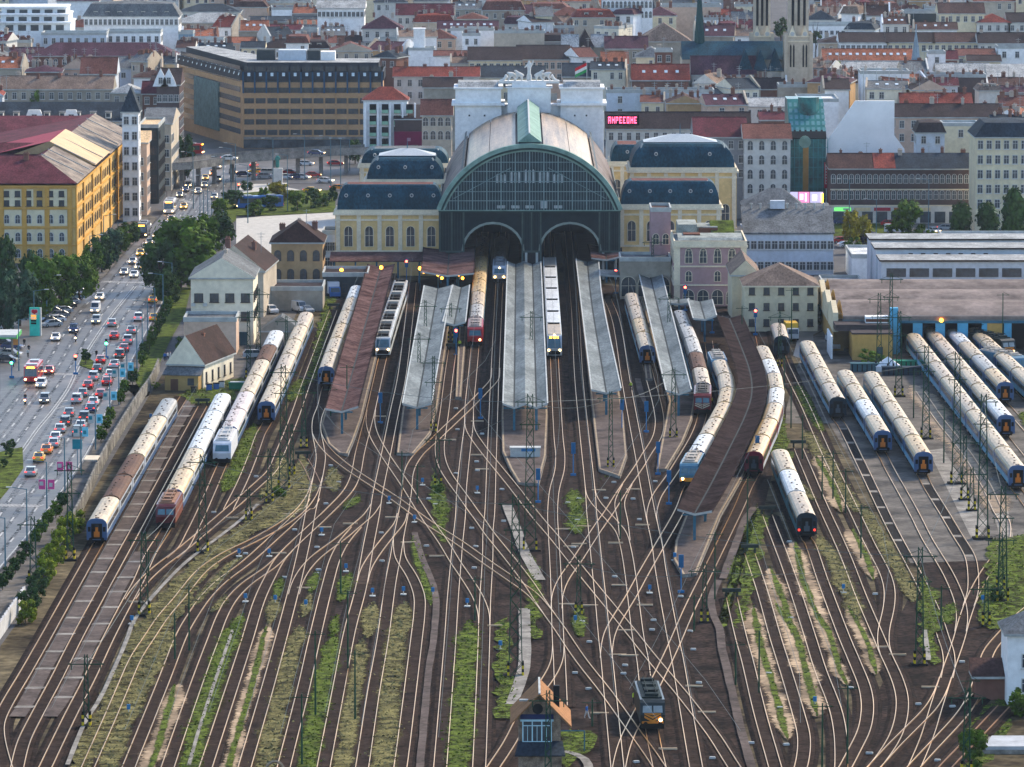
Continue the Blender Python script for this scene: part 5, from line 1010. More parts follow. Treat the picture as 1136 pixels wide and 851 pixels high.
# filling station: price pylon and canopy, orange board, bus shelter
M_pyl = mat('pylon_green', (0.05, 0.5, 0.38), .5); r_ = thing('price_pylon', 'tall green and white price pylon of the filling station', 'sign', W(39.5, 373) + Vector((0, 0, .1)), R(-12))
b = MB(); b.box(-1.15, .95, -.25, .25, 0, 5.6, 0); b.box(.95, 1.2, -.25, .25, 0, 5.6, 1); b.build('pylon_body', [M_pyl, M_boxw], r_)
b = MB(); b.box(-.9, .7, -.28, -.25, 4.2, 5.3); b.build('white_field', M_boxw, r_); b = MB(); b.cyl((-.35, -.27, 4.85), (-.35, -.31, 4.85), .38, n=10); b.cyl((.15, -.27, 4.85), (.15, -.31, 4.85), .38, n=10); b.add([(-.7, -.31, 4.7), (.5, -.31, 4.7), (-.1, -.31, 4.25)], [(0, 1, 2)]); b.build('emblem', mat('emblem_red', (.6, .03, .05), .5), r_)
for z, m_ in ((3.8, M_amber), (3.3, M_amber), (2.8, M_black), (2.3, M_black)):
    b = MB(); b.box(-.85, .25, -.29, -.25, z, z + .36); b.build('price_panel', m_ if m_ is M_black else mat('price_orange', (.6, .2, .05), .5, emis=(1, .35, .05), estr=.6), r_)
r_ = thing('station_canopy', 'white filling station canopy with a green edge at the left border', 'canopy', W(2, 400)); b = MB(); b.box(-9, 3.2, -4, 6, 4.6, 5.3); b.build('roof', M_boxw, r_); b = MB(); b.box(3.2, 3.3, -4.1, 6, 4.5, 5.3); b.box(-9, 3.3, -4.15, -4.05, 4.6, 4.85); b.build('edge_stripe', mat('stripe_green', (.1, .4, .12), .5), r_)
for x in (-2, 2): b = MB(); b.cyl((x, 0, 0), (x, 0, 4.6), .2); b.build('post', M_conc, r_)
r_ = thing('notice_board', 'orange-brown board beside the filling station', 'board', W(17, 392)); b = MB(); b.box(-.7, .7, -.06, .06, 1.6, 2.9); b.build('panel', mat('board_orange', (.5, .22, .06), .6), r_); b = MB(); b.cyl((-.5, 0, 0), (-.5, 0, 1.6), .06); b.cyl((.5, 0, 0), (.5, 0, 1.6), .06); b.build('post', M_steel, r_)
r_ = thing('bus_shelter', 'bus shelter with a cream roof on the avenue pavement', 'bus shelter', W(102, 527) + Vector((0, 0, .2)), rdir(102, 527)); b = MB(); b.box(-1.1, 1.1, -2.6, 2.6, 2.5, 2.65); b.build('roof', mat('cream_roof', (.6, .5, .38), .6), r_); b = MB(); b.box(1.0, 1.05, -2.5, 2.5, .3, 2.5); b.build('glass_wall', M_glass, r_)
for yy in (-2.4, 2.4): b = MB(); b.cyl((1, yy, 0), (1, yy, 2.5), .06); b.build('post', M_steel, r_)
r_ = thing('info_board', 'teal round-logo board hanging by the avenue', 'board', W(86, 520)); b = MB(); b.box(-.8, .8, -.06, .06, 3.2, 4.8); b.build('panel', mat('banner_dark', (0.02, 0.2, 0.25)), r_); b = MB(); b.cyl((0, 0, 0), (0, 0, 3.2), .06); b.build('post', M_steel, r_)
# yard wall along the pavement, hedge-topped lower down
def wall(label, pts, h, m, w=.35, rail=False):
    p = interp([tuple(v) for v in spline([W(*q) for q in pts], 3)], max(6, int(len(pts) * 6))); c = p[0]; r_ = thing('boundary_wall', label, 'wall', (c.x, c.y, 0)); l, r = offs(p, -w / 2), offs(p, w / 2); b = MB(); q = MB()
    for i in range(len(p) - 1):
        A, B, C, D = [v - c for v in (l[i], r[i], r[i + 1], l[i + 1])]
        b.quad((*A, 0), (*A, h), (*D, h), (*D, 0)); b.quad((*B, 0), (*C, 0), (*C, h), (*B, h)); b.quad((*A, h), (*B, h), (*C, h), (*D, h)); 
        if i == 0: b.quad((*A, 0), (*B, 0), (*B, h), (*A, h))
        t = (C - B).normalized() * .2; q.add([(B.x, B.y, 0), (B.x + .15, B.y, 0), (B.x + .15, B.y, h + .15), (B.x, B.y, h + .15), (B.x + t.x, B.y + t.y, 0), (B.x + t.x + .15, B.y + t.y, 0), (B.x + t.x + .15, B.y + t.y, h + .15), (B.x + t.x, B.y + t.y, h + .15)], [(0, 1, 2, 3), (1, 5, 6, 2), (3, 2, 6, 7)])
    b.build('wall_panel', m, r_); q.build('wall_posts', M_conc, r_)
wall('grey concrete wall between the avenue pavement and the railway yard', [(176, 412), (168, 430), (154, 450), (115, 515), (86, 577), (72, 600)], 2.4, mat('stained_wall', (.06, .062, .055), .9, .4, .4, rgb2=(.2, .19, .17), fine=.4, spec=.03))
wall('pale low wall with posts at the left edge of the yard', [(27, 668), (12, 690), (-10, 722)], 2.2, mat('pale_wall', (.42, .42, .42), .8))
b = MB()
# ---------------------------------------------------------------- trees
LEAF = {'green': ((0.022, 0.055, 0.006), (0.09, 0.15, 0.014)), 'dark': ((0.010, 0.032, 0.011), (0.045, 0.085, 0.02)), 'blue': ((0.02, 0.05, 0.03), (0.05, 0.09, 0.045)), 'yellow': ((0.13, 0.12, 0.01), (0.30, 0.25, 0.02)), 'purple': ((0.02, 0.015, 0.03), (0.04, 0.03, 0.045)), 'lime': ((0.05, 0.085, 0.006), (0.20, 0.24, 0.015))}
LM = {k: mat('leaves_' + k, v[0], .75, .15, .5, rgb2=v[1], fine=.55) for k, v in LEAF.items()}
M_bark = mat('bark', (0.06, 0.045, 0.035), .9, .3, 1)
def crown_mesh(shape, leaf, seed, n=1500, ls=.055):
    """unit crown: radius 1 in x,y, height 2 (z 0..2)"""
    rg = random.Random(seed); b = MB(); cl = []
    k = {'round': 34, 'poplar': 44, 'bush': 18}[shape]
    for i in range(k):
        z = rg.uniform(.12, 1.9); u = rg.uniform(0, 2 * math.pi)
        if shape == 'poplar': rr = .62 * math.sin(math.pi * min(.97, (z / 2) ** .75 * .9 + .08)) ** .5 * rg.uniform(.3, 1); s = rg.uniform(.26, .4)
        else: rr = math.sqrt(max(0, 1 - (z - 1) ** 2)) * rg.uniform(.35, .82); s = rg.uniform(.2, .40)
        cl.append((rr * math.cos(u), rr * math.sin(u), z, s))
    for i in range(n):
        c = cl[rg.randrange(len(cl))]; d = Vector((rg.gauss(0, 1), rg.gauss(0, 1), rg.gauss(0, 1))).normalized() * c[3] * rg.uniform(.55, 1.08)
        p = Vector(c[:3]) + d; nn = (d.normalized() + Vector((rg.uniform(-.7, .7), rg.uniform(-.7, .7), rg.uniform(-.3, .9)))).normalized(); a = nn.orthogonal().normalized(); a.rotate(Matrix.Rotation(rg.uniform(0, 6.28), 3, nn)); e = nn.cross(a); s = ls * rg.uniform(.6, 1.5)
        b.add([p - a * s, p + e * s * .8, p + a * s, p - e * s * .8], [(0, 1, 2, 3)])
    for c in cl:  # inner shade lumps
        m = .8 * c[3]; b.add([(c[0] + m * x, c[1] + m * y, c[2] + m * z) for x, y, z in ((1, 0, 0), (-1, 0, 0), (0, 1, 0), (0, -1, 0), (0, 0, 1), (0, 0, -1))], [(0, 2, 4), (2, 1, 4), (1, 3, 4), (3, 0, 4), (2, 0, 5), (1, 2, 5), (3, 1, 5), (0, 3, 5)])
    return b.mesh('crown', LM[leaf])
TC = {}
tb = MB(); tb.cyl((0, 0, 0), (0, 0, 1), .05, .035, 7)
for a in range(5): tb.cyl((0, 0, .7 + a * .06), (.28 * math.cos(a * 1.3), .28 * math.sin(a * 1.3), 1.15 + a * .04), .025, .01, 5)
ME_TRUNK = tb.mesh('trunk', M_bark)
def tree(x, y, ytop, wpx, leaf, lab, shape='round', base=.1, z0=.1, n=1500, grp='trees along the streets'):
    p = W(x, y); h = max(1.2, HT(ytop, p.y)); r = wpx / 2 / PPM(p.y, h / 2) * {'round': 1.08, 'poplar': 1.5, 'bush': 1.25}[shape]; k = (shape, leaf, (int(x * 3 + y)) % 3, n)
    if k not in TC: TC[k] = crown_mesh(shape, leaf, k[2] * 31 + 7, n, {0: .12, 1: .085, 2: .062}[(n > 800) + (n > 2200)])
    zb = h * base; nm = {'round': 'broadleaf_tree', 'poplar': 'poplar_tree', 'bush': 'shrub'}[shape]
    r_ = thing(nm, lab, 'tree' if shape != 'bush' else 'shrub', p + Vector((0, 0, z0)), random.uniform(0, 6.2), group=grp)
    inst(TC[k], 'crown' if shape != 'bush' else 'foliage', r_, (0, 0, zb), 0, (r, r, (h - zb) / 2)); s = zb + (h - zb) * .45
    inst(ME_TRUNK, 'trunk', r_, (0, 0, -z0), 0, (min(s, r * 2.2), min(s, r * 2.2), s)); return r_
Ls = 'broad green tree between the avenue and the gable-fronted houses'
tree(200, 322, 246, 84, 'green', 'largest green tree beside the avenue, left of the white railway house', n=4200, base=.12)
tree(178, 326, 268, 46, 'dark', Ls, n=2600); tree(222, 300, 240, 50, 'green', Ls, n=2600); tree(243, 275, 236, 36, 'dark', 'dark tree at the upper end of the avenue trees', n=1600); tree(205, 200, 150, 26, 'dark', 'dark tree in front of the left end of the long hotel', n=1500); tree(186, 338, 300, 34, 'dark', Ls, n=1500)
for x, y, t, w, l in ((143, 272, 247, 26, 'dark'), (134, 282, 252, 28, 'green'), (124, 292, 256, 30, 'blue'), (113, 303, 262, 30, 'dark'), (104, 312, 270, 26, 'green')): tree(x, y, t, w, l, 'street tree in the row before the yellow corner block', n=1600)
for x, y, t, w, l in ((88, 335, 283, 42, 'green'), (66, 346, 285, 50, 'lime'), (47, 352, 288, 46, 'green'), (22, 362, 300, 44, 'blue'), (5, 372, 306, 34, 'blue'), (3, 335, 262, 32, 'dark'), (36, 338, 280, 30, 'dark')): tree(x, y, t, w, 'green' if l == 'lime' else l, '%s tree standing over the parked cars at the left border' % {'green': 'green', 'lime': 'bright green', 'blue': 'blue-green', 'dark': 'dark'}[l], n=2600)
tree(95, 405, 388, 12, 'dark', 'small round tree on the traffic island', 'round', .3, n=700)
for x, y, w in ((196, 330, 10), (190, 338, 12), (186, 347, 12), (183, 356, 12), (179, 365, 11), (175, 373, 12), (170, 381, 12), (166, 389, 12), (161, 398, 13), (158, 408, 12), (147, 428, 14), (138, 440, 12), (134, 450, 11), (122, 470, 12), (118, 480, 12), (112, 492, 14), (69, 566, 14), (62, 576, 15), (54, 585, 15), (46, 596, 15), (40, 606, 14), (29, 622, 18), (23, 630, 12), (17, 638, 14), (9, 648, 15), (3, 656, 14)):
    tree(x, y, y - 14 - w * .35, w, 'dark' if x % 2 else 'green', 'clipped dark shrub in the row beside the avenue pavement', 'round', .22, n=700, grp='clipped shrubs beside the avenue')
for x, y in ((7, 500), (10, 508), (4, 520), (13, 497)): tree(x, y, y - 10, 10, 'dark', 'small bush on the grass island at the left border', 'bush', .05, n=700)
for i, (x, y) in enumerate(((82, 585), (76, 596), (69, 608), (62, 619), (55, 631), (48, 643), (42, 655), (33, 672), (28, 684))): tree(x, y + 8, y - 22, 24, 'lime' if i not in (6, 7) else 'dark', 'yellow-green climbing hedge section over the yard wall', 'bush', 0, n=900, grp='hedge sections')
tree(309, 226, 203, 26, 'yellow', 'yellow-leaved tree in the square gardens', n=1500); tree(293, 230, 208, 14, 'green', 'green tree left of the yellow one in the gardens', n=900)
for x, y, t, w, l in ((282, 240, 222, 20, 'green'), (330, 235, 214, 18, 'green'), (345, 232, 210, 16, 'dark'), (358, 230, 212, 18, 'green'), (368, 224, 205, 12, 'dark'), (258, 232, 212, 24, 'dark'), (245, 244, 222, 20, 'green'), (275, 212, 200, 14, 'dark'), (300, 235, 218, 20, 'dark'), (322, 226, 212, 14, 'lime')): tree(x, y, t, w, l, 'bush in the gardens between the square and the station', 'bush', .05, n=700, grp='garden bushes')
tree(394, 182, 155, 16, 'dark', 'dark tree at the right end of the overpass', n=900)
tree(943, 272, 234, 22, 'yellow', 'taller yellowish tree behind the grey office block', n=1500); tree(958, 280, 241, 20, 'yellow', 'shorter yellowish tree behind the grey office block', n=1500)
tree(1008, 268, 224, 40, 'green', 'broad green tree in front of the dark brick terrace', n=2600)
tree(1067, 286, 229, 27, 'dark', 'leftmost of the three poplars behind the depot', 'poplar', .08, n=2000); tree(1095, 286, 229, 28, 'dark', 'middle one of the three poplars behind the depot', 'poplar', .08, n=2000); tree(1127, 290, 212, 32, 'dark', 'rightmost and tallest poplar behind the depot', 'poplar', .08, n=2600)
for x, y, t, w, l in ((978, 275, 258, 30, 'purple'), (965, 280, 262, 22, 'purple'), (1022, 280, 262, 18, 'purple'), (1030, 276, 256, 14, 'green'), (947, 282, 264, 16, 'green'), (990, 262, 250, 14, 'green')): tree(x, y, t, w, l, '%s shrub behind the depot roofs' % {'purple': 'dark purple', 'green': 'green'}[l], 'bush', .05, n=800)
tree(914, 362, 316, 20, 'dark', 'dark shrub squeezed beside the beige house', 'bush', 0, n=1500); tree(966, 408, 388, 28, 'green', 'scrubby bush before the small yellow house', 'bush', 0, n=900)
tree(1080, 850, 812, 34, 'green', 'round bush left of the flat slab in the bottom right corner', 'bush', 0, n=3200); tree(1133, 795, 766, 26, 'green', 'bush against the white house at the right edge', 'bush', 0, n=2000); tree(1107, 668, 652, 16, 'dark', 'dark bush at the foot of a lattice mast on the right', 'bush', 0, n=900)
tree(172, 432, 424, 10, 'lime', 'bush by the brown-roofed hut', 'bush', 0, n=500); tree(205, 392, 372, 18, 'green', 'bush left of the brown-roofed hut', 'bush', 0, n=900); tree(311, 552, 540, 16, 'green', 'low bush at the tall mast in the left bank', 'bush', 0, n=800); tree(486, 548, 536, 12, 'green', 'low bush at the mast inside the throat', 'bush', 0, n=600)
for x, y, t, w, h_ in ((4, 118, 94, 34, 6), (24, 118, 96, 30, 6), (42, 120, 102, 26, 6)): tree(x, y + 45, t, w, 'green', 'bright green courtyard tree behind the grey mansard block', base=.1, n=1500)
# ---------------------------------------------------------------- buildings
def wm(name, c, a=.1): return mat('wall_' + name, c, .85, a, .12, fine=.1)
WALL = {'yellow': wm('yellow', (.50, .30, .09)), 'cream': wm('cream', (.62, .55, .38)), 'white': wm('white', (.76, .77, .77)), 'pale': wm('pale', (.55, .54, .50)), 'beige': wm('beige', (.56, .49, .34)), 'grey': wm('grey', (.24, .25, .26)), 'brick': wm('brick', (.16, .08, .06), .2), 'darkbrick': wm('darkbrick', (.085, .06, .058), .2), 'pink': wm('pink', (.33, .22, .23)), 'tan': wm('tan', (.38, .25, .13), .2), 'blue': wm('blue', (.18, .28, .36)), 'bluegrey': wm('bluegrey', (.47, .52, .58)), 'stone': wm('stone', (.43, .37, .29), .2), 'dirty': wm('dirty', (.30, .27, .22), .3), 'ochre': wm('ochre', (.40, .26, .10)), 'salmon': wm('salmon', (.52, .38, .29)), 'dark': wm('dark', (.04, .05, .055))}
def rmt(name, c, a=.35, m=0.0, r=.75): return mat('roof_' + name, c, r, a, .3, fine=.4, stretch=(1, .6, .6), metal=m, spec=.03)
ROOF = {'brown': rmt('brown', (.062, .034, .03)), 'dbrown': rmt('dbrown', (.035, .025, .026)), 'maroon': rmt('maroon', (.085, .022, .03)), 'red': rmt('red', (.165, .04, .03)), 'orange': rmt('orange', (.23, .085, .05)), 'grey': rmt('grey', (.11, .118, .124)), 'lgrey': rmt('lgrey', (.27, .28, .28)), 'slate': rmt('slate', (.026, .036, .048)), 'blue': rmt('blue', (.010, .045, .068), r=.5), 'purple': rmt('purple', (.065, .03, .042)), 'tan': rmt('tan', (.16, .115, .09)), 'white': rmt('white', (.5, .52, .53)), 'copper': rmt('copper', (.20, .40, .33), r=.6), 'redbr': rmt('redbr', (.12, .05, .04)), 'hutred': rmt('hutred', (.03, .015, .013)), 'gold': rmt('gold', (.5, .34, .17), r=.45)}
M_frame = mat('window_frame', (.50, .50, .48), .6); M_framed = mat('window_frame_dark', (.06, .05, .045), .6); M_win = mat('window_glass', (.012, .018, .024), .25, .35, .35, spec=.5, rgb2=(.045, .06, .075)); M_chim = mat('chimney_brick', (.20, .10, .075), .9, .3, .8); M_chimw = mat('chimney_plaster', (.42, .36, .3), .9, .2, .8)
WMS = {}
def window_mesh(w, h, style='rect', frame=None):
    k = (round(w, 1), round(h, 1), style, frame.name if frame else '')
    if k in WMS: return WMS[k]
    b = MB(); f = .12
    def arch(w_, h_, y, m):
        pts = [(-w_ / 2, 0)] + [(w_ / 2, 0), (w_ / 2, h_ - w_ / 2)] + [(w_ / 2 * math.cos(t), h_ - w_ / 2 + w_ / 2 * math.sin(t)) for t in (R(30), R(60), R(90), R(120), R(150))] + [(-w_ / 2, h_ - w_ / 2)]
        return pts
    if style == 'arch':
        o = arch(w + .3, h + .2, 0, 0); b.profy([(x, z - .02) for x, z in o], -.14, 0, 0); b.profy([(x, z + .08) for x, z in arch(w, h, 0, 1)], -.16, -.13, 1); b.box(-.04, .04, -.19, -.16, .1, h - .1, 0); b.box(-w / 2, w / 2, -.19, -.16, h * .55, h * .55 + .08, 0)
    else:
        b.box(-w / 2 - f, w / 2 + f, -.10, 0, -f, h + f, 0); b.box(-w / 2, w / 2, -.13, -.10, 0, h, 1); b.box(-.04, .04, -.16, -.13, 0, h, 0)
        if h > 1.5: b.box(-w / 2, w / 2, -.16, -.13, h * .66, h * .66 + .07, 0)
        b.box(-w / 2 - .25, w / 2 + .25, -.25, 0, -f - .12, -f, 0)
    WMS[k] = b.mesh('window', [frame or M_frame, M_win]); return WMS[k]
def windows(root, p0, p1, rows, n, w=1.1, h=1.8, style='rect', frame=None, m0=.5, skip=(), name='window', limit=96, drop=0):
    """n windows per row from p0 to p1 (2-D, relative to the root); outward side is to the right of p0->p1"""
    me = window_mesh(w, h, style, frame); a, c = Vector(p0), Vector(p1); d = (c - a); L = d.length; t = d / L; rz = math.atan2(t.y, t.x); k = 0; mg = m0 * L / n
    for j, z in enumerate(rows):
        for i in range(n):
            if (i, j) in skip or k >= limit or (drop and random.random() < drop): continue
            p = a + t * (mg + (L - 2 * mg) * (i / max(1, n - 1) if n > 1 else .5)); inst(me, name, root, (p.x + t.y * .01, p.y - t.x * .01, z), rz); k += 1
ch = MB(); ch.box(-.6, .6, -.35, .35, 0, 1.6); ch.box(-.7, .7, -.45, .45, 1.6, 1.75)
for q in (-.35, 0, .35): ch.cyl((q, 0, 1.75), (q, 0, 2.1), .12, n=6)
ME_CH = ch.mesh('chimney', M_chim); ch2 = MB(); ch2.v, ch2.f, ch2.m = ch.v, ch.f, ch.m; ME_CHW = ch2.mesh('chimney', M_chimw)
ab = MB(); ab.bar((0, 0, 0), (0, 0, 4.2), .09); ab.bar((-.8, 0, 3.8), (.8, 0, 3.8), .07); ab.bar((-.5, 0, 3.2), (.5, 0, 3.2), .07); ME_AER = ab.mesh('aerial', M_trim)
sk = MB(); sk.box(-.45, .45, -.6, .6, 0, .12); ME_SKY = sk.mesh('skylight', mat('skylight', (.5, .58, .62), .2, .1, 1, spec=.8))
dm = MB(); dm.box(-.7, .7, -1.3, .9, 0, 1.5); dm.prof([(-1.5, 1.5), (-1.5, 1.6), (1.5, 1.75), (1.5, 1.5)], -.85, .85, 1); dm.box(-.5, .5, -1.34, -1.3, .35, 1.3, 2); ME_DORM = dm.mesh('dormer', [WALL['pale'], ROOF['grey'], M_win])
def roof_mesh(w, d, h, rh, kind, ov=.45):
    """roof solid over a w x d plan, eaves at h; material 0 roof, 1 gable wall, 2 eave trim"""
    b = MB(); x, y = w / 2 + ov, d / 2 + ov; E = [(-x, -y, h), (x, -y, h), (x, y, h), (-x, y, h)]
    if kind == 'flat':
        x, y = w / 2 + .1, d / 2 + .1
        b.box(-x, x, -y, y, h - .02, h + .3, 2, top=0)
        for a in ((-x, x, -y, -y + .3), (-x, x, y - .3, y), (-x, -x + .3, -y + .3, y - .3), (x - .3, x, -y + .3, y - .3)): b.box(*a, h + .3, h + .9, 2)
        return b
    b.box(-x, x, -y, y, h - .3, h, 2)
    if kind == 'gx':
        b.quad(E[0], E[1], (x, 0, h + rh), (-x, 0, h + rh)); b.quad(E[2], E[3], (-x, 0, h + rh), (x, 0, h + rh)); b.add([E[3], E[0], (-x, 0, h + rh)], [(0, 1, 2)], 1); b.add([E[1], E[2], (x, 0, h + rh)], [(0, 1, 2)], 1); b.box(-x, x, -.12, .12, h + rh - .05, h + rh + .1, 0)
    elif kind == 'gy':
        b.quad(E[3], E[0], (0, -y, h + rh), (0, y, h + rh)); b.quad(E[1], E[2], (0, y, h + rh), (0, -y, h + rh)); b.add([E[0], E[1], (0, -y, h + rh)], [(0, 1, 2)], 1); b.add([E[2], E[3], (0, y, h + rh)], [(0, 1, 2)], 1)
    elif kind == 'hip':
        if w > d: r = x - y * .8; P, Q = (-r, 0, h + rh), (r, 0, h + rh); b.quad(E[0], E[1], Q, P); b.quad(E[2], E[3], P, Q); b.add([E[3], E[0], P], [(0, 1, 2)]); b.add([E[1], E[2], Q], [(0, 1, 2)])
        else: r = max(.1, y - x * .8); P, Q = (0, -r, h + rh), (0, r, h + rh); b.quad(E[3], E[0], P, Q); b.quad(E[1], E[2], Q, P); b.add([E[0], E[1], P], [(0, 1, 2)]); b.add([E[2], E[3], Q], [(0, 1, 2)])
    elif kind == 'mans':
        i = min(w, d) * .16; k = [(-x + i, -y + i), (x - i, -y + i), (x - i, y - i), (-x + i, y - i)]; T_ = [(p[0], p[1], h + rh * .8) for p in k]
        for j in range(4): b.quad(E[j], E[(j + 1) % 4], T_[(j + 1) % 4], T_[j])
        c = (0, 0, h + rh)
        for j in range(4): b.add([T_[j], T_[(j + 1) % 4], c], [(0, 1, 2)])
    elif kind == 'shed': b.quad(E[0], E[1], (x, y, h + rh), (-x, y, h + rh)); b.add([E[3], E[0], (-x, y, h + rh)], [(0, 1, 2)], 1); b.add([E[1], E[2], (x, y, h + rh)], [(0, 1, 2)], 1); b.quad(E[2], E[3], (-x, y, h + rh), (x, y, h + rh), 1)
    elif kind == 'dome':
        n = 6; pr = [(math.cos(R(90) * t / n) * 1.0, math.sin(R(90) * t / n)) for t in range(n + 1)]; i = min(x, y) * .42; prev = E
        for c_, s_ in pr[1:]:
            q = i * (1 - c_); cur = [(-x + q, -y + q, h + rh * s_), (x - q, -y + q, h + rh * s_), (x - q, y - q, h + rh * s_), (-x + q, y - q, h + rh * s_)]
            for j in range(4): b.quad(prev[j], prev[(j + 1) % 4], cur[(j + 1) % 4], cur[j])
            prev = cur
        b.add(prev, [(0, 1, 2, 3)], 3)
    return b
def house(label, cat, x0, x1, D, d, h, wall, roof, kind='gx', rh=4, rz=0, nw=None, rows=None, ww=1.1, wh=1.8, style='rect', chim=0, sky=0, dorm=0, sides=True, name='tenement_house', group=None, frame=None, side=None, trim=None, z=0, fire=None):
    """x0,x1 world x of the front wall standing at depth D"""
    w = x1 - x0; cx = (x0 + x1) / 2; r_ = thing(name, label, cat, (cx, D + d / 2, z), rz, group); wl = WALL[wall]; rf = ROOF[roof]
    b = MB(); b.box(-w / 2, w / 2, -d / 2, d / 2, 0, h, 0); b.build('wall', wl, r_)
    trim = trim or M_trim; q = roof_mesh(w, d, h, rh, kind).build('roof', [rf, wl, trim, ROOF['grey']], r_)
    fh = 3.6; rows = rows if rows is not None else [1.3 + fh * i for i in range(int(h / fh))]; nw = nw if nw is not None else max(2, int(w / 3.2))
    if nw: windows(r_, (-w / 2, -d / 2), (w / 2, -d / 2), rows, nw, ww, wh, style, frame, drop=.18 if fire or group == 'tenement houses of the city' else 0)
    if sides and nw and rows:
        ns = max(1, int(d / 3.6))
        if cx > 12: windows(r_, (-w / 2, d / 2), (-w / 2, -d / 2), rows, ns, ww, wh, style, frame, limit=30)
        elif cx < -12: windows(r_, (w / 2, -d / 2), (w / 2, d / 2), rows, ns, ww, wh, style, frame, limit=30)
    rg = random.Random(int(x0 * 7 + D))
    if fire:
        for s in fire:
            b = MB(); e = s * (w / 2 + .25); b.prof([(-d / 2, 0), (-d / 2, h + .5), (-.4, h + rh + .9), (.4, h + rh + .9), (d / 2, h + .5), (d / 2, 0)], e - .25, e + .25); b.build('party_wall', WALL[rg.choice(('pale', 'white', 'dirty', 'brick', 'stone', 'bluegrey'))], r_)
    for i in range(chim):
        x = -w / 2 + w * (i + .5) / chim + rg.uniform(-.6, .6); y = rg.uniform(-.1, .25) * d
        if kind != 'flat' and i % 3 == 1: inst(ME_AER, 'aerial', q, (x + 1.5, y, h + rh * .5))
        zz = h + (rh * max(0, 1 - abs(y) / (d / 2)) if kind in ('gx', 'hip') else (rh * .7 if kind != 'flat' else .3)) - .5; inst(ME_CH if rg.random() < .6 else ME_CHW, 'chimney', q, (x, y, zz), rg.choice((0, 0, 1.57)), (rg.uniform(.6, 1.1), rg.uniform(.8, 1.3), rg.uniform(.7, 1.3)))
    for i in range(sky):
        x = -w / 2 + w * (i + 1) / (sky + 1); y = -d / 4; o = inst(ME_SKY, 'skylight', q, (x, y, h + rh * .5 + .12)); o.rotation_euler = (math.atan2(rh, d / 2), 0, 0)
    for i in range(dorm): inst(ME_DORM, 'dormer', q, (-w / 2 + w * (i + 1) / (dorm + 1), -d / 2 + 1.7, h + .1))
    return r_
def PB(xl, xr, yr, ye, roof, wall, label, cat='house', hE=20, kind='gx', d=13, yb=None, **k):
    """building from what the photo shows: roof ridge row yr, eaves row ye, px width xl..xr, eaves at height hE"""
    D = DG(ye, hE); s = PPM(D, hE); x0, x1 = XT(xl, D, hE), XT(xr, D, hE)
    if kind in ('flat',): rh = 1
    else:
        Dr = D + (d / 2 if kind in ('gx', 'hip', 'mans') else (0 if kind == 'gy' else d)); rh = min(11, max(.8, HT(yr, Dr) - hE))
    lo = HT(yb, D) if yb else hE - 7
    rows = k.pop('rows', None)
    if rows is None: rows = [z for z in [hE - 2.8 - 3.5 * i for i in range(12)] if z > max(.8, lo - 1)]
    return house(label, cat, x0, x1, D, d, hE, wall, roof, kind, rh, rows=rows, **k)
# ---------------------------------------------------------------- the station hall
D0 = DG(310); XC = XT(587.5, D0, 10); HW = 19.5; LEN = 112.0
HB, HA = HT(233, D0), HT(163, D0)             # springing beam and crown of the front arch
M_hgreen = mat('hall_iron', (.025, .05, .05), .6, .2, .6); M_cop = mat('copper_rim', (.13, .23, .20), .65, .15, .4, rgb2=(.20, .31, .27))
M_panel = mat('hall_roof_panel', (.11, .075, .045), .42, .25, .5, rgb2=(.28, .19, .11), fine=.25, stretch=(1.2, .04, 1.2), spec=.5); M_pline = mat('hall_roof_rib', (.05, .07, .085), .6)
M_side = mat('hall_lower_roof', (.10, .085, .085), .6, .2, .2, rgb2=(.18, .15, .14), fine=.2)
hall = thing('station_hall', 'great arched railway station hall with a glazed front and two track portals', 'railway station', (XC, D0, 0))
rise = HA - HB; RA = (HW * HW + rise * rise) / (2 * rise); zc = HA - RA
def arcp(t, dr=0.0):   # t -1..1 across
    a0 = math.asin(min(1, HW / RA)); a0 = a0 if zc <= HB else math.pi - a0
    a = t * a0; return ((RA + dr) * math.sin(a), zc + (RA + dr) * math.cos(a))
NS = 36; seg = [-1 + 2 * i / NS for i in range(NS + 1)]
def strip(t0, t1, y0, y1, dr, m_, name, n=6, th=.0):
    b = MB(); q = [arcp(t0 + (t1 - t0) * i / n, dr) for i in range(n + 1)]
    for i in range(n): b.quad((q[i][0], y0, q[i][1]), (q[i + 1][0], y0, q[i + 1][1]), (q[i + 1][0], y1, q[i + 1][1]), (q[i][0], y1, q[i][1]))
    return b
# roof: lower dark parts, upper metal panels, ribs between
for t0, t1, m_, nm in ((-1, -.62, M_side, 'lower_roof'), (.62, 1, M_side, 'lower_roof'), (-.60, -.36, M_panel, 'roof_panel'), (-.355, -.12, M_panel, 'roof_panel'), (.12, .355, M_panel, 'roof_panel'), (.36, .60, M_panel, 'roof_panel')):
    strip(t0, t1, .8, LEN, .06 if m_ is M_panel else 0, m_, nm).build(nm, m_, hall)
strip(-1, 1, .3, LEN, -.5, M_pline, '', 30).build('roof_underside', M_dark, hall)
for t in (-.61, .61): b = strip(t - .012, t + .012, .8, LEN, .9, None, '', 1); b.build('roof_rib', M_pline, hall)
for t in (-.999, .999): strip(t - .012, t + .012, .8, LEN, .5, None, '', 1).build('gutter', mat('gutter_blue', (.2, .27, .33), .5), hall)
lb = MB()
for y in range(4, int(LEN), 9):
    for t0, t1 in ((-.6, -.13), (.13, .6)):
        q = [arcp(t0 + (t1 - t0) * i / 6, .12) for i in range(7)]
        for i in range(6): lb.quad((q[i][0], y, q[i][1]), (q[i + 1][0], y, q[i + 1][1]), (q[i + 1][0], y + .15, q[i + 1][1]), (q[i][0], y + .15, q[i][1]))
lb.build('roof_seams', M_side, hall)
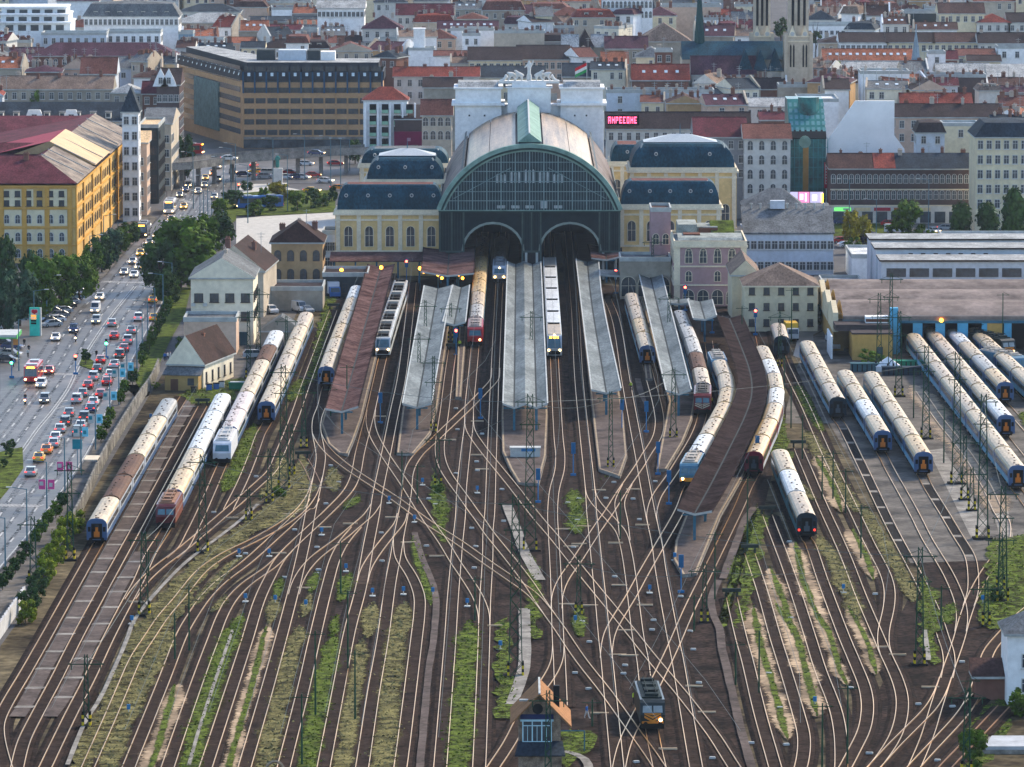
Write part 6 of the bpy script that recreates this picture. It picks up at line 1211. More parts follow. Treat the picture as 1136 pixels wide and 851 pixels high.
# lantern with a pale copper gable roof
lw = 2.35; zl = arcp(.1)[1]; b = MB(); b.box(-lw, lw, 1.0, LEN, zl - .4, HA + 1.0, 0); b.build('lantern_wall', M_hgreen, hall)
b = MB(); b.profy([(-lw - .25, HA + 1.0), (lw + .25, HA + 1.0), (0, HA + 2.9)], .6, LEN + .3, 0); b.box(-.18, .18, .6, LEN, HA + 2.85, HA + 3.05, 1); b.build('lantern_roof', [M_cop, M_boxw], hall)
b = MB(); b.box(-.5, .5, .86, .94, HA - .2, HA + 1.2); b.box(-1.9, -.9, .86, .94, HA - .1, HA + .8); b.box(.9, 1.9, .86, .94, HA - .1, HA + .8); b.build('lantern_window', M_win, hall)
# front arch rim, three stepped rings
for dr0, dr1, y0, y1, m_ in ((-.15, .75, -1.0, .9, M_cop), (-.6, -.15, -.6, .6, M_hgreen), (-1.0, -.6, -.35, .3, M_cop)):
    b = MB(); a = [arcp(t, dr0) for t in seg]; c = [arcp(t, dr1) for t in seg]
    for i in range(NS):
        b.quad((a[i][0], y0, a[i][1]), (a[i + 1][0], y0, a[i + 1][1]), (c[i + 1][0], y0, c[i + 1][1]), (c[i][0], y0, c[i][1])); b.quad((c[i][0], y0, c[i][1]), (c[i + 1][0], y0, c[i + 1][1]), (c[i + 1][0], y1, c[i + 1][1]), (c[i][0], y1, c[i][1])); b.quad((a[i][0], y1, a[i][1]), (a[i + 1][0], y1, a[i + 1][1]), (a[i + 1][0], y0, a[i + 1][1]), (a[i][0], y0, a[i][1]))
    b.build('front_arch', m_, hall)
# glazing between arch and beam
b = MB(); a = [arcp(t, -.9) for t in seg]; a = [(max(-HW, min(HW, p[0])), max(HB, p[1])) for p in a]
b.add([(p[0], .1, p[1]) for p in a] + [(0, .1, HB)], [(i + 1, i, NS + 1) for i in range(NS)]); b.build('arch_glazing', mat('hall_glass', (.018, .035, .045), .12, .3, .5, spec=.35), hall)
def zar(x): return zc + math.sqrt(max(0, (RA - .9) ** 2 - x * x))
b = MB(); nx = 30
for i in range(-nx, nx + 1):
    x = i * .62; z1 = zar(x)
    if z1 > HB + .3 and abs(x) < HW - .4: b.box(x - (.13 if i % 5 == 0 else .045), x + (.13 if i % 5 == 0 else .045), -.1 if i % 5 == 0 else -.02, .09, HB, z1)
for z in (HB + 2.0, HB + 4.0, HB + 6.2, HB + 8.4, HB + 10.4):
    xx = math.sqrt(max(0, (RA - .9) ** 2 - (z - zc) ** 2)); xx = min(xx, HW - .3); b.box(-xx, xx, -.05, .085, z - .08, z + .08)
for s in (-1, 1): b.bar((s * 4, -.08, HB + 9.2), (s * (HW - 3), -.08, HB + 2.5), .13)
b.build('mullions', mat('mullion', (.16, .24, .25), .6), hall)
# daylit back-wall windows showing through the glazing, painted as pale arched panes
pw = mat('pale_pane', (.30, .34, .35), .5, .3, .5)
for i in range(-2, 3):
    for s in (-1, 0, 1):
        b = MB(); x = i * 3.1 + s * .8; w_ = .26; zt = HB + 8.9 - abs(i) * .5; b.profy([(x - w_, HB + 5.9), (x + w_, HB + 5.9), (x + w_, zt - .3), (x, zt), (x - w_, zt - .3)], .02, .08); b.build('arched_pane', pw, hall)
for i, w_ in ((-2, .9), (-1, .9), (0, .9), (1, .75), (2, .9)): b = MB(); b.box(i * 3.1 - w_, i * 3.1 + w_, .02, .08, HB + .35, HB + (1.0 if i not in (1,) else 2.0)); b.build('pale_board', pw, hall)
# beam, spandrels with two arched portals
b = MB(); b.box(-HW - .3, HW + .3, -.5, .8, HB - .45, HB, 0); b.box(-HW - .3, HW + .3, -.7, -.5, HB - .15, HB + .05, 1); b.build('beam', [M_hgreen, M_cop], hall)
PR = 6.4; PX = (-7.95, 8.8); zsp = HT(283, D0); zsp = 6.2
b = MB(); zt = HB - .45; n = 14
for px_ in PX:
    a = [(px_ + PR * math.cos(math.pi * i / n), zsp + PR * .93 * math.sin(math.pi * i / n)) for i in range(n + 1)]
    for i in range(n): b.quad((a[i + 1][0], 0, a[i + 1][1]), (a[i][0], 0, a[i][1]), (a[i][0], 0, zt), (a[i + 1][0], 0, zt), 0)
b.build('spandrel', mat('spandrel_glass', (.012, .022, .026), .5, .3, .5), hall)
b = MB()
for px_ in PX:
    for r0, r1, y0 in ((PR - .05, PR + .45, -.35),):
        for i in range(n):
            t0, t1 = math.pi * i / n, math.pi * (i + 1) / n; P_ = lambda r, t, y: (px_ + r * math.cos(t), y, zsp + r * .93 * math.sin(t)); b.quad(P_(r0, t1, y0), P_(r0, t0, y0), P_(r1, t0, y0), P_(r1, t1, y0)); b.quad(P_(r1, t1, y0), P_(r1, t0, y0), P_(r1, t0, .3), P_(r1, t1, .3)); b.quad(P_(r0, t0, y0), P_(r0, t1, y0), P_(r0, t1, .3), P_(r0, t0, .3))
b.build('portal_arch', mat('portal_rim', (.22, .26, .23), .6), hall)
for x0, x1 in ((-HW, PX[0] - PR), (PX[0] + PR, PX[1] - PR), (PX[1] + PR, HW)):
    b = MB()
    b.box(x0, x1, -.2, .4, zsp - .2, zt, 0)
    for k in range(3): x = x0 + (x1 - x0) * k / 2; b.box(x - .2, x + .2, -.45, -.2, 2.0 if (k != 1) else zsp, zt, 1)
    b.box(x0, x1, -.5, -.2, zsp - .3, zsp + .1, 1)
    for k in range(1, 8): x = x0 + (x1 - x0) * k / 8; b.box(x - .03, x + .03, -.26, -.2, zsp + .2, zt - .3, 1)
    b.box(x0 + .1, x1 - .1, -.1, .3, 0, zsp - .2, 2)
    for x in (x0 + .8, x1 - .8): b.cyl((x, -.3, 0), (x, -.3, zsp - .3), .28, n=10, m=3)
    b.build('pier', [mat('spandrel_glass', (0, 0, 0)), mat('pier_iron', (.05, .075, .07), .6), M_dark, mat('pale_column', (.38, .40, .38), .6)], hall)
b = MB()
for s in (-1, 1): b.box(s * (HW + .1) - .15, s * (HW + .1) + .15, .5, LEN, 0, HB + .3)
b.profy([(HW - .3, 0)] + [((a_[0]), a_[1]) for a_ in [arcp(1 - 2 * i / 20, -.8) for i in range(21)]] + [(-HW + .3, 0)], LEN - 1, LEN - .6); b.build('inner_wall', mat('hall_inside', (.05, .055, .055), .8), hall)
b = MB(); b.box(-2.3, 2.3, 0, LEN - 4, .0, .6); b.box(HW - 4, HW - .5, 2, LEN - 4, 0, .6); b.box(-HW + .5, -HW + 4, 2, LEN - 4, 0, .6); b.build('inner_platform', M_plat, hall)

# wings with curved slate-blue roofs
def facade_trim(b, x0, x1, y, z0, z1):
    b.box(x0, x1, y - .35, y, z1 - .5, z1); b.box(x0, x1, y - .2, y, z0, z0 + .3)
WALL['wingy'] = wm('wing_yellow', (.66, .47, .21)); M_stone = mat('pale_stone', (.66, .58, .43), .8, .12, .3, fine=.1)
def wing(label, px0, px1, D, ye, yt, d, n, rows, style='arch', ww=1.7, wh=4.4, wall='wingy', flat_top=True, round_w=None, name='station_wing', hb=0, back=None, top=None):
    x0, x1 = XT(px0, D, 10), XT(px1, D, 10); h = HT(ye, D); w = x1 - x0; r_ = thing(name, label, 'station wing', ((x0 + x1) / 2, D + d / 2, 0)); b = MB(); b.box(-w / 2, w / 2, -d / 2, d / 2, 0, h); b.build('wall', WALL[wall], r_)
    rh = max(1.5, HT(yt, D + d * .25) - h); q = roof_mesh(w - 1, d - 1, h + .75, rh, 'dome', .1).build('roof', [ROOF['blue'], M_stone, M_stone, ROOF[top or 'redbr']], r_)
    b = MB(); b.box(-w / 2 - .5, w / 2 + .5, -d / 2 - .5, d / 2 + .5, h - .35, h + .1); b.box(-w / 2 - .1, w / 2 + .1, -d / 2 - .1, -d / 2 + .3, h + .1, h + .85); b.box(w / 2 - .3, w / 2 + .1, -d / 2 + .3, d / 2, h + .1, h + .85); b.box(-w / 2 - .1, -w / 2 + .3, -d / 2 + .3, d / 2, h + .1, h + .85)
    b.box(-w / 2 - .1, w / 2 + .1, -d / 2 - .2, -d / 2, h - 1.6, h - 1.2)
    z0 = rows[0] - .8; b.box(-w / 2 - .1, w / 2 + .1, -d / 2 - .3, -d / 2, z0 - .4, z0)
    for i in range(n + 1):
        x = -w / 2 + .6 + (w - 1.2) * i / n; b.box(x - .45, x + .45, -d / 2 - .22, -d / 2, z0, h - .35)
    b.build('cornice_and_pilasters', M_stone, r_)
    if n: windows(r_, (-w / 2 + .6, -d / 2), (w / 2 - .6, -d / 2), rows, n, ww, wh, style, M_stone)
    if round_w:
        for i in range(round_w):
            x = -w / 2 + w * (i + .5) / round_w; o = MB(); o.cyl((0, -.5, 0), (0, .6, 0), .42, n=10, m=0); o.cyl((0, -.52, 0), (0, -.5, 0), .25, n=8, m=1); o.build('round_dormer', [M_trim, M_win], q, (x, -d / 2 + 1.0, h + .9 + rh * .55))
    b = MB()
    for s in (-1, 1): b.bar((s * (w / 2 - 1.2), -d / 2 + .8, h + .8), (s * (w / 2 - 3.0), -d / 2 + 2.6, h + .75 + rh), .3)
    b.build('hip_ridge', M_trim, q); return r_
# third (rear) row first, then middle, then front
wing('rear left wing with a curved blue roof behind the domed pavilion', 399, 499, DG(247), 185, 168, 16, 5, [6], flat_top=True, round_w=3, top='grey')
wing('rear right wing with a curved blue roof beside the white tower', 676, 716, DG(247), 183, 163, 16, 3, [6], round_w=1, top='redbr')
def lantern(px0, px1, D, y0, y1, lab):
    x0, x1 = XT(px0, D, 20), XT(px1, D, 20); z0, z1 = HT(y0, D), HT(y1, D + 6); w = x1 - x0; r_ = thing('glass_roof_lantern', lab, 'roof lantern', ((x0 + x1) / 2, D + 5, z0 - .6))
    b = MB(); b.box(-w / 2, w / 2, -4, 4, 0, 1.0); b.build('curb', ROOF['blue'], r_); b = MB(); E = [(-w / 2, -4, 1), (w / 2, -4, 1), (w / 2, 4, 1), (-w / 2, 4, 1)]; h = z1 - z0 + .6; P, Q = (-w * .12, 0, h), (w * .12, 0, h)
    b.quad(E[0], E[1], Q, P); b.quad(E[2], E[3], P, Q); b.add([E[3], E[0], P], [(0, 1, 2)]); b.add([E[1], E[2], Q], [(0, 1, 2)]); b.build('glass_roof', mat('pale_glass_roof', (.42, .46, .48), .4, .1, 2), r_); b = MB(); b.cyl((0, 0, h), (0, 0, h + 2.4), .12, .03); b.build('finial', M_steel, r_)
wing('middle left pavilion of the station with three round dormers', 405, 494, DG(278), 203, 178, 18, 5, [7], round_w=3, top='blue'); lantern(420, 483, DG(278) + 4, 175, 164, 'pale glass lantern on the left pavilion')
wing('middle right pavilion of the station with a tall blue dome roof', 698, 817, DG(285), 190, 162, 20, 6, [7.5], round_w=2, top='blue'); lantern(714, 796, DG(285) + 4, 160, 148, 'pale glass lantern on the right pavilion')
wing('front left wing, yellow, with five tall arched windows', 372, 493, DG(306), 237, 208, 11, 5, [6.4], round_w=5)
wing('front right wing, yellow, left of the pink building', 687, 800, DG(306), 231, 204, 12, 5, [7.6], round_w=5)
# gate hall under the left wing: brown lean-to roof and dark arcade
r_ = thing('concourse_roof', 'brown lean-to roof over the dark arcade below the five arched windows', 'lean-to roof', (XT(430, D0 - 6, 5), D0 - 5, 0)); w = 12.5
b = MB(); b.prof([(-4, 4.9), (4.5, 6.1), (4.5, 5.85), (-4, 4.65)], -w, w); b.build('roof_sheet', M_brown, r_)
for i in range(6): b = MB(); b.cyl((-w + 1 + i * (2 * w - 2) / 5, -3.4, 0), (-w + 1 + i * (2 * w - 2) / 5, -3.4, 4.7), .2); b.build('post', M_steel, r_)
# white head building with its two towers and the sculpture group
DB = D0 + LEN + 2; hb_ = thing('head_building', 'white head building of the station with two square towers', 'station building', (XT(587, DB, 25), DB, 0)); xw = lambda p: XT(p, DB, 28) - XT(587, DB, 28)
b = MB(); b.box(xw(540), xw(635), 2, 12, 0, HT(118, DB)); b.box(xw(505), xw(670), 3, 12, 0, HT(125, DB)); b.build('wall', WALL['white'], hb_)
for a, c in ((501, 560), (618, 673)):
    x0, x1 = xw(a), xw(c); zt = HT(99, DB); zm = HT(117, DB); b = MB(); b.box(x0 + .8, x1 - .8, 0, 13, 0, zm); b.box(x0, x1, -.8, 13.5, zm, zm + .6); b.box(x0 + .9, x1 - .9, .1, 12.5, zm + .6, zt); b.box(x0 + .5, x1 - .5, -.3, 13, zt, zt + .45); b.build('tower', WALL['white'], hb_)
    b = MB(); b.prof([(.3, zt + .45), (12.5, zt + .45), (10, zt + 1.6), (3, zt + 1.6)], x0 + 1.5, x1 - 1.5); b.build('tower_roof', ROOF['lgrey'], hb_)
    b = MB(); b.box(x0 + 3, x0 + 3.8, -.06, 0, zm - 9.4, zm - 8.0); b.box(x0 + 4, x0 + 4.4, -.06, 0, zm - 2.6, zm - 2.2); b.box(x1 - 5, x1 - 4.6, -.06, 0, zm - 2.6, zm - 2.2); b.build('window', M_win, hb_)
for a, c in ((560, 570), (605, 618)):
    b = MB(); zt = HT(104, DB); b.box(xw(a), xw(c), 2, 2.5, HT(112, DB), zt)
    b.build('balustrade', mat('balustrade', (.38, .38, .37), .8), hb_)
b = MB(); b.box(xw(563), xw(611), -.2, 8, HT(125, DB), HT(98, DB)); b.box(xw(561), xw(613), -.5, 8.3, HT(98, DB), HT(96.5, DB)); b.box(xw(568), xw(606), .2, 7, HT(96.5, DB), HT(91, DB)); b.build('attic', WALL['white'], hb_)
# sculpture group: standing figure on a chariot between rearing horses
sc = thing('sculpture_group', 'white sculpture group with a raised central figure above the hall', 'sculpture', (XT(587, DB + 3, 38), DB + 3, HT(91, DB)))
def skinned(V, E, rad, name, m_, parent, loc=(0, 0, 0), s=1.0):
    me = bpy.data.meshes.new(name); me.from_pydata(V, E, []); o = bpy.data.objects.new('tmp', me); COL.objects.link(o); o.modifiers.new('s', 'SKIN')
    for i, v in enumerate(me.skin_vertices[0].data): v.radius = (rad[i], rad[i]); v.use_root = (i == 0)
    o.modifiers.new('u', 'SUBSURF').levels = 1
    m2 = bpy.data.meshes.new_from_object(o.evaluated_get(bpy.context.evaluated_depsgraph_get())); bpy.data.objects.remove(o); m2.materials.clear(); m2.materials.append(m_)
    for p in m2.polygons: p.use_smooth = True
    return inst(m2, name, parent, loc, 0, (s, s, s))
M_sc = mat('white_stone', (.6, .6, .58), .7, .1, 1)
skinned([(0, 0, 2.3), (0, 0, 3.2), (0, 0, 3.9), (0, 0, 4.5), (.25, 0, 1.4), (.3, 0, 0), (-.25, 0, 1.4), (-.3, 0, 0), (.7, 0, 4.0), (1.0, 0, 5.0), (-.7, 0, 3.6), (-1.1, 0, 3.2), (0, 0, 4.9)], [(0, 1), (1, 2), (2, 3), (3, 12), (0, 4), (4, 5), (0, 6), (6, 7), (2, 8), (8, 9), (2, 10), (10, 11)], [.5, .42, .5, .22, .4, .35, .4, .35, .22, .14, .22, .16, .32], 'central_figure', M_sc, sc)
for s in (-1, 1):
    for k, x in enumerate((1.9, 3.6)):
        skinned([(s * x, -.5, 1.6), (s * (x + .8), -.9, 1.8), (s * (x + 1.3), -1.1, 2.5 - .5 * k), (s * (x + 1.7), -1.3, 2.6 - .5 * k), (s * (x + 1), -1, .8), (s * (x + 1.5), -1.2, .1), (s * (x - .2), -.4, .7), (s * (x - .1), -.4, 0), (s * (x - .6), 0, 1.3)], [(0, 1), (1, 2), (2, 3), (1, 4), (4, 5), (0, 6), (6, 7), (0, 8)], [.5, .55, .33, .22, .22, .14, .24, .16, .3], 'horse', M_sc, sc)
    skinned([(s * 5.6, 0, .5), (s * 5.5, 0, 1.2), (s * 5.5, 0, 1.7), (s * 6.3, -.1, .3), (s * 7.2, -.1, .1), (s * 5.0, -.2, .8)], [(0, 1), (1, 2), (0, 3), (3, 4), (1, 5)], [.45, .42, .25, .3, .2, .2], 'seated_figure', M_sc, sc)
b = MB(); b.box(-7.2, 7.2, -2, 2, -.4, .15); b.build('plinth', M_sc, sc)
fp = thing('flagpole', 'flagpole with a red white and green flag on the right tower', 'flag', (XT(651, DB + 5, 36), DB + 5, HT(97, DB))); b = MB(); b.cyl((0, 0, 0), (0, 0, 6), .09, .05); b.build('pole', M_boxw, fp)
for i, c in enumerate(((.5, .02, .03), (.6, .6, .58), (.03, .25, .08))):
    b = MB()
    for j in range(4): b.quad((-j * .7, .12 * (j % 2), 5.6 - i * .75 - j * .35 - .75), (-j * .7 - .7, .12 * ((j + 1) % 2), 5.6 - i * .75 - (j + 1) * .35 - .75), (-j * .7 - .7, .12 * ((j + 1) % 2), 5.6 - i * .75 - (j + 1) * .35), (-j * .7, .12 * (j % 2), 5.6 - i * .75 - j * .35))
    b.build('flag_stripe', mat('flag_%d' % i, c, .7, .05), fp)
# ---------------------------------------------------------------- buildings round the station
def rel(root, px, py, h=0): v = W(px, py, h); return (v.x - root.location.x, v.y - root.location.y)
# big yellow corner block along the avenue (footprint traced on the ground)
A = W(84, 292); Bf = W(145, 150, 17.5); hY = 17.5
yb = thing('corner_block', 'big yellow four-storey corner block with maroon roofs at the left edge', 'apartment block', (A.x, A.y, 0))
v = Vector((Bf.x - A.x, Bf.y - A.y)); u = Vector((-1, 0)); wid = 45
fp_ = [(0, 0), (v.x, v.y), (v.x - wid, v.y), (-wid, 0)]
b = MB(); b.ext(fp_, 0, hY, 0); b.build('wall', mat('yellow_plaster', (.55, .36, .13), .85, .15, .15, fine=.12), yb)
b = MB()
for z, t in ((3.9, .25), (7.9, .3), (12.2, .35), (16.9, .6)): b.box(-wid, .3, -.35, 0, z, z + t); b.ext([(0, -.3), (.42, -.3), (v.x + .42, v.y), (v.x, v.y)], z, z + t, 0, bottom=True)
for i in range(9): x = -1.2 - i * 5.1; b.box(x - .5, x + .5, -.22, 0, 0, hY - .6)
for t in (.0, .12, .27, .42, .58, .72, .87, 1.0):
    p = v * t; b.ext([(p.x, p.y), (p.x + .35, p.y), (p.x + .35 + v.x * .012, p.y + v.y * .012), (p.x + v.x * .012, p.y + v.y * .012)], 0, hY - .5, 0)
b.build('cornices', mat('ochre_trim', (.52, .29, .07), .8, .15, .3), yb)
b = MB()
for i in range(8):
    x = -3.75 - i * 5.1; b.box(x - 1.95, x + 1.95, -.06, 0, 8.4, 12.0); b.box(x - 1.95, x + 1.95, -.06, 0, 12.8, 16.6) if i != 1 else b.box(x - 1.95, x - .5, -.06, 0, 12.8, 16.6); b.box(x - 1.95, x + 1.95, -.06, 0, 4.3, 7.6)
b.build('pale_panels', WALL['cream'], yb)
windows(yb, (-42, 0), (-1.0, 0), [1.2, 4.9, 8.9], 16, 1.0, 1.9, 'arch', m0=.8); windows(yb, (-42, 0), (-1.0, 0), [12.95, 15.05], 16, 1.0, 1.1, m0=.8, frame=M_framed)
windows(yb, (0.02, 0), (v.x, v.y), [5, 9, 13.2], 32, 1.0, 1.9, 'arch', m0=.8, frame=M_framed)
def tri_roof(pts, tris, m_, nm='roof'): b = MB(); b.add([(p[0], p[1], p[2]) for p in pts], tris); return b.build(nm, m_, yb)
def Y(t, s, z): p = v * t; return (p.x - s + .6 * (s == 0), p.y - (.6 if t == 0 else 0), z)
H1 = hY + .45
rfA = tri_roof([Y(0, 0, H1), Y(0, 45, H1), Y(.10, 45, H1 + 5), Y(.10, 9, H1 + 5)], [(1, 0, 3, 2)], ROOF['maroon'])
for i in range(4): inst(ME_CHW if i % 2 else ME_CH, 'chimney', rfA, (-12 - i * 8, v.y * .085, H1 + 4))
tri_roof([Y(0, 0, H1), Y(.30, 0, H1), Y(.30, 9, H1 + 5), Y(.10, 9, H1 + 5)], [(0, 1, 2, 3)], mat('roof_worn_brown', (.10, .075, .065), .6, .3, .3, rgb2=(.22, .18, .14), fine=.3))
tri_roof([Y(.10, 9, H1 + 5), Y(.30, 9, H1 + 5), Y(.30, 18, H1), Y(.10, 18, H1 + 3)], [(0, 1, 2, 3)], ROOF['maroon'])
tri_roof([Y(.30, 0, H1 + .5), Y(.56, 0, H1 + .5), Y(.56, 10, H1 + 6), Y(.30, 10, H1 + 6)], [(0, 1, 2, 3)], mat('painted_sun_roof', (.52, .36, .20), .5, .12, .3))  # golden sunlight on this slope is put into the roof colour
tri_roof([Y(.30, 0, H1 + .5), Y(.30, 10, H1 + 6), Y(.30, 24, H1 + 1)], [(0, 1, 2)], WALL['tan'])
tri_roof([Y(.30, 10, H1 + 6), Y(.56, 10, H1 + 6), Y(.56, 34, H1 + .5), Y(.30, 34, H1 + .5)], [(0, 1, 2, 3)], mat('roof_crimson', (.24, .025, .045), .6, .15, .3))
tri_roof([Y(.56, 0, H1), Y(1, 0, H1), Y(1, 9, H1 + 5), Y(.56, 9, H1 + 5)], [(0, 1, 2, 3)], mat('roof_worn_brown', (.1, .075, .065)))
tri_roof([Y(.56, 9, H1 + 5), Y(1, 9, H1 + 5), Y(1, 45, H1), Y(.56, 45, H1)], [(0, 1, 2, 3)], ROOF['maroon'])
tri_roof([Y(.10, 45, H1 + 5), Y(.10, 9, H1 + 5), Y(.24, 9, H1), Y(.24, 45, H1)], [(0, 1, 2, 3)], ROOF['dbrown']); tri_roof([Y(.24, 45, H1 + 1), Y(.24, 12, H1 + 1), Y(.36, 12, H1 + 5), Y(.36, 45, H1 + 5)], [(0, 1, 2, 3)], ROOF['maroon']); tri_roof([Y(.8, 45, H1 + 1), Y(.8, 12, H1 + 1), Y(.95, 12, H1 + 5), Y(.95, 45, H1 + 5)], [(0, 1, 2, 3)], ROOF['maroon']); tri_roof([Y(0, 45, H1 - .2), Y(0, 0, H1 - .2), Y(1, 0, H1 - .2), Y(1, 45, H1 - .2)], [(0, 1, 2, 3)], ROOF['dbrown'])
b = MB()
for t in (.10, .2, .30, .43, .56, .7, .85): p0, p1 = Vector(Y(t, 0, H1 + .7)), Vector(Y(t, 9, H1 + 5.4)); b.bar(p0, p1, .18)
b.build('roof_ridges', M_trim, yb)

# white tower house and the narrow houses behind it along the avenue
def street_house(xa, xb, ybase, ye, wall, roof, lab, d=16, kind='gx', rh=3, nw=3, side=5, rows=None, **k):
    D = DG(ybase); h = HT(ye, D); x1 = XT(xb, D, h / 2); x0 = XT(xa, D, h / 2)
    rows = rows or [z for z in [1.5 + 3.7 * i for i in range(8)] if z < h - 2]
    return house(lab, 'house', x0, x1, D, d, h, wall, roof, kind, rh, nw=nw, rows=rows, sides=True, **k)
tw = street_house(136, 154, 246, 124, 'white', 'slate', 'narrow white tower house with a dark pointed roof behind the yellow block', d=7, kind='hip', rh=6, nw=2, name='tower_house')
street_house(150, 163, 240, 158, 'salmon', 'gold', 'narrow salmon house with a sunlit roof right of the white tower house', d=12, kind='shed', rh=2, nw=1)  # sunlight on this roof is painted in as a golden tone
street_house(154, 176, 226, 142, 'dark', 'gold', 'dark glazed house with a flat golden roof beyond the tower house', d=26, kind='flat', nw=2, frame=M_framed)
street_house(160, 190, 212, 137, 'stone', 'grey', 'grey stone house with closely set windows beside the dark avenue tree', d=34, kind='gx', nw=3)
street_house(174, 199, 178, 94, 'darkbrick', 'dbrown', 'dark gothic brick house with white gables left of the hotel', d=20, kind='gx', rh=4, nw=4)
for i, x in enumerate((178, 187)):
    D = DG(178) - .6; xx = XT(x, D, 30); r_ = thing('house_gable', ('left' if i == 0 else 'right') + ' one of two white pointed gables on the gothic brick house', 'gable', (xx, D, HT(96, D))); b = MB(); b.profy([(-2.2, 0), (2.2, 0), (1.4, 2.2), (0, 5), (-1.4, 2.2)], 0, .5); b.build('gable_wall', WALL['white'], r_); windows(r_, (-2, 0), (2, 0), [.8], 1, 1, 1.6)
# grey mansard block with white gables behind the yellow block
gm = PB(-30, 139, 113, 134, 'slate', 'pale', 'long grey mansard block with white gables behind the yellow block', 'apartment block', 20, 'shed', d=9, nw=22, yb=163, ww=1.3, name='mansard_block')
for x, w in ((38, 22), (79, 18)):
    D = DG(134, 20) - .5; xx = XT(x, D, 22); g = thing('house_gable', 'white shaped gable on the grey mansard block, ' + ('left one' if x < 50 else 'right one'), 'gable', (xx, D, 19)); q = w / PPM(D, 20) / 2; b = MB(); b.profy([(-q, -2), (q, -2), (q, 1), (q * .6, 3.8), (-q * .6, 3.8), (-q, 1)], 0, 1); b.build('gable_wall', WALL['white'], g); windows(g, (-q, 0), (q, 0), [.6], 1, 1.2, 2)
for i in range(12): o = inst(ME_DORM, 'dormer', gm.children[1], (-24 + i * 3.9, -3.3, 20.6))

# long brown hotel with banded windows
DH, DH2 = DG(165), DG(143); xh0, xh1 = XT(270, DH, 12), XT(424, DH, 12); hh = HT(79, DH)
ht = thing('hotel', 'long tan hotel with banded windows and a dark roof edge', 'hotel', (xh0, DH, 0)); wl_ = xh1 - xh0; lv = Vector((XT(199, DH2, 12) - xh0, DH2 - DH))
fp_ = [(0, 0), (wl_, 0), (wl_, 22), (8, 22), (lv.x + 10, lv.y + 6), (lv.x, lv.y)]
b = MB(); b.ext(fp_, 0, hh, 0); b.build('wall', mat('hotel_tan', (.42, .26, .14), .8, .12, .2, fine=.1), ht)
b = MB(); f2 = [(-.4, -.8), (wl_ + .5, -.8), (wl_ + .5, 22), (8, 22), (lv.x + 10, lv.y + 6), (lv.x - .6, lv.y - .6)]; b.ext(f2, hh - 2.6, hh, 0); b.ext([(1, 1.4), (wl_ - 1, 1.4), (wl_ - 1, 21), (9, 21), (lv.x + 9, lv.y + 5), (lv.x + 2, lv.y + 1.5)], hh, hh + 2.4, 0, top=1); b.build('roof_band', [mat('hotel_roof_dark', (.03, .035, .045), .5), ROOF['lgrey']], ht)
win = MB(); bw = wl_ / 12 * .80; win.box(-bw / 2, bw / 2, -.12, 0, 0, 1.5, 1); [win.box(-bw / 2 + bw * k / 3 - .07, -bw / 2 + bw * k / 3 + .07, -.2, -.12, 0, 1.5, 0) for k in range(4)]; me_hw = win.mesh('window', [M_framed, M_win])
for j in range(7):
    for i in range(12): inst(me_hw, 'window', ht, (wl_ * (i + .5) / 12, 0, 3.9 + j * 3.0))
for j in range(7):
    b = MB(); p, q = lv * .97, lv * .04; t = (q - p).normalized(); n_ = Vector((t.y, -t.x)) * .12; z = 3.9 + j * 3.0; b.add([(p.x + n_.x, p.y + n_.y, z), (q.x + n_.x, q.y + n_.y, z), (q.x + n_.x, q.y + n_.y, z + 1.5), (p.x + n_.x, p.y + n_.y, z + 1.5)], [(0, 1, 2, 3)]); b.build('window_band', M_win, ht)
b = MB(); p, q = lv * .74, lv * .36; t = (q - p).normalized(); n_ = Vector((t.y, -t.x)) * .5; b.ext([(p.x, p.y), (q.x, q.y), (q.x + n_.x, q.y + n_.y), (p.x + n_.x, p.y + n_.y)], 3, hh - 5, 0); b.build('recessed_front', mat('grey_green', (.12, .17, .16), .7, .3, .6, fine=.3), ht)
b = MB(); b.box(0, wl_, -.5, 0, 2.7, 3.4, 0); b.box(0, wl_, -.15, 0, .2, 2.6, 1); b.build('ground_floor', [M_conc, M_win], ht)
for i in range(13): b = MB(); x = wl_ * i / 12; b.box(x - .22, x + .22, -1.0, -.1, hh - 6.2, hh - .2); b.build('blue_fin', mat('fin_blue', (.02, .07, .13), .5), ht)
for i in range(12): o = inst(ME_SKY, 'skylight', ht, (wl_ * (i + .5) / 12, -.83, hh - .9), 0, (.9, .8, 1)); o.rotation_euler = (R(78), 0, 0)
for i in range(14): p = lv * ((i + .5) / 14); o = inst(ME_SKY, 'skylight', ht, (p.x - .4, p.y - .6, hh - .6), 0, (.6, 1.2, 1)); o.rotation_euler = (R(70), 0, math.atan2(-lv.y, -lv.x))
for a, c, h_, m_ in ((285, 305, 3.6, 'dark'), (309, 340, 3.6, 'bluegrey'), (341, 355, 3.4, 'dark'), (356, 372, 3, 'white')):
    D = DH + 14; b = MB(); b.box(XT(a, D, 26) - xh0, XT(c, D, 26) - xh0, 12, 18, hh + 2.4, hh + 2.4 + h_ * .8); b.build('roof_plant_room', WALL[m_], ht)
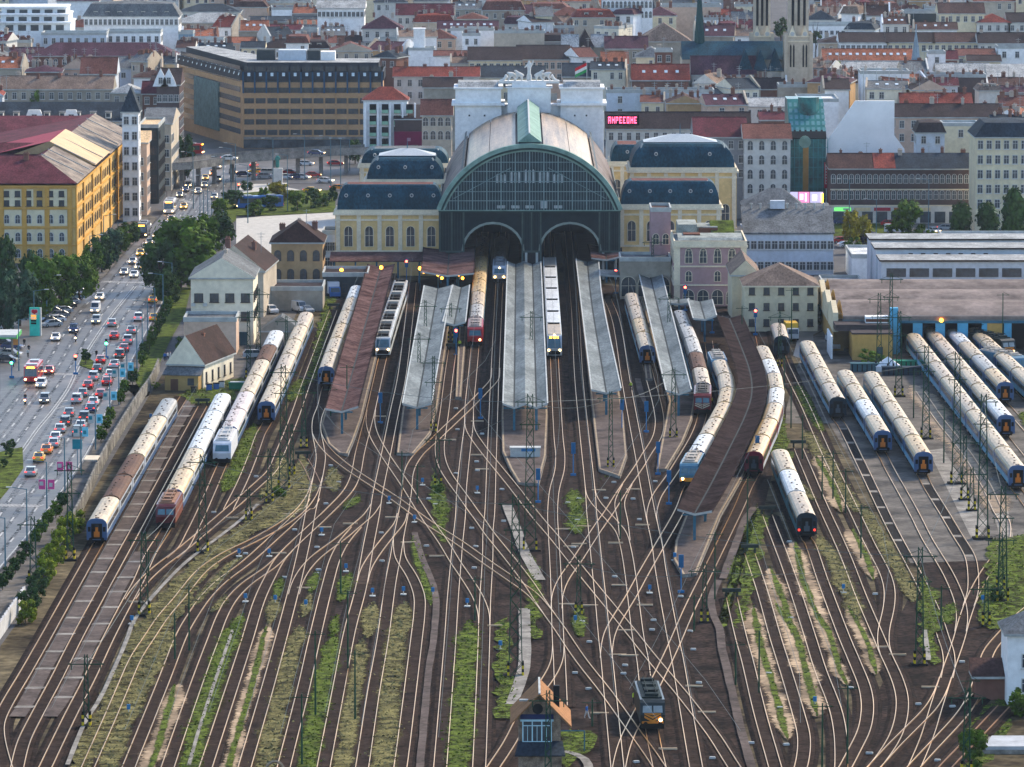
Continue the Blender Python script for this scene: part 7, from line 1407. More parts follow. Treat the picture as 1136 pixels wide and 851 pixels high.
# overpass in front of the hotel
ov = thing('overpass', 'concrete road overpass on columns in front of the hotel', 'overpass', W(300, 196)); o0 = ov.location; P0 = [W(x, y, 6) for x, y in ((150, 186), (200, 182.5), (250, 176), (300, 172), (350, 168.5), (400, 166), (470, 163))]
b = MB(); pth = [Vector((p.x - o0.x, p.y - o0.y)) for p in P0]; l, r = offs(pth, -4.5), offs(pth, 4.5)
for i in range(len(pth) - 1):
    for (a, c, z0, z1, m_) in ((l, r, 6, 6, 1), (r, l, 5, 5, 0)): b.quad((*a[i], z0), (*c[i], z0), (*c[i + 1], z1), (*a[i + 1], z1), m_)
    for s in (l, r): b.quad((*s[i], 5), (*s[i + 1], 5), (*s[i + 1], 7), (*s[i], 7), 0)
    for s in (l, r): b.quad((s[i].x, s[i].y + .15, 7), (s[i].x, s[i].y - .15, 7), (s[i + 1].x, s[i + 1].y - .15, 7), (s[i + 1].x, s[i + 1].y + .15, 7), 0)
b.build('deck', [M_conc, M_asph], ov)
for i in range(13):
    p = interp([tuple(q) for q in pth], 13)[i]; b = MB(); b.box(p.x - .45, p.x + .45, p.y - 3, p.y + 3, 0, 5); b.build('column', M_conc, ov)
# fountain/monument
mo = thing('monument', 'pale monument plinth with a green figure in the square', 'monument', W(308, 206)); b = MB(); b.box(-2.4, 2.4, -1.5, 1.5, 0, .6); b.prof([(-1, .6), (1, .6), (.7, 4.6), (-.7, 4.6)], -1.3, 1.3); b.build('plinth', WALL['pale'], mo); skinned([(0, 0, 4.6), (0, 0, 6), (0, 0, 7.4), (0, 0, 8), (.8, 0, 7), (-.8, 0, 6.8)], [(0, 1), (1, 2), (2, 3), (2, 4), (2, 5)], [.5, .55, .5, .25, .2, .2], 'figure', mat('verdigris', (.05, .2, .17), .7), mo)

# white apartment house with green balconies, poster wall, baroque front
ap = PB(403, 452, 96, 111, 'red', 'white', 'white apartment house with rows of green balconies and a red hipped roof', 'apartment house', 19, 'hip', d=11, nw=0, name='apartment_house')
w = XT(452, DG(111, 19), 19) - XT(403, DG(111, 19), 19)
for j in range(5):
    for i in range(4):
        if i * 5 + j > 40: continue
        b = MB(); b.box(-.9, .9, -1.1, 0, 0, .12, 0); b.box(-.9, .9, -1.12, -1.05, .1, 1.0, 1); b.box(-.9, .9, -.1, 0, .3, 2.5, 2); b.build('balcony', [M_conc, mat('balcony_green', (.22, .40, .28), .7), M_dark], ap, (-w / 2 + 2.6 + i * 3.3, -5.5, 3 + j * 3.1))
for i in range(5): b = MB(); x = -w / 2 + .6 + i * 3.35; b.box(x - .22, x + .22, -1.2 - 5.5, -5.5, .5, 18.2); b.build('fin_wall', WALL['white'], ap)
q = PB(438, 469, 116, 132, 'dbrown', 'darkbrick', 'house with a large maroon poster wall right of the green balconies', 'house', 14, 'shed', d=10, nw=0)
b = MB(); b.box(-4, 4, -5.3, -5.02, 3.0, 10.6, 0); b.box(-3, -.5, -5.36, -5.3, 5.6, 6.0, 1); b.box(-.2, 2.8, -5.36, -5.3, 5.6, 6.0, 1); b.box(-1.8, 2, -5.36, -5.3, 4.4, 5.0, 1); b.box(-2.6, -.2, -5.36, -5.3, 3.5, 3.8, 1); b.box(-.5, .5, -5.36, -5.3, 8, 8.9, 2); b.build('poster', [mat('poster_maroon', (.16, .015, .05), .6), M_boxw, mat('poster_pale', (.35, .2, .25), .6)], q)
PB(468, 501, 110, 128, 'redbr', 'stone', 'ornate grey stone house with a crested gable beside the white tower', 'house', 20, 'gx', d=10, nw=4, yb=165, style='arch', ww=1.3, wh=2.2)

WALL['ivory'] = wm('ivory', (.66, .61, .48))
# white railway house and neighbours on the left
D = DG(383); h = HT(308, D)
rhw = house('white gable-fronted railway house with eight dark windows', 'house', XT(212, D, 4), XT(281, D, 4), D, 20, h, 'ivory', 'grey', 'gy', HT(286, D) - h, rows=[h - 4.7 - 0, h - 8.3], nw=4, ww=1.5, wh=1.5, name='railway_house', chim=1, frame=M_framed)
b = MB(); b.box(-.55, .55, -10.2, -10, h + .2, h + 2.2); b.build('loft_hatch', mat('hatch_brown', (.12, .06, .04), .8), rhw)
b = MB(); b.box(2.6, 4.8, -10.15, -10, 0, 2.6); b.build('door', mat('door_blue', (.04, .08, .1), .6), rhw)
for i, x in enumerate((-5.6, -3.3)): b = MB(); b.box(-.4, .4, -.35, 0, 0, .6); b.build('air_conditioner', M_boxw, rhw, (x, -10, h - 5.6))
D = DG(394); h = HT(357, D); house('low pale annex with a flat grey roof in front of the white railway house', 'house', XT(204, D, 4), XT(262, D, 4), D, 11, h, 'salmon', 'grey', 'flat', 1, nw=0, name='annex')
D = DG(432); h = HT(395, D) ; h = 4.0
hb = house('brown-roofed old hut with a grey lean-to porch and ochre front', 'hut', XT(200, D, 3), XT(240, D, 3), D, 20, 4.6, 'ivory', 'hutred', 'gy', 5.2, rows=[1.0], nw=0, name='old_hut', chim=1, rz=R(-13)); windows(hb, (3.2, -10), (3.2, 10), [1.2], 5, .9, 1.7, frame=M_framed)
b = MB(); b.prof([(-13, 3.0), (-10, 4.2), (-10, 4.0), (-13, 2.8)], -3.6, 3.6); b.build('porch_roof', ROOF['grey'], hb); b = MB(); b.box(-3.3, 3.0, -12.4, -10, 0, 2.9, 0); b.box(-2.2, -.8, -12.5, -12.4, 0, 2.1, 1); b.box(1.0, 2.2, -12.5, -12.4, 1, 2.3, 2); b.build('porch_wall', [WALL['ochre'], mat('hatch_brown', (.12, .06, .04)), M_win], hb); b = MB(); b.box(-.5, .5, -10.1, -10, 5.4, 7.0); b.build('loft_hatch', mat('hatch_brown', (.12, .06, .04)), hb)
for i, (x, y, c) in enumerate(((232, 434, 'blue'), (240, 433, 'blue'), (246, 431, 'white'), (215, 437, 'black'))): r_ = thing('waste_bin', '%s bin beside the old hut%s' % (c, {0: ', by its porch', 1: ', between two others'}.get(i, '')), 'bin', W(x, y) + Vector((0, 0, .05))); b = MB(); b.prof([(-.45, 0), (.45, 0), (.55, 1.2), (-.55, 1.2)], -.5, .5); b.build('body', PMt[c], r_); b = MB(); b.box(-.6, .6, -.6, .6, 1.2, 1.32); b.build('lid', M_under, r_)
r_ = thing('green_container', 'green open container below the railway house', 'container', W(264, 433)); b = MB(); b.box(-1.6, 1.6, -.8, .8, 0, 1.3); b.box(-1.7, 1.7, -.9, .9, 1.3, 1.45); b.build('body', mat('container_green', (.02, .16, .09), .6), r_); b = MB(); b.box(-1.4, 1.4, -.6, .6, 1.46, 1.6); b.build('load', M_boxw, r_)
D = DG(352); h = HT(287, D) ; house('grey plastered house with peeling ochre gable behind the white railway house', 'house', XT(232, D, 6), XT(297, D, 6), D, 24, 9.5, 'stone', 'hutred', 'gy', 5.2, nw=0, name='gable_house', chim=2, rz=R(-4))
D = DG(322); h = HT(269, D); bh = house('two-storey ochre brick house with a dark brown hipped roof left of the station wing', 'house', XT(301, D, 5), XT(358, D, 5), D, 16, h, 'tan', 'hutred', 'hip', HT(244, D + 8) - h, nw=4, rows=[h - 8, h - 4], style='arch', ww=1.2, wh=2.2, name='brick_house', chim=3, frame=M_framed)
house('dark flat-roofed shed before the ochre brick house', 'shed', XT(296, DG(345), 3), XT(358, DG(345), 3), DG(345), 14, 4.2, 'dirty', 'dbrown', 'flat', 1, nw=0, name='shed'); house('dark low sheds under the station wing', 'shed', XT(358, DG(330), 3), XT(408, DG(330), 3), DG(330), 14, 4.4, 'dark', 'dbrown', 'flat', 1, nw=3, rows=[1], name='shed', frame=M_framed)
D = DG(385); house('small grey gabled hut behind the ends of the left coaches', 'hut', XT(289, D, 3), XT(335, D, 3), D, 6, 3.2, 'dirty', 'grey', 'gy', 2.8, nw=0, name='small_hut')
house('dark narrow house between the ochre brick house and the station', 'house', XT(358, DG(300), 3), XT(374, DG(300), 3), DG(300), 10, 8, 'bluegrey', 'slate', 'flat', 1, nw=3, rows=[1, 4.4], ww=.9)

# right of the hall: pink building, beige house, grey office
D = DG(340); hp = HT(268, D); xa, xb_ = XT(748, D, 8), XT(828, D, 8)
pk = house('pink and cream four-storey building with a weathered roof terrace', 'building', xa, xb_, D, 24, HT(272, D), 'pink', 'lgrey', 'flat', 1, nw=0, name='pink_building', trim=M_stone); w = xb_ - xa; h = HT(272, D)
windows(pk, (-w / 2 + 1.5, -12), (w / 2 - 1.5, -12), [9.0], 4, 1.4, 2.3, 'arch', M_stone); windows(pk, (-w / 2 + 1.5, -12), (w / 2 - 1.5, -12), [5.2], 4, 1.2, 2.1, 'arch', M_stone, skip=((1, 0),)); windows(pk, (-w / 2 + 1.5, -12), (w / 2 - 1.5, -12), [.4], 4, 2.2, 3.0, 'arch', M_stone); windows(pk, (-w / 2 + 1.5, -12), (w / 2 - 1.5, -12), [h - 1.7], 4, 1.2, .9, 'arch', M_stone)
windows(pk, (-w / 2, 12), (-w / 2, -12), [5.0, 9.0], 6, 1.1, 2.1, 'arch', M_stone)
b = MB(); b.box(-w / 2 - .3, w / 2 + .3, -12.4, -12, 12.3, 12.8); b.box(-w / 2 - .2, w / 2 + .2, -12.25, -12, 4.3, 4.6); b.box(-w / 2 - .2, w / 2 + .2, -12.25, -12, 8.2, 8.5); b.box(-w / 2 - .05, -w / 2 + 1.2, -12.15, -12, 0, h); b.box(w / 2 - 1.2, w / 2 + .05, -12.15, -12, 0, h); b.box(-w / 2 - .25, -w / 2, -12, 12, 4.3, 4.6); b.box(-w / 2 - .25, -w / 2, -12, 12, 12.3, 12.8); b.box(-w / 2 - .15, -w / 2, -12, 12, h - 1.2, h + .5); b.build('cornices', M_stone, pk)
b = MB(); b.prof([(-11, h + .9), (-3, h + .9), (-3.5, h + 1.8), (-10, h + 1.4)], -w / 2 + .8, w / 2 - .8); b.box(-w / 2 + 1, -w / 2 + 5, -2, 10, h + .9, h + 3.4); b.box(-w / 2 + 1.5, 2, 2, 11, h + .9, h + 2.6); b.build('roof_terrace', mat('weathered_roof', (.25, .27, .25), .8, .35, .5, fine=.3), pk)
b = MB(); b.prof([(-2, h + 1.0), (8, h + 1.0), (8, h + 3.4), (6, h + 3.4)], .5, w / 2 - 2); b.build('planted_roof', M_grass, pk)
b = MB(); b.box(-w / 2 + 2, -w / 2 + 5.5, -7, -3.5, h + 1.2, h + 1.9); b.box(-2, 2, 1, 1.3, h + 1, h + 2.4); b.build('rusty_frame', mat('rust', (.14, .06, .04), .8), pk)
D = DG(326); house('pink-grey narrow wing with arched windows left of the pink building', 'building', XT(722, D, 6), XT(744, D, 6), D, 12, HT(235, D), 'pink', 'brown', 'flat', 1, nw=2, rows=[5.5, 10.5], ww=1.2, wh=2.2, style='arch', frame=M_stone, sides=False)
D = DG(332); house('low stone annex with an arched gate before the right wing', 'annex', XT(688, D, 4), XT(744, D, 4), D, 12, HT(290, D), 'dirty', 'grey', 'flat', 1, nw=3, rows=[.5], ww=3, wh=4.2, style='arch', frame=M_stone, sides=False, name='annex')
D = DG(368); h = HT(317, D); bg_ = house('beige three-storey house with a pale hipped roof beside the yellow truck', 'house', XT(826, D, 4), XT(907, D, 4), D, 15, h, 'beige', 'tan', 'hip', HT(292, D + 7) - h, nw=5, rows=[1.2, 4.4, 7.5], ww=.95, wh=1.2, name='beige_house', sides=False, frame=M_framed, trim=M_stone)
D = DG(358); h2 = HT(305, D); house('beige side wing behind the left corner of the beige house', 'house', XT(812, D, 4), XT(842, D, 4), D, 22, h2, 'beige', 'tan', 'gy', 3, nw=0, name='beige_wing')
D = DG(305); ho = HT(258, D); of_ = thing('office_block', 'pale grey office block with two window bands and a big grey sloping roof', 'office', (XT(875, D, 8), D + 11, 0)); w = (XT(925, D, 8) - XT(826, D, 8)) / 2
b = MB(); b.box(-w, w, -11, 11, 0, ho); b.build('wall', WALL['bluegrey'], of_); windows(of_, (-w, -11), (w, -11), [ho - 3.6, ho - 8.2], 13, 1.15, 1.7, frame=M_frame, m0=.4); b = MB(); zr = HT(230, D + 10); b.prof([(-11.4, ho), (2, zr), (2, zr - .5), (-11.4, ho - .35)], -w - .3, w + .3); b.build('lower_roof', ROOF['grey'], of_)
b = MB(); zt = HT(214, D + 16); b.add([(-w, 2, zr), (w * .4, 2, zr), (-w * .05, 9, zt + .8), (-w * .35, 9, zt + .8), (-w, 14, zr), (w * .4, 14, zr)], [(0, 1, 2, 3), (1, 5, 2), (0, 3, 4), (3, 2, 5, 4)]); b.box(-w, w, 2, 11, zr - 1, zr, 0); b.build('upper_roof', ROOF['grey'], of_)
for i in range(9): b = MB(); b.cyl((0, 0, 0), (0, 0, 1.0), .22, .22, 8); b.cyl((0, 0, 1), (0, 0, 1.2), .4, .3, 8); b.build('roof_vent', M_trim, of_, (-w + 2 + i * 2.0, .6, zr - .4))
b = MB(); b.box(-1.6, 1.6, -1, 1, 0, 1.8); b.build('plant_box', WALL['bluegrey'], of_, (-2, .5, zr - .4))

# depot: yellow and blue train shed with three vaulted roofs
D = DG(392); dp = thing('train_depot', 'long train depot with blue posts and vaulted roofs at the right', 'train depot', (XT(926, D, 5), D, 0)); WD = 75; hd = HT(351, D); xo = dp.location.x; X_ = lambda p: XT(p, D, 4) - xo
for (y0, y1, nm) in ((0, 20, 'a'), (20, 40, 'b'), (40, 60, 'c')):
    b = MB(); pr = [(y0, hd - .6)] + [(y0 + (y1 - y0) * t / 8, hd + 2.1 * math.sin(math.pi * t / 8)) for t in range(9)] + [(y1, hd - .6)]; x0 = X_(935) if nm == 'a' else 1.5; b.prof(pr, x0, WD, 0, cm=1); b.build('vaulted_roof', [mat('depot_roof', (.12, .095, .085), .75, .2, .12, rgb2=(.22, .18, .16), fine=.15), WALL['yellow']], dp)
b = MB(); b.box(0, 2, 4, 60, 0, hd); b.box(X_(935), WD, 8, 60, 0, hd - .6); b.build('wall', WALL['ochre'], dp)
for y in (2, 22, 42): b = MB(); b.prof([(y - 2, hd - 3), (y + 16, hd - 3), (y + 15, hd + .6), (y + 7, hd + 2.2), (y - 1, hd + .6)], -.3, .7); b.build('gable_wall', WALL['beige'], dp)
b = MB(); b.box(X_(935), WD, .2, 1.4, hd - 1.3, hd + .1, 0); b.box(X_(998), WD, -.3, .2, hd - 1.3, hd - .9, 1); b.build('front_beam', [mat('depot_beam', (.16, .2, .22), .6), M_steel], dp)
dbl = mat('depot_blue', (.09, .34, .52), .55, .15, .5)
for a, w_, m_ in ((995, 1.2, dbl), (1018, 1.8, dbl), (1043, 1.8, dbl), (1068, 2.0, dbl), (1092, 1.0, dbl), (1118, 1.4, dbl), (1145, 1.4, dbl)): b = MB(); b.box(X_(a) - w_ / 2, X_(a) + w_ / 2, -.2, .5, 0, hd - 1.3); b.build('blue_post', m_, dp)
b = MB(); b.box(X_(1094), X_(1112), -.1, .4, 0, hd - 1.3); b.build('yellow_door', WALL['yellow'], dp)
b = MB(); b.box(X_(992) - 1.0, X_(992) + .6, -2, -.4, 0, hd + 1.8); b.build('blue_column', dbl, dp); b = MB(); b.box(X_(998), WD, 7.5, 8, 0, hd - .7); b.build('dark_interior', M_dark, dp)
inst(me_al, 'lamp', dp, (X_(1044), -.3, hd - .7))
D2 = DG(400); sy = thing('yellow_annex', 'small yellow brick annex with a dark flat roof before the depot', 'annex', (XT(946, D2, 3), D2, 0)); w = XT(990, D2, 3) - XT(946, D2, 3); b = MB(); b.box(0, w, 0, 12, 0, HT(371, D2)); b.build('wall', WALL['yellow'], sy); z = HT(371, D2); b = MB(); b.box(-.2, w + .2, -.2, 12, z, z + .3); b.box(-3, w, 6, 16, z, z + 1.2); b.build('roof', mat('tar_roof', (.06, .05, .05), .8), sy); b = MB(); b.box(3, 7.5, 9, 12, z + 1.2, z + 2.4, 0); b.box(3, 7.5, 8.95, 9, z + 1.4, z + 2.0, 1); b.build('roof_light', [WALL['white'], mat('rust', (.14, .06, .04))], sy); b = MB(); b.box(w * .6, w * .6 + 1.2, -.1, 0, 1, 2.6); b.build('window', M_win, sy)
b = MB(); b.box(-4.0, -3.7, 2, 16, 0, z - .6); b.build('white_side_wall', WALL['white'], sy)
# halls behind the depot with rows of high windows
D = DG(346); mh = thing('workshop_hall', 'grey workshop hall with stepped window rows behind the depot', 'workshop', (XT(978, D, 8), D, 0)); xo = mh.location.x
for k, (px, yo, z0, z1) in enumerate(((978, 0, 7.0, 10.4), (972, 14, 9.0, 11.6), (966, 28, 9.4, 12.2))):
    x0 = XT(px, D + yo, 9) - xo; b = MB(); b.box(x0, 70, yo, yo + 12, 0, z1); b.build('wall', WALL['bluegrey'], mh); b = MB(); b.box(x0 - .4, 70, yo - .5, yo + 12, z1, z1 + .35, 0, top=1); b.build('roof', [mat('hall_edge', (.04, .03, .03), .8), ROOF['lgrey']], mh)
for i in range(9): b = MB(); b.box(0, 4.0, -.12, 0, 7.2, 9.0); b.build('high_window', M_win, mh, (1 + i * 4.75, 0, 0))
for i in range(7): b = MB(); b.box(0, .9, -.12, 0, 10.3, 10.8); b.build('vent_opening', M_dark, mh, (6.5 + i * 2.6, 14, 0))
D = DG(318); zz = HT(302, D + 0); house('grey raised roof with four skylights on the workshop hall', 'roof building', XT(1016, D, 12), XT(1074, D, 12), D - 10, 13, HT(302, D - 10), 'bluegrey', 'lgrey', 'shed', 3.2, nw=0, name='raised_roof', sky=4)
house('pale flat hall left of the workshop', 'hall', XT(945, DG(312), 5), XT(1010, DG(312), 5), DG(312), 22, 5, 'white', 'white', 'flat', 1, nw=0, name='flat_hall'); house('white low hall roofs below the poplars', 'hall', XT(1050, DG(306), 5), XT(1160, DG(306), 5), DG(306), 22, 7, 'white', 'white', 'flat', 1, nw=0, name='flat_hall'); house('cream flat shed between the beige house and the workshop', 'shed', XT(912, DG(340), 4), XT(956, DG(340), 4), DG(340), 12, 4.5, 'cream', 'lgrey', 'flat', 1, nw=0, name='shed'); house('brown-roofed shed left of the depot vaults', 'shed', XT(916, DG(352), 4), XT(976, DG(352), 4), DG(352), 14, 5.2, 'pale', 'tan', 'gx', 1.2, nw=0, name='shed')
r_ = thing('white_tent', 'small white tent beside the yellow annex', 'tent', W(985, 412)); b = MB(); b.add([(-2.4, -1.5, 1), (2.4, -1.5, 1), (2.4, 1.5, 1), (-2.4, 1.5, 1), (0, 0, 2.8)], [(0, 1, 4), (1, 2, 4), (2, 3, 4), (3, 0, 4)]); b.box(-2.3, 2.3, -1.4, 1.4, 0, 1.0, 0); b.build('canvas', WALL['white'], r_)
for i, (x, y, c, l) in enumerate(((1003, 409, (.02, .2, .12), 'green container by the first blue depot coaches'), (1000, 416, (.02, .04, .06), 'dark blue container in front of the white tent'), (965, 412, (.05, .12, .14), 'blue junk crates before the yellow annex'))):
    r_ = thing('container', l, 'container', W(x, y)); b = MB(); b.box(-3.6, 3.6, -1, 1, 0, 1.5); b.box(-3.7, 3.7, -1.1, 1.1, 1.5, 1.6); b.build('body', mat('container_%d' % i, c, .6, .2, 1), r_); b = MB(); [b.box(-3.4 + k * .9, -3.2 + k * .9, -1.06, -1.0, .1, 1.4) for k in range(8)]; b.build('ribs', M_under, r_)

# signal hut at the bottom
D = DG(868); hx = XT(598.5, D, 5); sh = thing('signal_hut', 'two-storey brick signal hut with a tiled gable roof at the bottom centre', 'signal box', (hx, D, 0)); w = XT(622, D, 5) - hx
zb = HT(820, D); ze = HT(794, D); zr = HT(770, D); xe = XT(566, D, 8) - hx; xe2 = XT(634, D, 8) - hx; dd = 5.0; brick = mat('hut_brick', (.16, .115, .085), .9, .35, 1.2, rgb2=(.24, .18, .13), fine=.35)
b = MB(); b.profy([(-w, 0), (w, 0), (w, ze), (0, zr - .15), (-w, ze)], 0, dd); b.build('wall', brick, sh)
def hroof(s, col, nm): b = MB(); xx = xe if s < 0 else xe2; zl_ = zr - (zr - ze) * abs(xx) / w; q = [(0, zr), (xx, zl_), (xx, zl_ + .22), (0, zr + .22)]; b.profy(q if s < 0 else q[::-1], -1.1, dd + 4.6); return b.build(nm, mat('hut_roof', (.26, .13, .06), .8, .2, .8, fine=.25), sh)
rf_l = hroof(-1, None, 'roof_slope'); rf_r = hroof(1, None, 'roof_slope')
b = MB(); b.box(-.12, .12, -1.1, dd + 4.6, zr + .15, zr + .32); b.build('ridge_tiles', M_trim, sh); b = MB(); b.box(1.6, 2.3, 3.2, 3.9, zr - 2.6, zr + .4); b.build('chimney', M_dark, rf_r); b = MB(); b.box(-2.3, -1.2, 2.6, 3.1, zr - 1.3, zr - 1.1); b.build('skylight', M_boxw, rf_l)
z0 = HT(822, D) ; z1 = HT(800, D); fw = MB(); fw.box(-1.9, 1.35, -.12, 0, z0, z1, 0); fw.box(-2.2, 1.6, -.3, 0, z1, z1 + .2, 1)
for k in range(4): x = -1.9 + k * 1.08; fw.box(x - .07, x + .07, -.2, -.12, z0, z1, 1)
for k in range(7): x = -1.9 + k * .54; fw.box(x - .03, x + .03, -.16, -.12, z0, z1 - .5, 1)
fw.box(-1.95, 1.4, -.2, -.12, z0 - .1, z0, 1); fw.box(-1.95, 1.4, -.2, -.12, z1 - .55, z1 - .45, 1); fw.build('window', [M_win, mat('pale_blue_frame', (.42, .62, .68), .6)], sh)
b = MB(); b.box(-2.2, 1.6, -.1, 0, z1 + .25, z1 + .8); b.build('name_board', mat('board_blue', (.02, .03, .09), .6), sh)
b = MB(); b.cyl((-.2, -.12, zr - 1.7), (-.2, 0, zr - 1.7), .6, n=14); b.build('round_window', M_dark, sh)
zp = HT(838, D - 3); b = MB(); b.add([(-w - .4, -3, zp), (w + .5, -3, zp), (w + .2, 0, zp + 1.1), (-w, 0, zp + 1.1), (-w - .4, -3, zp - .15), (w + .5, -3, zp - .15)], [(0, 1, 2, 3), (4, 5, 1, 0)]); b.build('porch_roof', ROOF['slate'], sh); b = MB(); b.box(-w, w + .1, -2.6, 0, 0, zp - .05, 0); b.box(-1.9, -.2, -2.7, -2.6, .6, 1.8, 1); b.box(.4, 1.8, -2.7, -2.6, .6, 1.8, 1); b.build('porch_wall', [brick, M_win], sh)
r_ = thing('pipe_frame', 'blue tubular frame beside the signal hut', 'frame', W(637, 835)); b = MB(); b.bar((-1.8, 0, 2.6), (1.2, 0, 2.6), .12); b.bar((1.2, 0, 0), (1.2, 0, 2.6), .12); b.bar((-1.8, 0, 0), (-1.8, 0, 2.6), .12); b.build('tubes', M_steel, r_)
r_ = thing('cable_drum', 'pale bent pipe hood at the bottom edge', 'pipe hood', W(305, 862)); b = MB()
for i in range(8): a0, a1 = math.pi * i / 8, math.pi * (i + 1) / 8; b.bar((1.0 * math.cos(a0), 0, .8 + 1.0 * math.sin(a0)), (1.0 * math.cos(a1), 0, .8 + 1.0 * math.sin(a1)), .3)
b.build('hood', M_edge, r_)
# white house and flat slab at the right edge
D = DG(782); h = HT(703, D); wr = house('white corner house with a grey roof cut by the right edge', 'house', XT(1118, D, 8), XT(1118, D, 8) + 14, D, 9, h, 'white', 'grey', 'hip', HT(674, D + 4) - h, nw=3, rows=[1.6, h - 4.2], ww=1.0, wh=1.6, name='corner_house', sides=False)
D = DG(783); h = HT(720, D) * .2; house('small brick outbuilding with a dark roof left of the white corner house', 'outbuilding', XT(1085, D, 2), XT(1118, D, 2), D + 4, 4, 3.0, 'brick', 'brown', 'shed', 1.6, nw=0, name='outbuilding')
r_ = thing('concrete_slab_roof', 'pale flat concrete slab in the bottom right corner', 'slab', W(1115, 832)); b = MB(); b.ext([(-2.6, -2.5), (4.5, -2.5), (4.5, 4.5), (-1.2, 4.5)], .0, .9, 0, bottom=True); b.build('slab', mat('slab_pale', (.36, .38, .4), .7, .2, .5), r_); b = MB(); b.ext([(-2.9, -2.8), (5, -2.8), (5, 6), (-1.4, 6)], 0, .5); b.build('base', M_conc, r_)
# ---------------------------------------------------------------- church
ch_ = thing('church', 'stone church with a blue slate nave, side chapels and a green spire', 'church', W(820, 150)); D = DG(78, 20); o = Vector((XT(820, D, 20), D, 0)); ch_.location = o
X_ = lambda p, z=20: XT(p, D, z) - o.x
zn0, zn1 = 20.0, HT(46, D + 10); b = MB(); b.box(X_(757), X_(880), 2, 22, 0, zn0 + 3); b.build('nave_wall', WALL['stone'], ch_); b = MB(); b.prof([(1.5, zn0 + 3), (22.5, zn0 + 3), (12, zn1)], X_(757), X_(884)); b.build('nave_roof', ROOF['blue'], ch_)
b = MB(); b.box(X_(812), X_(880), -3, 2, 0, zn0 - .2); b.build('aisle_wall', WALL['stone'], ch_)
for i in range(4): b = MB(); x = X_(818) + i * 4.4; b.add([(x, -3.4, zn0), (x + 4.4, -3.4, zn0), (x + 2.2, -3.0, zn0 + 6.2), (x + 2.2, 6, zn0 + 6.2), (x, 4, zn0), (x + 4.4, 4, zn0)], [(0, 1, 2), (0, 2, 3, 4), (1, 5, 3, 2)]); b.build('chapel_roof', ROOF['blue'], ch_)
windows(ch_, (X_(818), -3), (X_(872), -3), [zn0 - 6], 6, 1.2, 3.4, 'arch', M_stone)
def tower(px0, px1, Dt, lab, yb=86):
    x0, x1 = XT(px0, Dt, 30), XT(px1, Dt, 30); w = (x1 - x0) / 2; t = thing('church_tower', lab, 'church tower', ((x0 + x1) / 2, Dt + w, 0)); zt = HT(-25, Dt); zc_ = HT(40, Dt); b = MB(); b.box(-w, w, -w, w, 0, zc_)
    for s in (-1, 1):
        for s2 in (-1, 1): b.box(s * w - .5, s * w + .5, s2 * w - .5, s2 * w + .5, 0, zc_ + .8)
    b.build('lower_shaft', WALL['stone'], t); w2 = w * .84; b = MB(); pl = [(w2 * math.cos(R(22.5 + 45 * i)) * 1.06, w2 * math.sin(R(22.5 + 45 * i)) * 1.06) for i in range(8)]; b.ext(pl, zc_, zt); b.build('upper_shaft', WALL['stone'], t)
    for s in (-1, 0, 1): b = MB(); b.profy([(s * w2 * .55 - .35, zc_ + 3), (s * w2 * .55 + .35, zc_ + 3), (s * w2 * .55 + .35, zt - 6), (s * w2 * .55, zt - 5), (s * w2 * .55 - .35, zt - 6)], -w2 - .12, -w2 + .4); b.build('lancet_window', M_dark, t)
    for s in (-1, 1):
        for q in (-.45, .45): b = MB(); x = s * w * .5 + q; b.profy([(x - .22, zc_ - 9), (x + .22, zc_ - 9), (x + .22, zc_ - 3), (x, zc_ - 2.3), (x - .22, zc_ - 3)], -w - .1, -w + .3); b.build('lancet_window', M_dark, t)
        b = MB(); b.add([(s * w * .5 - 1.2, -w - .25, zc_ - .2), (s * w * .5 + 1.2, -w - .25, zc_ - .2), (s * w * .5, -w - .25, zc_ + 3.0)], [(0, 1, 2)]); b.build('gablet', M_stone, t); b = MB(); b.cyl((s * w * .5, -w - .34, zc_ + .6), (s * w * .5, -w - .27, zc_ + .6), .62, n=12); b.build('clock_face', M_boxw, t)
    for z in (zc_, zc_ - 1.4, zt - 3): b = MB(); ww_ = w + .3 if z <= zc_ else w2 + .4; b.box(-ww_, ww_, -ww_, ww_, z - .3, z); b.build('string_course', M_stone, t)
tower(872, 900, D - 6, 'nearer church tower with two clock faces'); tower(834, 857, D + 14, 'farther church tower left of the clock tower')
sp = thing('church_spire', 'thin dark green spire rising from the church roof', 'spire', (XT(776, D + 12, 30), D + 12, zn1 - 2)); b = MB(); b.cyl((0, 0, 0), (0, 0, 5), 1.7, 1.5, 8); b.cyl((0, 0, 5), (0, 0, 22), 1.4, .05, 8); b.build('spire', mat('spire_green', (.02, .06, .06), .6), sp)

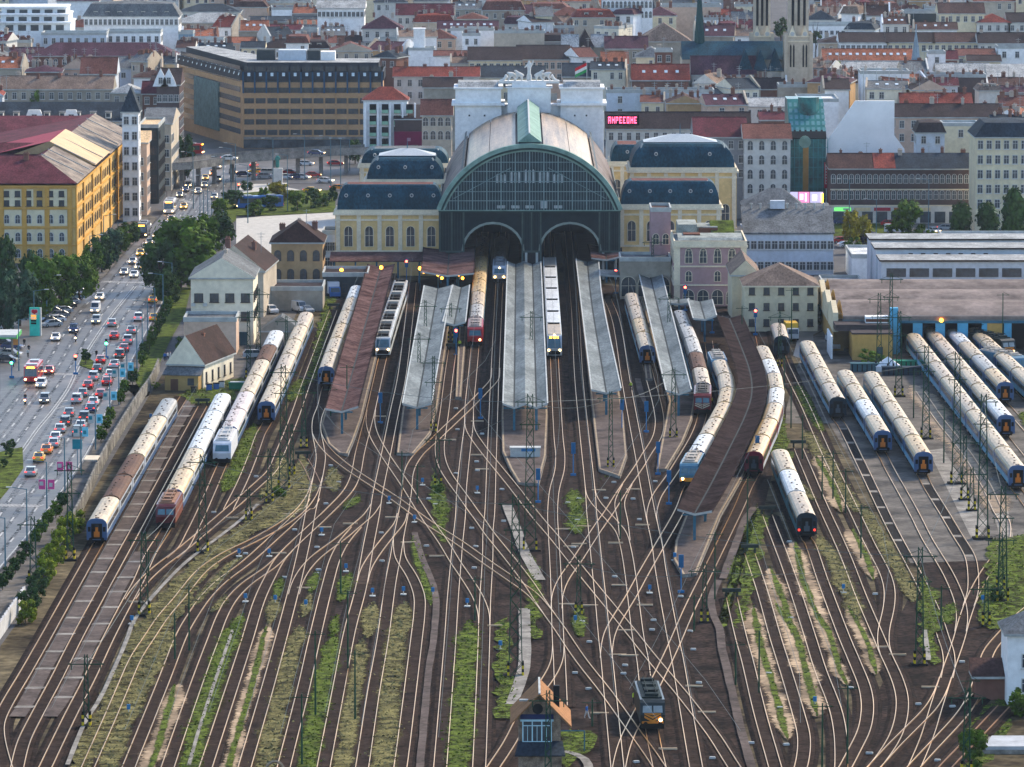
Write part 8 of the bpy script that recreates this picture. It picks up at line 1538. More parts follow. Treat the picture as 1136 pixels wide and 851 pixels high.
# ---------------------------------------------------------------- glass building with the big white party wall, terraces on the right
D = DG(240); h = HT(153, D); gb = thing('glass_office', 'green glass office with a sloping glass roof and a vast white party wall', 'office building', (XT(876, D, 12), D, 0)); w = XT(918, D, 12) - XT(876, D, 12); zr = HT(110, D + 15)
b = MB(); b.prof([(0, 0), (26, 0), (26, zr), (15, zr), (0, h)], 0, w - .4, 0); b.build('glass_wall', mat('green_glass', (.006, .05, .055), .3, .5, .35, spec=.3, rgb2=(.012, .12, .12)), gb)
b = MB()
for i in range(9): x = w * i / 8; b.box(x - .07, x + .07, -.14, 0, 0, h)
for i in range(9): b.box(0, w, -.12, 0, h * i / 8 - .05, h * i / 8 + .05)
b.build('glazing_bars', mat('bar_green', (.05, .22, .25), .6), gb)
b = MB()
for j in range(5):
    for i in range(7):
        t0, t1 = .16 + j * .16, .16 + j * .16 + .1; x = w * (i + .2) / 7; zf = lambda t: h + (zr - h) * t + .1; b.quad((x, 15 * t0, zf(t0)), (x + w * .085, 15 * t0, zf(t0)), (x + w * .085, 15 * t1, zf(t1)), (x, 15 * t1, zf(t1)))
b.build('roof_lights', mat('pale_cyan', (.12, .26, .27), .4), gb); b = MB(); b.prof([(-.2, h), (3, h + (zr - h) * .2 + .06), (3, h + (zr - h) * .2), (-.2, h - .3)], -.1, w - .3); b.build('dark_eaves', M_dark, gb); b = MB(); b.prof([(3.01, h + (zr - h) * .2 + .07), (15, zr + .07), (15, zr), (3.01, h + (zr - h) * .2)], 0, w - .4); b.build('glass_roof', mat('roof_green_glass', (.04, .17, .16), .4, .2, .4), gb)
b = MB(); b.cyl((w * .4, -.3, h - 1.0), (w * .4, 4, h - 1.0), 1.5, 1.5, 14); b.build('barrel_canopy', M_cop, gb); b = MB(); b.cyl((w * .55, 11, zr - 4), (w * .55, 11, zr + .8), 2.6, 2.6, 14); b.build('glass_drum', mat('green_glass', (.01, .1, .11)), gb)
b = MB(); b.box(w * .35, w * .5, -.2, 0, 2, h - 1); b.build('copper_strip', mat('copper_strip', (.3, .17, .05), .4), gb)
b = MB(); xr = XT(1010, D + 8, 16) - gb.location.x; pr = [(0, 0), (xr, 0), (xr - 2, HT(165, D + 1)), (xr - 4.5, HT(150, D + 1)), (xr - 4.5, HT(112, D + 1)), (w + 6.8, HT(112, D + 1)), (w, HT(157, D + 1))]
b.profy([(p[0] if p[0] else w - .4, p[1]) for p in pr][:1] + pr[1:], 1, 2.2); b.v = [(max(x, w - .4), y, z) for x, y, z in b.v]; b.build('party_wall', mat('white_party_wall', (.74, .76, .77), .85, .1, .1), gb)
b = MB(); b.box(w - .8, w - .1, -1.0, -.1, 7, h - 6); b.build('vertical_sign', mat('sign_red', (.35, .03, .05), .6), gb)
for k in range(6): b = MB(); z = 8 + k * (h - 15) / 6; b.box(w - .65, w - .25, -1.05, -1.0, z, z + .25); b.box(w - .65, w - .5, -1.05, -1.0, z, z + .9); b.build('sign_letter', M_boxw, gb)
sc_ = thing('led_billboard', 'bright pink and white led billboard behind the office block', 'billboard', (XT(876, D - 12, 8), D - 12, 0)); wb = XT(914, D - 12, 8) - XT(876, D - 12, 8); z0, z1 = HT(227, D - 12), HT(212, D - 12)
b = MB(); b.box(0, wb, 0, .5, z0, z1); b.build('frame', M_dark, sc_); M_lp = mat('led_pale', (.4, .38, .5), .4, emis=(.66, .6, .95), estr=.42)
for a, c, m_ in ((.01, .24, M_lp), (.26, .58, mat('led_pink', (.5, .15, .25), .4, emis=(1, .3, .58), estr=.5)), (.6, .98, M_lp)): b = MB(); b.box(wb * a, wb * c, -.08, 0, z0 + .25, z1 - .2); b.build('screen', m_, sc_)
b = MB(); b.box(wb * .3, wb * .4, -.12, -.08, z0 + 1.2, z1 - .7); b.box(wb * .45, wb * .5, -.12, -.08, z0 + .8, z1 - .5); b.box(wb * .66, wb * .8, -.12, -.08, z0 + 1.0, z1 - .9); b.build('screen_image', mat('led_white', (1, 1, 1), .4, emis=(1, 1, 1), estr=.6), sc_); b = MB(); b.box(wb * .93, wb * .98, -.12, -.08, z0 + .2, z1 - .6); b.build('screen_edge', M_amber, sc_)
for x in (.2, .8): b = MB(); b.bar((wb * x, .3, 0), (wb * x, .3, z0), .3); b.build('post', M_under, sc_)
PB(826, 877, 137, 154, 'redbr', 'pale', 'cream classical house with a salmon roof left of the green glass office', 'house', 20, 'gx', d=18, yb=235, nw=4, ww=1.2, wh=2.2, style='arch'); PB(771, 828, 130, 152, 'maroon', 'grey', 'dark grey house with a crimson roof and vent pipes behind the right wing', 'house', 20, 'gx', d=22, yb=200, nw=5)
# brick terrace
D = DG(248); x0, x1 = XT(921, D, 8), XT(1082, D, 8); h = HT(187, D); bt = house('long dark brick terrace with shops on the ground floor', 'terrace', x0, x1, D, 14, h, 'darkbrick', 'brown', 'gx', HT(170, D + 7) - h, nw=24, rows=[h - 7.5, h - 3.6], ww=.85, wh=2.1, style='arch', sides=False, name='brick_terrace', chim=7); w = x1 - x0
b = MB(); b.box(-w / 2, w / 2, -7.3, -7, 0, 4.2); b.build('stone_ground_floor', WALL['pale'], bt); b = MB(); b.box(-w / 2, w / 2, -7.35, -7, 4.2, 4.5); b.box(-w / 2, w / 2, -7.3, -7, 8.1, 8.4); b.build('string_course', M_stone, bt)
cols = [('sign_green', (.1, .6, .1), (.2, 1, .2)), ('sign_cream', (.6, .5, .3), None), ('sign_red', (.35, .03, .05), None), ('sign_rust', (.35, .12, .06), None), ('sign_cream', (.6, .5, .3), None)]
for i in range(10): b = MB(); b.box(-1.3, 1.3, -.06, 0, .2, 2.9); b.build('shop_window', M_win, bt, (-w / 2 + 2 + i * w / 10, -7.32, 0))
for i, (n_, c, e) in enumerate(cols): b = MB(); b.box(-2.0, 2.0, -.12, 0, 3.1, 3.9); b.build('shop_sign', mat(n_ + ('_lit' if e else ''), c, .5, emis=e, estr=.5 if e else 0), bt, (-w / 2 + 3 + i * w / 7.3, -7.34, 0))
for i in range(6): b = MB(); b.box(0, .3, -.05, 0, 0, .5); b.build('sign_letter', M_boxw, bt, (-w / 2 + 3.1 + i * .28, -7.47, 3.25))
b = MB(); b.prof([(-7.5, h + .03), (0, HT(170, D + 7) + .05), (0, HT(170, D + 7) + .12), (-7.5, h + .1)], -w * .2, -w * .05, 0); b.build('red_roof_part', ROOF['red'], bt); b = MB(); b.prof([(-7.5, h + .03), (0, HT(170, D + 7) + .05), (0, HT(170, D + 7) + .12), (-7.5, h + .1)], -w * .05 + .05, w / 2 + .4, 0); b.build('dark_roof_part', ROOF['slate'], bt)
PB(1083, 1160, 130, 152, 'slate', 'cream', 'tall cream corner house with grey mansard and tall skylights at the right edge', 'house', 23, 'mans', d=20, yb=245, nw=8, sky=5, ww=1.1, wh=1.9, sides=False)

# ---------------------------------------------------------------- the city, building by building as the photograph shows them
P = PB; RW = 'tenement house'
def C_(xl, xr, yr, ye, roof, wall, lab, hE=20, kind='gx', d=13, **k): PLACED.append((xl, xr, yr, ye)); return PB(xl, xr, yr, ye, roof, wall, lab, 'building', hE, kind, d, **k)
PLACED = []
t = thing('terrace_block', 'white modern block with three stepped terraces in the top left corner', 'building', (0, 0, 0)); D = DG(36, 20); t.location = (XT(0, D, 20), D, 0); X_ = lambda p: XT(p, D, 22) - t.location.x; PLACED += [(-20, 80, 0, 36)]
for k, (z0, z1, y) in enumerate(((0, HT(24, D), 0), (HT(24, D), HT(15, D + 3), 3), (HT(15, D + 3), HT(7, D + 6), 6))):
    b = MB(); b.box(X_(0), X_(78 - k * 3), y, 22, z0, z1 - .5); b.box(X_(-20), X_(79 - k * 3), y - 1.2, 22, z1 - .5, z1); b.build('storey', WALL['white'], t)
    for i in range(5): b = MB(); b.box(0, 2.6, -.1, 0, 0, 1.9); b.build('window', M_win, t, (X_(6 + i * 14), y, z1 - 3.0))
C_(93, 198, 0, 18, 'grey', 'white', 'long white classical block with a grey mansard at the top left', 24, 'mans', 16, yb=33, nw=20, ww=.9, wh=1.7, dorm=7)
C_(-20, 50, 28, 33, 'lgrey', 'bluegrey', 'blue-grey low modern block below the stepped terraces', 18, 'flat', 14, yb=54, nw=6, ww=2.4, wh=1.4); C_(46, 118, 36, 39, 'white', 'bluegrey', 'flat pale roof block left of the white classical block', 20, 'flat', 12, yb=46, nw=8); C_(118, 178, 34, 37, 'white', 'white', 'flat white block below the white classical block', 20, 'flat', 12, yb=45, nw=7)
C_(37, 195, 47, 62, 'purple', 'brick', 'long brown hipped roof over red brick walls in the upper left', 19, 'hip', 16, yb=80, nw=16, style='arch'); C_(90, 128, 63, 82, 'redbr', 'bluegrey', 'red-tiled house with a pale blue gable wall', 19, 'gx', 14, nw=0); C_(-20, 124, 84, 99, 'tan', 'dirty', 'long tan-brown tiled roof above the bright courtyard trees', 17, 'gx', 14, nw=14, chim=6); C_(124, 158, 93, 103, 'lgrey', 'dirty', 'grey metal hipped roof above the courtyard', 18, 'hip', 12, nw=3); C_(158, 178, 90, 104, 'maroon', 'brick', 'dark red roofs left of the gothic gables', 18, 'gx', 12, nw=2)
C_(200, 266, 4, 13, 'slate', 'pale', 'dark slate roof at the top left of centre', 21, 'hip', 16, nw=6); C_(196, 272, 14, 25, 'lgrey', 'dirty', 'wide light grey metal roof with a white hip', 20, 'hip', 18, nw=7); C_(212, 248, 44, 46, 'white', 'white', 'white modern box with small dark windows behind the hotel', 20, 'flat', 10, yb=63, nw=6, ww=.9, wh=1.3); C_(198, 214, 36, 38, 'lgrey', 'blue', 'blue glazed block left of the white modern box', 19, 'flat', 10, yb=62, nw=2); C_(245, 282, 41, 48, 'orange', 'salmon', 'low orange roof behind the hotel', 17, 'gx', 12, nw=4); C_(268, 293, 46, 53, 'slate', 'cream', 'cream house with a dark roof behind the hotel', 18, 'gx', 9, yb=66, nw=3, style='arch')
C_(300, 334, 27, 33, 'maroon', 'white', 'tall white party walls behind the hotel', 20, 'gx', 10, yb=50, nw=0, chim=3); C_(334, 352, 30, 35, 'grey', 'grey', 'grey party wall right of the white party walls', 20, 'flat', 10, yb=50, nw=0); C_(276, 352, 18, 24, 'slate', 'dirty', 'long dark low roof left of the big white block', 19, 'gx', 14, nw=8); C_(352, 404, 0, 9, 'lgrey', 'white', 'big white block at the top with a pale metal roof', 26, 'gx', 16, yb=21, nw=11, ww=.9, wh=1.5); C_(330, 380, 22, 30, 'orange', 'dirty', 'faded orange-red roofs left of the roof garden', 18, 'gx', 13, nw=4)
C_(440, 503, 4, 17, 'maroon', 'pale', 'maroon roof with a small brick gable at the top', 22, 'gx', 13, nw=8, dorm=1); C_(402, 446, 17, 32, 'purple', 'pale', 'purple slate roof beside a pale chimney stack', 20, 'hip', 14, nw=4, chim=2); C_(400, 432, 26, 33, 'red', 'blue', 'small red roof in front of the purple roof', 17, 'gx', 8, nw=3); C_(508, 540, 14, 21, 'redbr', 'dirty', 'dull red roof near the top centre', 20, 'hip', 12, nw=3); C_(486, 552, 23, 32, 'purple', 'pale', 'long purple roof with a row of skylights', 19, 'gx', 11, nw=8, sky=8); C_(470, 505, 32, 43, 'redbr', 'salmon', 'salmon tiled roof left of the white party walls', 18, 'hip', 11, nw=3)
C_(500, 548, 31, 34, 'white', 'white', 'tall white party walls at top centre', 20, 'flat', 9, yb=53, nw=0, chim=4); C_(548, 604, 33, 37, 'grey', 'stone', 'grey party walls with many chimneys', 20, 'flat', 9, yb=52, nw=0, chim=7); C_(420, 458, 41, 46, 'slate', 'pale', 'pale house with a blue-grey flat roof', 18, 'flat', 10, yb=56, nw=6); C_(453, 482, 53, 56, 'white', 'white', 'white low block with a white stair tower', 17, 'flat', 9, yb=62, nw=2); C_(520, 578, 52, 67, 'dbrown', 'cream', 'broad dark brown roof left of the sculpture group', 19, 'gx', 18, nw=8); C_(574, 631, 50, 66, 'dbrown', 'salmon', 'broad dark brown roof right of the sculpture group', 19, 'gx', 18, nw=8)
C_(437, 531, 74, 85, 'red', 'pale', 'bright red roof behind the apartment house', 18, 'gx', 12, nw=8, chim=4); C_(528, 604, 73, 86, 'slate', 'cream', 'dark slate roof behind the left white tower', 17, 'gx', 16, nw=8); C_(470, 512, 86, 97, 'dbrown', 'dirty', 'dark brown roof above the crested stone house', 18, 'gx', 12, nw=0, chim=2); C_(482, 530, 56, 62, 'redbr', 'white', 'white house with a thin orange-red roof', 18, 'gx', 10, yb=68, nw=6)
C_(668, 724, -8, 0, 'lgrey', 'white', 'white columned block at the very top', 24, 'flat', 14, yb=19, nw=12, ww=.8, wh=2.2, style='arch'); C_(612, 650, 8, 18, 'redbr', 'pale', 'dull red hipped roof beside the top trees', 18, 'hip', 12, nw=4); C_(734, 800, 4, 8, 'tan', 'salmon', 'long pink-plastered block behind the big dark tree', 20, 'flat', 12, yb=24, nw=0); C_(708, 766, 25, 46, 'tan', 'dirty', 'big brown hipped roof behind a cream facade', 19, 'hip', 18, nw=0); C_(720, 744, 36, 38, 'white', 'cream', 'small cream facade with two rows of windows before the brown hip', 20, 'flat', 5, yb=52, nw=6, ww=.7, wh=1.3); C_(640, 658, 32, 52, 'dbrown', 'white', 'steep dark roof above a white gable with two round windows', 18, 'hip', 10, nw=2, style='arch', yb=60); C_(624, 641, 38, 54, 'lgrey', 'dirty', 'light grey roof left of the steep dark roof', 18, 'gx', 10, nw=0); C_(657, 673, 38, 52, 'lgrey', 'dirty', 'light grey roof right of the steep dark roof', 18, 'gx', 10, nw=0); C_(672, 718, 40, 54, 'purple', 'dirty', 'brown-purple roof beneath the big brown hip', 18, 'gx', 14, nw=5, chim=3)
C_(668, 696, 57, 71, 'orange', 'stone', 'orange roof with a bare brick side wall', 19, 'gx', 12, yb=90, nw=2); C_(625, 668, 70, 85, 'slate', 'dirty', 'dark slate roof beneath the flag', 18, 'gx', 14, nw=0); C_(702, 764, 71, 89, 'red', 'brick', 'bright red tiled roof with skylights', 18, 'gx', 14, yb=94, nw=7, sky=4); C_(727, 746, 55, 58, 'redbr', 'brick', 'red brick stair block behind the bright red roof', 22, 'flat', 8, yb=72, nw=2); C_(768, 838, 62, 83, 'purple', 'pale', 'steep maroon mansard with a round window in a white gable', 19, 'gx', 14, yb=92, nw=10, ww=.8, wh=1.4); C_(673, 792, 100, 103, 'grey', 'bluegrey', 'long pale grey party wall behind the right wing', 19, 'flat', 10, yb=125, nw=4, chim=10)
g = C_(700, 714, 73, 90, 'white', 'white', 'small white pointed gable house beside the red tiled roof', 17, 'gy', 10, nw=0)
ns_ = C_(673, 832, 124, 143, 'dbrown', 'pale', 'long brown roof carrying a pink neon sign right of the white tower', 19, 'gx', 14, yb=160, nw=16, ww=1, wh=1.8)
w = XT(709, DG(143, 19), 22) - XT(674, DG(143, 19), 22); xs = XT(674, DG(143, 19), 22) - ns_.location.x; z0 = HT(139, DG(143, 19)); z1 = HT(127, DG(143, 19)); b = MB(); b.box(xs, xs + w, -7.6, -7.3, z0, z1); b.build('sign_panel', M_dark, ns_)
M_neon = mat('neon_pink', (1, .15, .3), .4, emis=(1, .10, .22), estr=1.4); gl = [[(0, 0, .2, 1), (.5, 0, .2, 1), (0, .8, .7, .2), (0, .4, .7, .15)], [(0, 0, .2, 1), (.55, 0, .2, 1), (.2, .4, .4, .25)], [(0, 0, .2, 1), (0, .8, .7, .2), (.5, .45, .2, .5), (0, .4, .7, .15)], [(0, 0, .2, 1), (0, 0, .7, .2), (0, .8, .7, .2), (0, .4, .6, .15)], [(0, 0, .2, 1), (0, 0, .7, .2), (0, .8, .7, .2), (0, .4, .5, .15)], [(0, 0, .2, 1), (.5, 0, .2, 1), (0, 0, .7, .2), (0, .8, .7, .2)], [(0, 0, .2, 1), (.55, 0, .2, 1), (.2, .4, .4, .25)], [(0, 0, .2, 1), (0, 0, .7, .2), (0, .8, .7, .2), (0, .4, .6, .15)]]
for i, q in enumerate(gl):
    b = MB(); cw = w * .94 / 8; zh = (z1 - z0) * .62
    for (a, c, ww_, hh_) in q: x = xs + w * .02 + i * cw + a * cw; b.box(x, x + ww_ * cw, -7.7, -7.6, z0 + .5 + c * zh, z0 + .5 + (c + hh_) * zh)
    b.build('neon_letter', M_neon, ns_)
C_(886, 930, 106, 113, 'white', 'white', 'cluttered white roofs above the glass office', 17, 'flat', 20, nw=0); C_(825, 884, 108, 118, 'lgrey', 'pale', 'pale metal roofs above the crimson roof', 17, 'gx', 14, nw=5); C_(844, 890, 124, 133, 'maroon', 'brick', 'crimson roof left of the glass office', 18, 'gx', 14, nw=0, chim=5); C_(864, 910, 94, 97, 'grey', 'dirty', 'low rough brown party wall below the clock tower', 17, 'flat', 10, yb=112, nw=0, chim=4); C_(800, 866, 86, 93, 'redbr', 'dirty', 'brown low roofs in front of the church', 17, 'gx', 12, nw=0, chim=6)
C_(895, 951, 27, 29, 'white', 'white', 'white modern block with terraces right of the clock tower', 19, 'flat', 12, yb=39, nw=9, ww=1, wh=1.2); C_(932, 985, 36, 47, 'dbrown', 'white', 'dark roof above a white and brick striped facade', 18, 'gx', 14, yb=54, nw=9); C_(914, 1012, 54, 67, 'orange', 'salmon', 'long orange-red roof with pairs of skylights', 18, 'gx', 13, nw=9, sky=12); C_(900, 927, 61, 69, 'tan', 'cream', 'cream house with arched windows right of the clock tower', 15, 'hip', 9, yb=83, nw=2, style='arch'); C_(955, 1009, 78, 82, 'white', 'white', 'tall white party wall with pale scaffolding poles', 22, 'flat', 12, yb=120, nw=0, chim=3)
C_(1009, 1094, 83, 86, 'grey', 'darkbrick', 'dark brick party walls with brown chimneys', 20, 'flat', 10, yb=102, nw=0, chim=9); C_(1003, 1054, 13, 15, 'slate', 'dark', 'dark teal modern block at the top right', 20, 'flat', 12, yb=28, nw=0); C_(1042, 1092, 3, 15, 'brown', 'cream', 'brown roof with a cream gable at the top right', 21, 'gx', 14, yb=22, nw=6); C_(1084, 1121, 15, 25, 'red', 'pale', 'red roof near the top right corner', 18, 'hip', 12, nw=4); C_(1118, 1160, 14, 25, 'dbrown', 'pale', 'dark roof in the top right corner', 18, 'gx', 12, nw=4)
C_(984, 1036, 36, 47, 'dbrown', 'cream', 'dark brown roof in the long cream row, left part', 18, 'gx', 13, yb=58, nw=7); C_(1036, 1086, 36, 47, 'brown', 'cream', 'brown roof in the long cream row, middle part', 18, 'gx', 13, yb=55, nw=7); C_(1086, 1150, 36, 48, 'dbrown', 'pale', 'dark roof in the long cream row, right part', 18, 'gx', 13, yb=56, nw=8, chim=5); C_(1030, 1049, 58, 60, 'white', 'white', 'small white cube house with one dark opening', 19, 'flat', 8, yb=70, nw=1); C_(1036, 1062, 56, 66, 'maroon', 'brick', 'maroon roof right of the white cube house', 17, 'gx', 10, nw=2); C_(1062, 1104, 54, 62, 'redbr', 'cream', 'thin red roof with cream eaves at right', 17, 'gx', 12, nw=5); C_(1107, 1150, 52, 54, 'redbr', 'white', 'white house with balconies at the right edge', 19, 'flat', 10, yb=68, nw=3); C_(1074, 1110, 61, 68, 'dbrown', 'cream', 'dark low roof beside the white balconied house', 16, 'gx', 10, nw=0)
C_(1098, 1160, 71, 88, 'lgrey', 'pale', 'large pale grey shed roof over a dark window band at right', 17, 'shed', 14, yb=100, nw=12, ww=.9, wh=1.8, style='arch'); C_(1040, 1098, 70, 81, 'lgrey', 'dirty', 'light grey roof left of the large pale shed roof', 17, 'gx', 14, nw=0); C_(1000, 1078, 103, 117, 'red', 'dirty', 'long red roof broken by chimneys behind the dark roof', 18, 'gx', 12, nw=0, chim=7); C_(994, 1112, 115, 130, 'dbrown', 'salmon', 'long dark roof above the small yellow-walled house', 17, 'gx', 14, nw=9, chim=4); C_(1017, 1048, 132, 147, 'dbrown', 'bluegrey', 'small house with a dark mansard and one yellow wall corner', 17, 'mans', 10, yb=165, nw=2); C_(1046, 1086, 136, 140, 'white', 'cream', 'cream flat-roofed house left of the tall cream corner house', 17, 'flat', 10, yb=153, nw=1); C_(1046, 1083, 152, 154, 'redbr', 'bluegrey', 'grey concrete party wall below the cream flat-roofed house', 13, 'flat', 6, yb=172, nw=0, chim=2); C_(1110, 1160, 106, 118, 'redbr', 'stone', 'brown roofs with stone chimneys above the cream corner house', 18, 'gx', 12, nw=0, chim=6); C_(936, 1000, 68, 78, 'lgrey', 'salmon', 'pale metal roofs right of the dark green courtyard tree', 17, 'gx', 14, nw=4)
r_ = thing('turret_spire', 'slender blue-grey turret spire among the right rooftops', 'spire', (XT(1016, DG(70, 20), 22), DG(70, 20), 14)); b = MB(); b.box(-2, 2, -2, 2, 0, 7); b.build('base', WALL['brick'], r_); b = MB(); b.cyl((0, 0, 7), (0, 0, 16), 1.4, .1, 8); b.cyl((0, 0, 16), (0, 0, 17.5), .25, .25, 6); b.build('spire', mat('spire_grey', (.2, .27, .33), .6), r_)
r_ = thing('stair_tower', 'white windowless stair tower on the white low block', 'tower', (XT(465, DG(56, 17), 18), DG(56, 17) + 2, 10)); b = MB(); b.box(-1.8, 1.8, 0, 4, 0, 13.5); b.box(-2, 2, -.2, 4.2, 13.5, 13.9); b.build('shaft', WALL['white'], r_)
r_ = thing('tower_crane', 'red and white crane standing above the purple roof', 'crane', (XT(428.5, DG(30, 20), 22), DG(30, 20), 10)); b = lattice(22, 1.6); b.build('mast', M_boxw, r_); b = MB(); b.bar((-8, 0, 20), (6, 0, 20), .3); b.bar((-4, 0, 20), (0, 0, 22.5), .2); b.build('jib', mat('crane_red', (.4, .05, .05), .6), r_)
r_ = thing('roof_cupola', 'blue onion cupola in front of the brown roof with the neon sign', 'cupola', (XT(735, DG(147, 16), 18), DG(147, 16) - 2, 14)); b = MB(); b.cyl((0, 0, 0), (0, 0, 2), 2.6, 2.6, 10); b.cyl((0, 0, 2), (0, 0, 3.5), 2.6, 1.8, 10); b.cyl((0, 0, 3.5), (0, 0, 6), 1.8, .15, 10); b.build('dome', mat('cupola_blue', (.16, .32, .4), .5), r_)
# scaffold poles before the white wall
r_ = thing('roof_scaffold', 'pale scaffold poles with blue gear beside the tall white party wall', 'scaffold', (XT(958, DG(82, 22) - 3, 22), DG(82, 22) - 3, 0)); b = MB()
for i in range(5): b.bar((i * 3.6, 0, 12), (i * 3.6, 0, 24.5), .16)
b.bar((0, 0, 18), (14.4, 0, 18), .12); b.bar((0, 0, 23), (14.4, 0, 23), .12); b.build('poles', M_boxw, r_)
# trees of the city
def ctree(px, ytop, ybase, w, leaf, lab, h=12, n=1200):
    D = DG(ytop, h + 6); x = XT(px, D, h); r_ = thing('broadleaf_tree', lab, 'tree', (x, D, 0)); k = ('c', leaf, px % 2)
    if k not in TC: TC[k] = crown_mesh('round', leaf, px, n, .07)
    rr = w / 2 / PPM(D, h); zb = HT(ybase, D) - 1; zt = h + 6; inst(TC[k], 'crown', r_, (0, 0, zb), 0, (rr, rr, (zt - zb) / 2)); inst(ME_TRUNK, 'trunk', r_, (0, 0, 0), 0, (5, 5, zb + 2))
ctree(372, 26, 44, 44, 'dark', 'wide dark tree on a roof garden behind the hotel'); ctree(655, 12, 24, 22, 'dark', 'left one of two dark trees at the top centre'); ctree(668, 10, 22, 24, 'green', 'right one of two trees at the top centre'); ctree(753, 10, 28, 38, 'dark', 'big dark tree before the pink-plastered block'); ctree(866, 20, 36, 18, 'dark', 'dark tree between the two church towers'); ctree(932, 69, 86, 32, 'green', 'green courtyard tree right of the clock tower'); ctree(905, 35, 44, 14, 'dark', 'small dark tree by the white modern terraces'); ctree(536, 84, 90, 22, 'lime', 'roof garden bushes left of the white tower', h=10)

# remaining roofscape between them: rows of tenements
rg = random.Random(11); HOTEL = [(196, 428, 60, 170), (400, 500, 92, 170), (-10, 200, 100, 300), (498, 680, 90, 300), (826, 1012, 100, 250), (834, 902, -50, 90), (754, 882, 44, 80), (370, 500, 150, 250), (1018, 1090, 60, 62)]
rows_ = []; y = 150.0
NF = 0
WC = ['pale', 'cream', 'white', 'white', 'ivory', 'pale', 'stone', 'dirty', 'salmon', 'grey', 'bluegrey', 'brick', 'tan']; RCs = ['brown', 'dbrown', 'maroon', 'redbr', 'red', 'grey', 'slate', 'purple', 'tan', 'dbrown', 'brown', 'slate', 'grey', 'redbr', 'purple', 'orange', 'dbrown']
NAMES = {'brown': 'brown', 'dbrown': 'dark brown', 'maroon': 'maroon', 'redbr': 'dull red', 'red': 'bright red', 'grey': 'grey', 'slate': 'slate', 'purple': 'purple-brown', 'tan': 'tan', 'lgrey': 'light grey', 'orange': 'orange'}
WN = {'pale': 'pale', 'cream': 'cream', 'white': 'white', 'stone': 'sandstone', 'dirty': 'stained', 'salmon': 'salmon', 'grey': 'grey', 'bluegrey': 'blue-grey', 'brick': 'brick', 'tan': 'tan', 'ivory': 'ivory'}
LMK = [('the long hotel', 310, 100), ('the yellow corner block', 60, 180), ('the white station towers', 587, 110), ('the church', 850, 60), ('the green glass office', 900, 150), ('the brick terrace', 1010, 190), ('the slender turret spire', 1016, 50), ('the stepped terraces', 40, 20), ('the pink neon sign', 690, 130), ('the white stair tower', 465, 45)]
def near(px, py): return min(LMK, key=lambda l: (l[1] - px) ** 2 + (2.2 * (l[2] - py)) ** 2)[0]
y = 146.0
while y > -22:
    x = -14 - rg.uniform(0, 12)
    while x < 1150:
        wpx = rg.uniform(17, 50); ye = y + rg.uniform(-2.5, 2.5); rhp = rg.uniform(7, 13)
        cx = x + wpx / 2; hit = any(a - 4 < cx < c + 4 and r0 - 3 < ye < r1 + 5 for a, c, r0, r1 in PLACED) or any(a < cx < c and r0 < ye < r1 for a, c, r0, r1 in HOTEL)
        if not hit and y < 150 - (25 if 200 < cx < 500 else 0):
            hE = rg.uniform(15.5, 20.5); kd = rg.choice(['gx'] * 5 + ['hip', 'flat', 'mans', 'gy']); rf = rg.choice(RCs); wl = rg.choice(WC); D = DG(ye, hE)
            if D < 2260:
                PB(x, x + wpx, ye - rhp, ye, rf, wl, '%s-roofed %s house near %s' % (NAMES[rf], WN[wl], near(cx, ye)), 'house', hE, kd, rg.uniform(10, 16), yb=ye + 14, nw=max(2, int(wpx / 9)) if rg.random() < .75 else 0, fire=rg.choice(((1,), (-1,), (-1, 1), None)) if kd == 'gx' else None, chim=rg.choice((2, 3, 5, 7, 8)), sky=rg.choice((0, 0, 0, 3)) if kd == 'gx' else 0, dorm=rg.choice((0, 0, 2)) if kd == 'mans' else 0, group='tenement houses of the city', ww=rg.uniform(.8, 1.2), wh=rg.uniform(1.4, 2), sides=False, rz=R(rg.choice((rg.uniform(-5, 5), rg.uniform(-5, 5), rg.uniform(-24, 24))))); NF += 1
        x += wpx + rg.uniform(0, 5)
    y -= 7.6
print('FILLER HOUSES', NF)
# ---------------------------------------------------------------- air
hz = bpy.data.materials.new('haze'); hz.use_nodes = True; nt = hz.node_tree; nt.nodes.remove(nt.nodes['Principled BSDF']); pv = nt.nodes.new('ShaderNodeVolumePrincipled'); pv.inputs['Color'].default_value = (.62, .78, 1.0, 1); pv.inputs['Density'].default_value = HAZE; pv.inputs['Anisotropy'].default_value = .3
nt.links.new(pv.outputs[0], nt.nodes['Material Output'].inputs['Volume'])
b = MB(); b.box(-3600, 3600, -60, 8200, -1, 135); o = b.build('haze', hz); o['kind'] = 'stuff'; o['label'] = 'thin blue evening haze over the city'; o['category'] = 'haze'

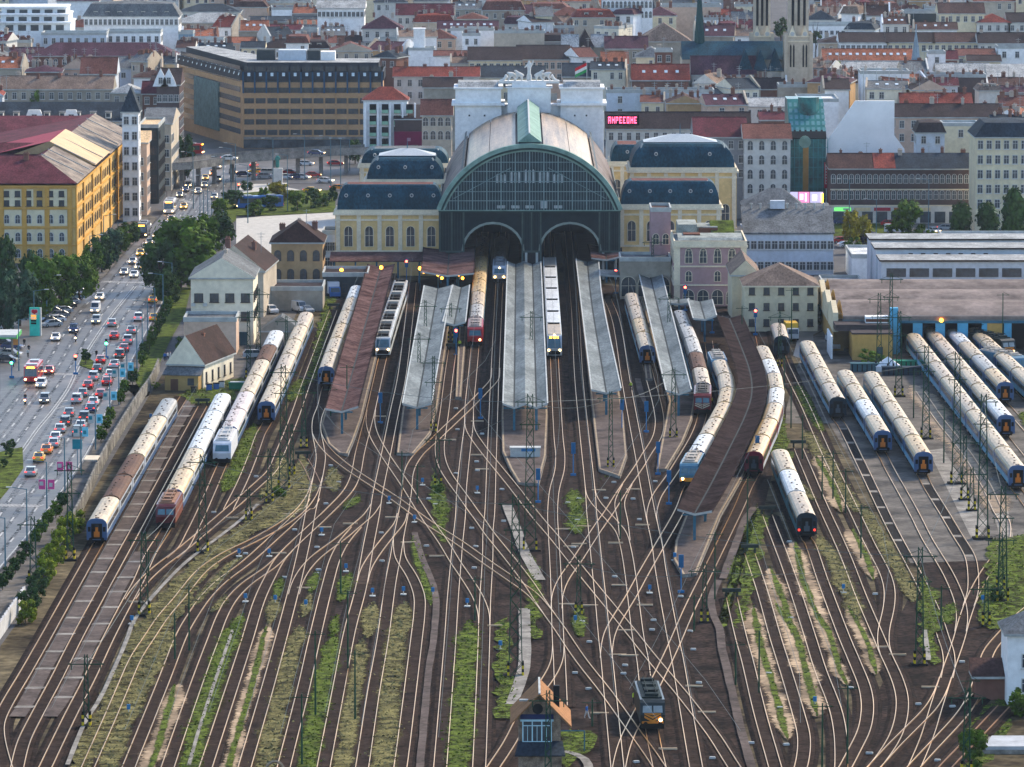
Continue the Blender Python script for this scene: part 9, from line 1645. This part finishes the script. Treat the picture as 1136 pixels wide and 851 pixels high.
# ---------------------------------------------------------------- labels that single each thing out
ORD = ['first', 'second', 'third', 'fourth', 'fifth', 'sixth', 'seventh', 'eighth', 'ninth', 'tenth', 'eleventh', 'twelfth'] 
def ordn(i):
    if i < 12: return ORD[i]
    n = i + 1; return '%d%s' % (n, 'th' if 10 < n % 100 < 14 else {1: 'st', 2: 'nd', 3: 'rd'}.get(n % 10, 'th'))
LAND = [('the yellow corner block', 60, 250), ('the red city bus', 34, 425), ('the bus shelter', 102, 527), ('the green price pylon', 39, 365), ('the white railway house', 248, 350), ('the old hut', 222, 415), ('the long brown platform roof', 395, 380), ('the left grey platform roof', 470, 400), ('the middle platform end', 582, 500), ('the curved brown roof', 800, 500), ('the washing yard', 980, 520), ('the depot doors', 1040, 385), ('the signal hut', 600, 800), ('the chevron locomotive', 722, 790), ('the tallest mast', 572, 690), ('the dark red old locomotive', 184, 575), ('the bottom left corner', 60, 800), ('the bottom right corner', 1090, 810), ('the tail-lamp coaches', 890, 580), ('the overpass', 300, 175), ('the gardens', 320, 225), ('the brick terrace', 1000, 230), ('the left bank mast', 225, 600), ('the hall portals', 590, 280), ('the pink building', 785, 310), ('the lower throat', 690, 660), ('the right sidings', 850, 700), ('the lower left tracks', 300, 760), ('the left throat', 400, 600), ('the lower middle tracks', 470, 750)]
tops = [o for o in THINGS if not o.parent]
SKIP = ('tenement houses of the city',)
from collections import defaultdict
def scr(o): return toPX(o.location)
g = defaultdict(list)
for o in tops: g[o['label']].append(o)
for lab, lst in list(g.items()):
    if len(lst) < 2: continue
    if len(lst) > 2 and lst[0].get('group') not in SKIP:
        for o in lst:
            x, y = scr(o); l = min(LAND, key=lambda l: (l[1] - x) ** 2 + (l[2] - y) ** 2); s = 'near ' + l[0]
            words = o['label'].split()
            if len(words) + len(s.split()) <= 13: o['label'] = ' '.join(words) + ', ' + s
g = defaultdict(list)
for o in tops: g[o['label']].append(o)
for lab, lst in g.items():
    if len(lst) < 2: continue
    xs = [scr(o)[0] for o in lst]; ys = [scr(o)[1] for o in lst]; hor = (max(xs) - min(xs)) > (max(ys) - min(ys)) * 1.0
    lst.sort(key=lambda o: scr(o)[0] if hor else -scr(o)[1]); n = len(lst)
    for i, o in enumerate(lst):
        if n == 2: s = ('the left one' if i == 0 else 'the right one') if hor else ('the nearer one' if i == 0 else 'the farther one')
        else: s = ('leftmost' if i == 0 else 'rightmost' if i == n - 1 else ordn(i) + ' from left') if hor else ('nearest' if i == 0 else 'farthest' if i == n - 1 else ordn(i) + ' from front')
        o['label'] = o['label'] + ', ' + s
bad = [o['label'] for o in tops if not 4 <= len(o['label'].split()) <= 16]
print('THINGS', len(tops), 'OBJECTS', len(bpy.data.objects), 'BADLABELS', bad[:5], len(bad))
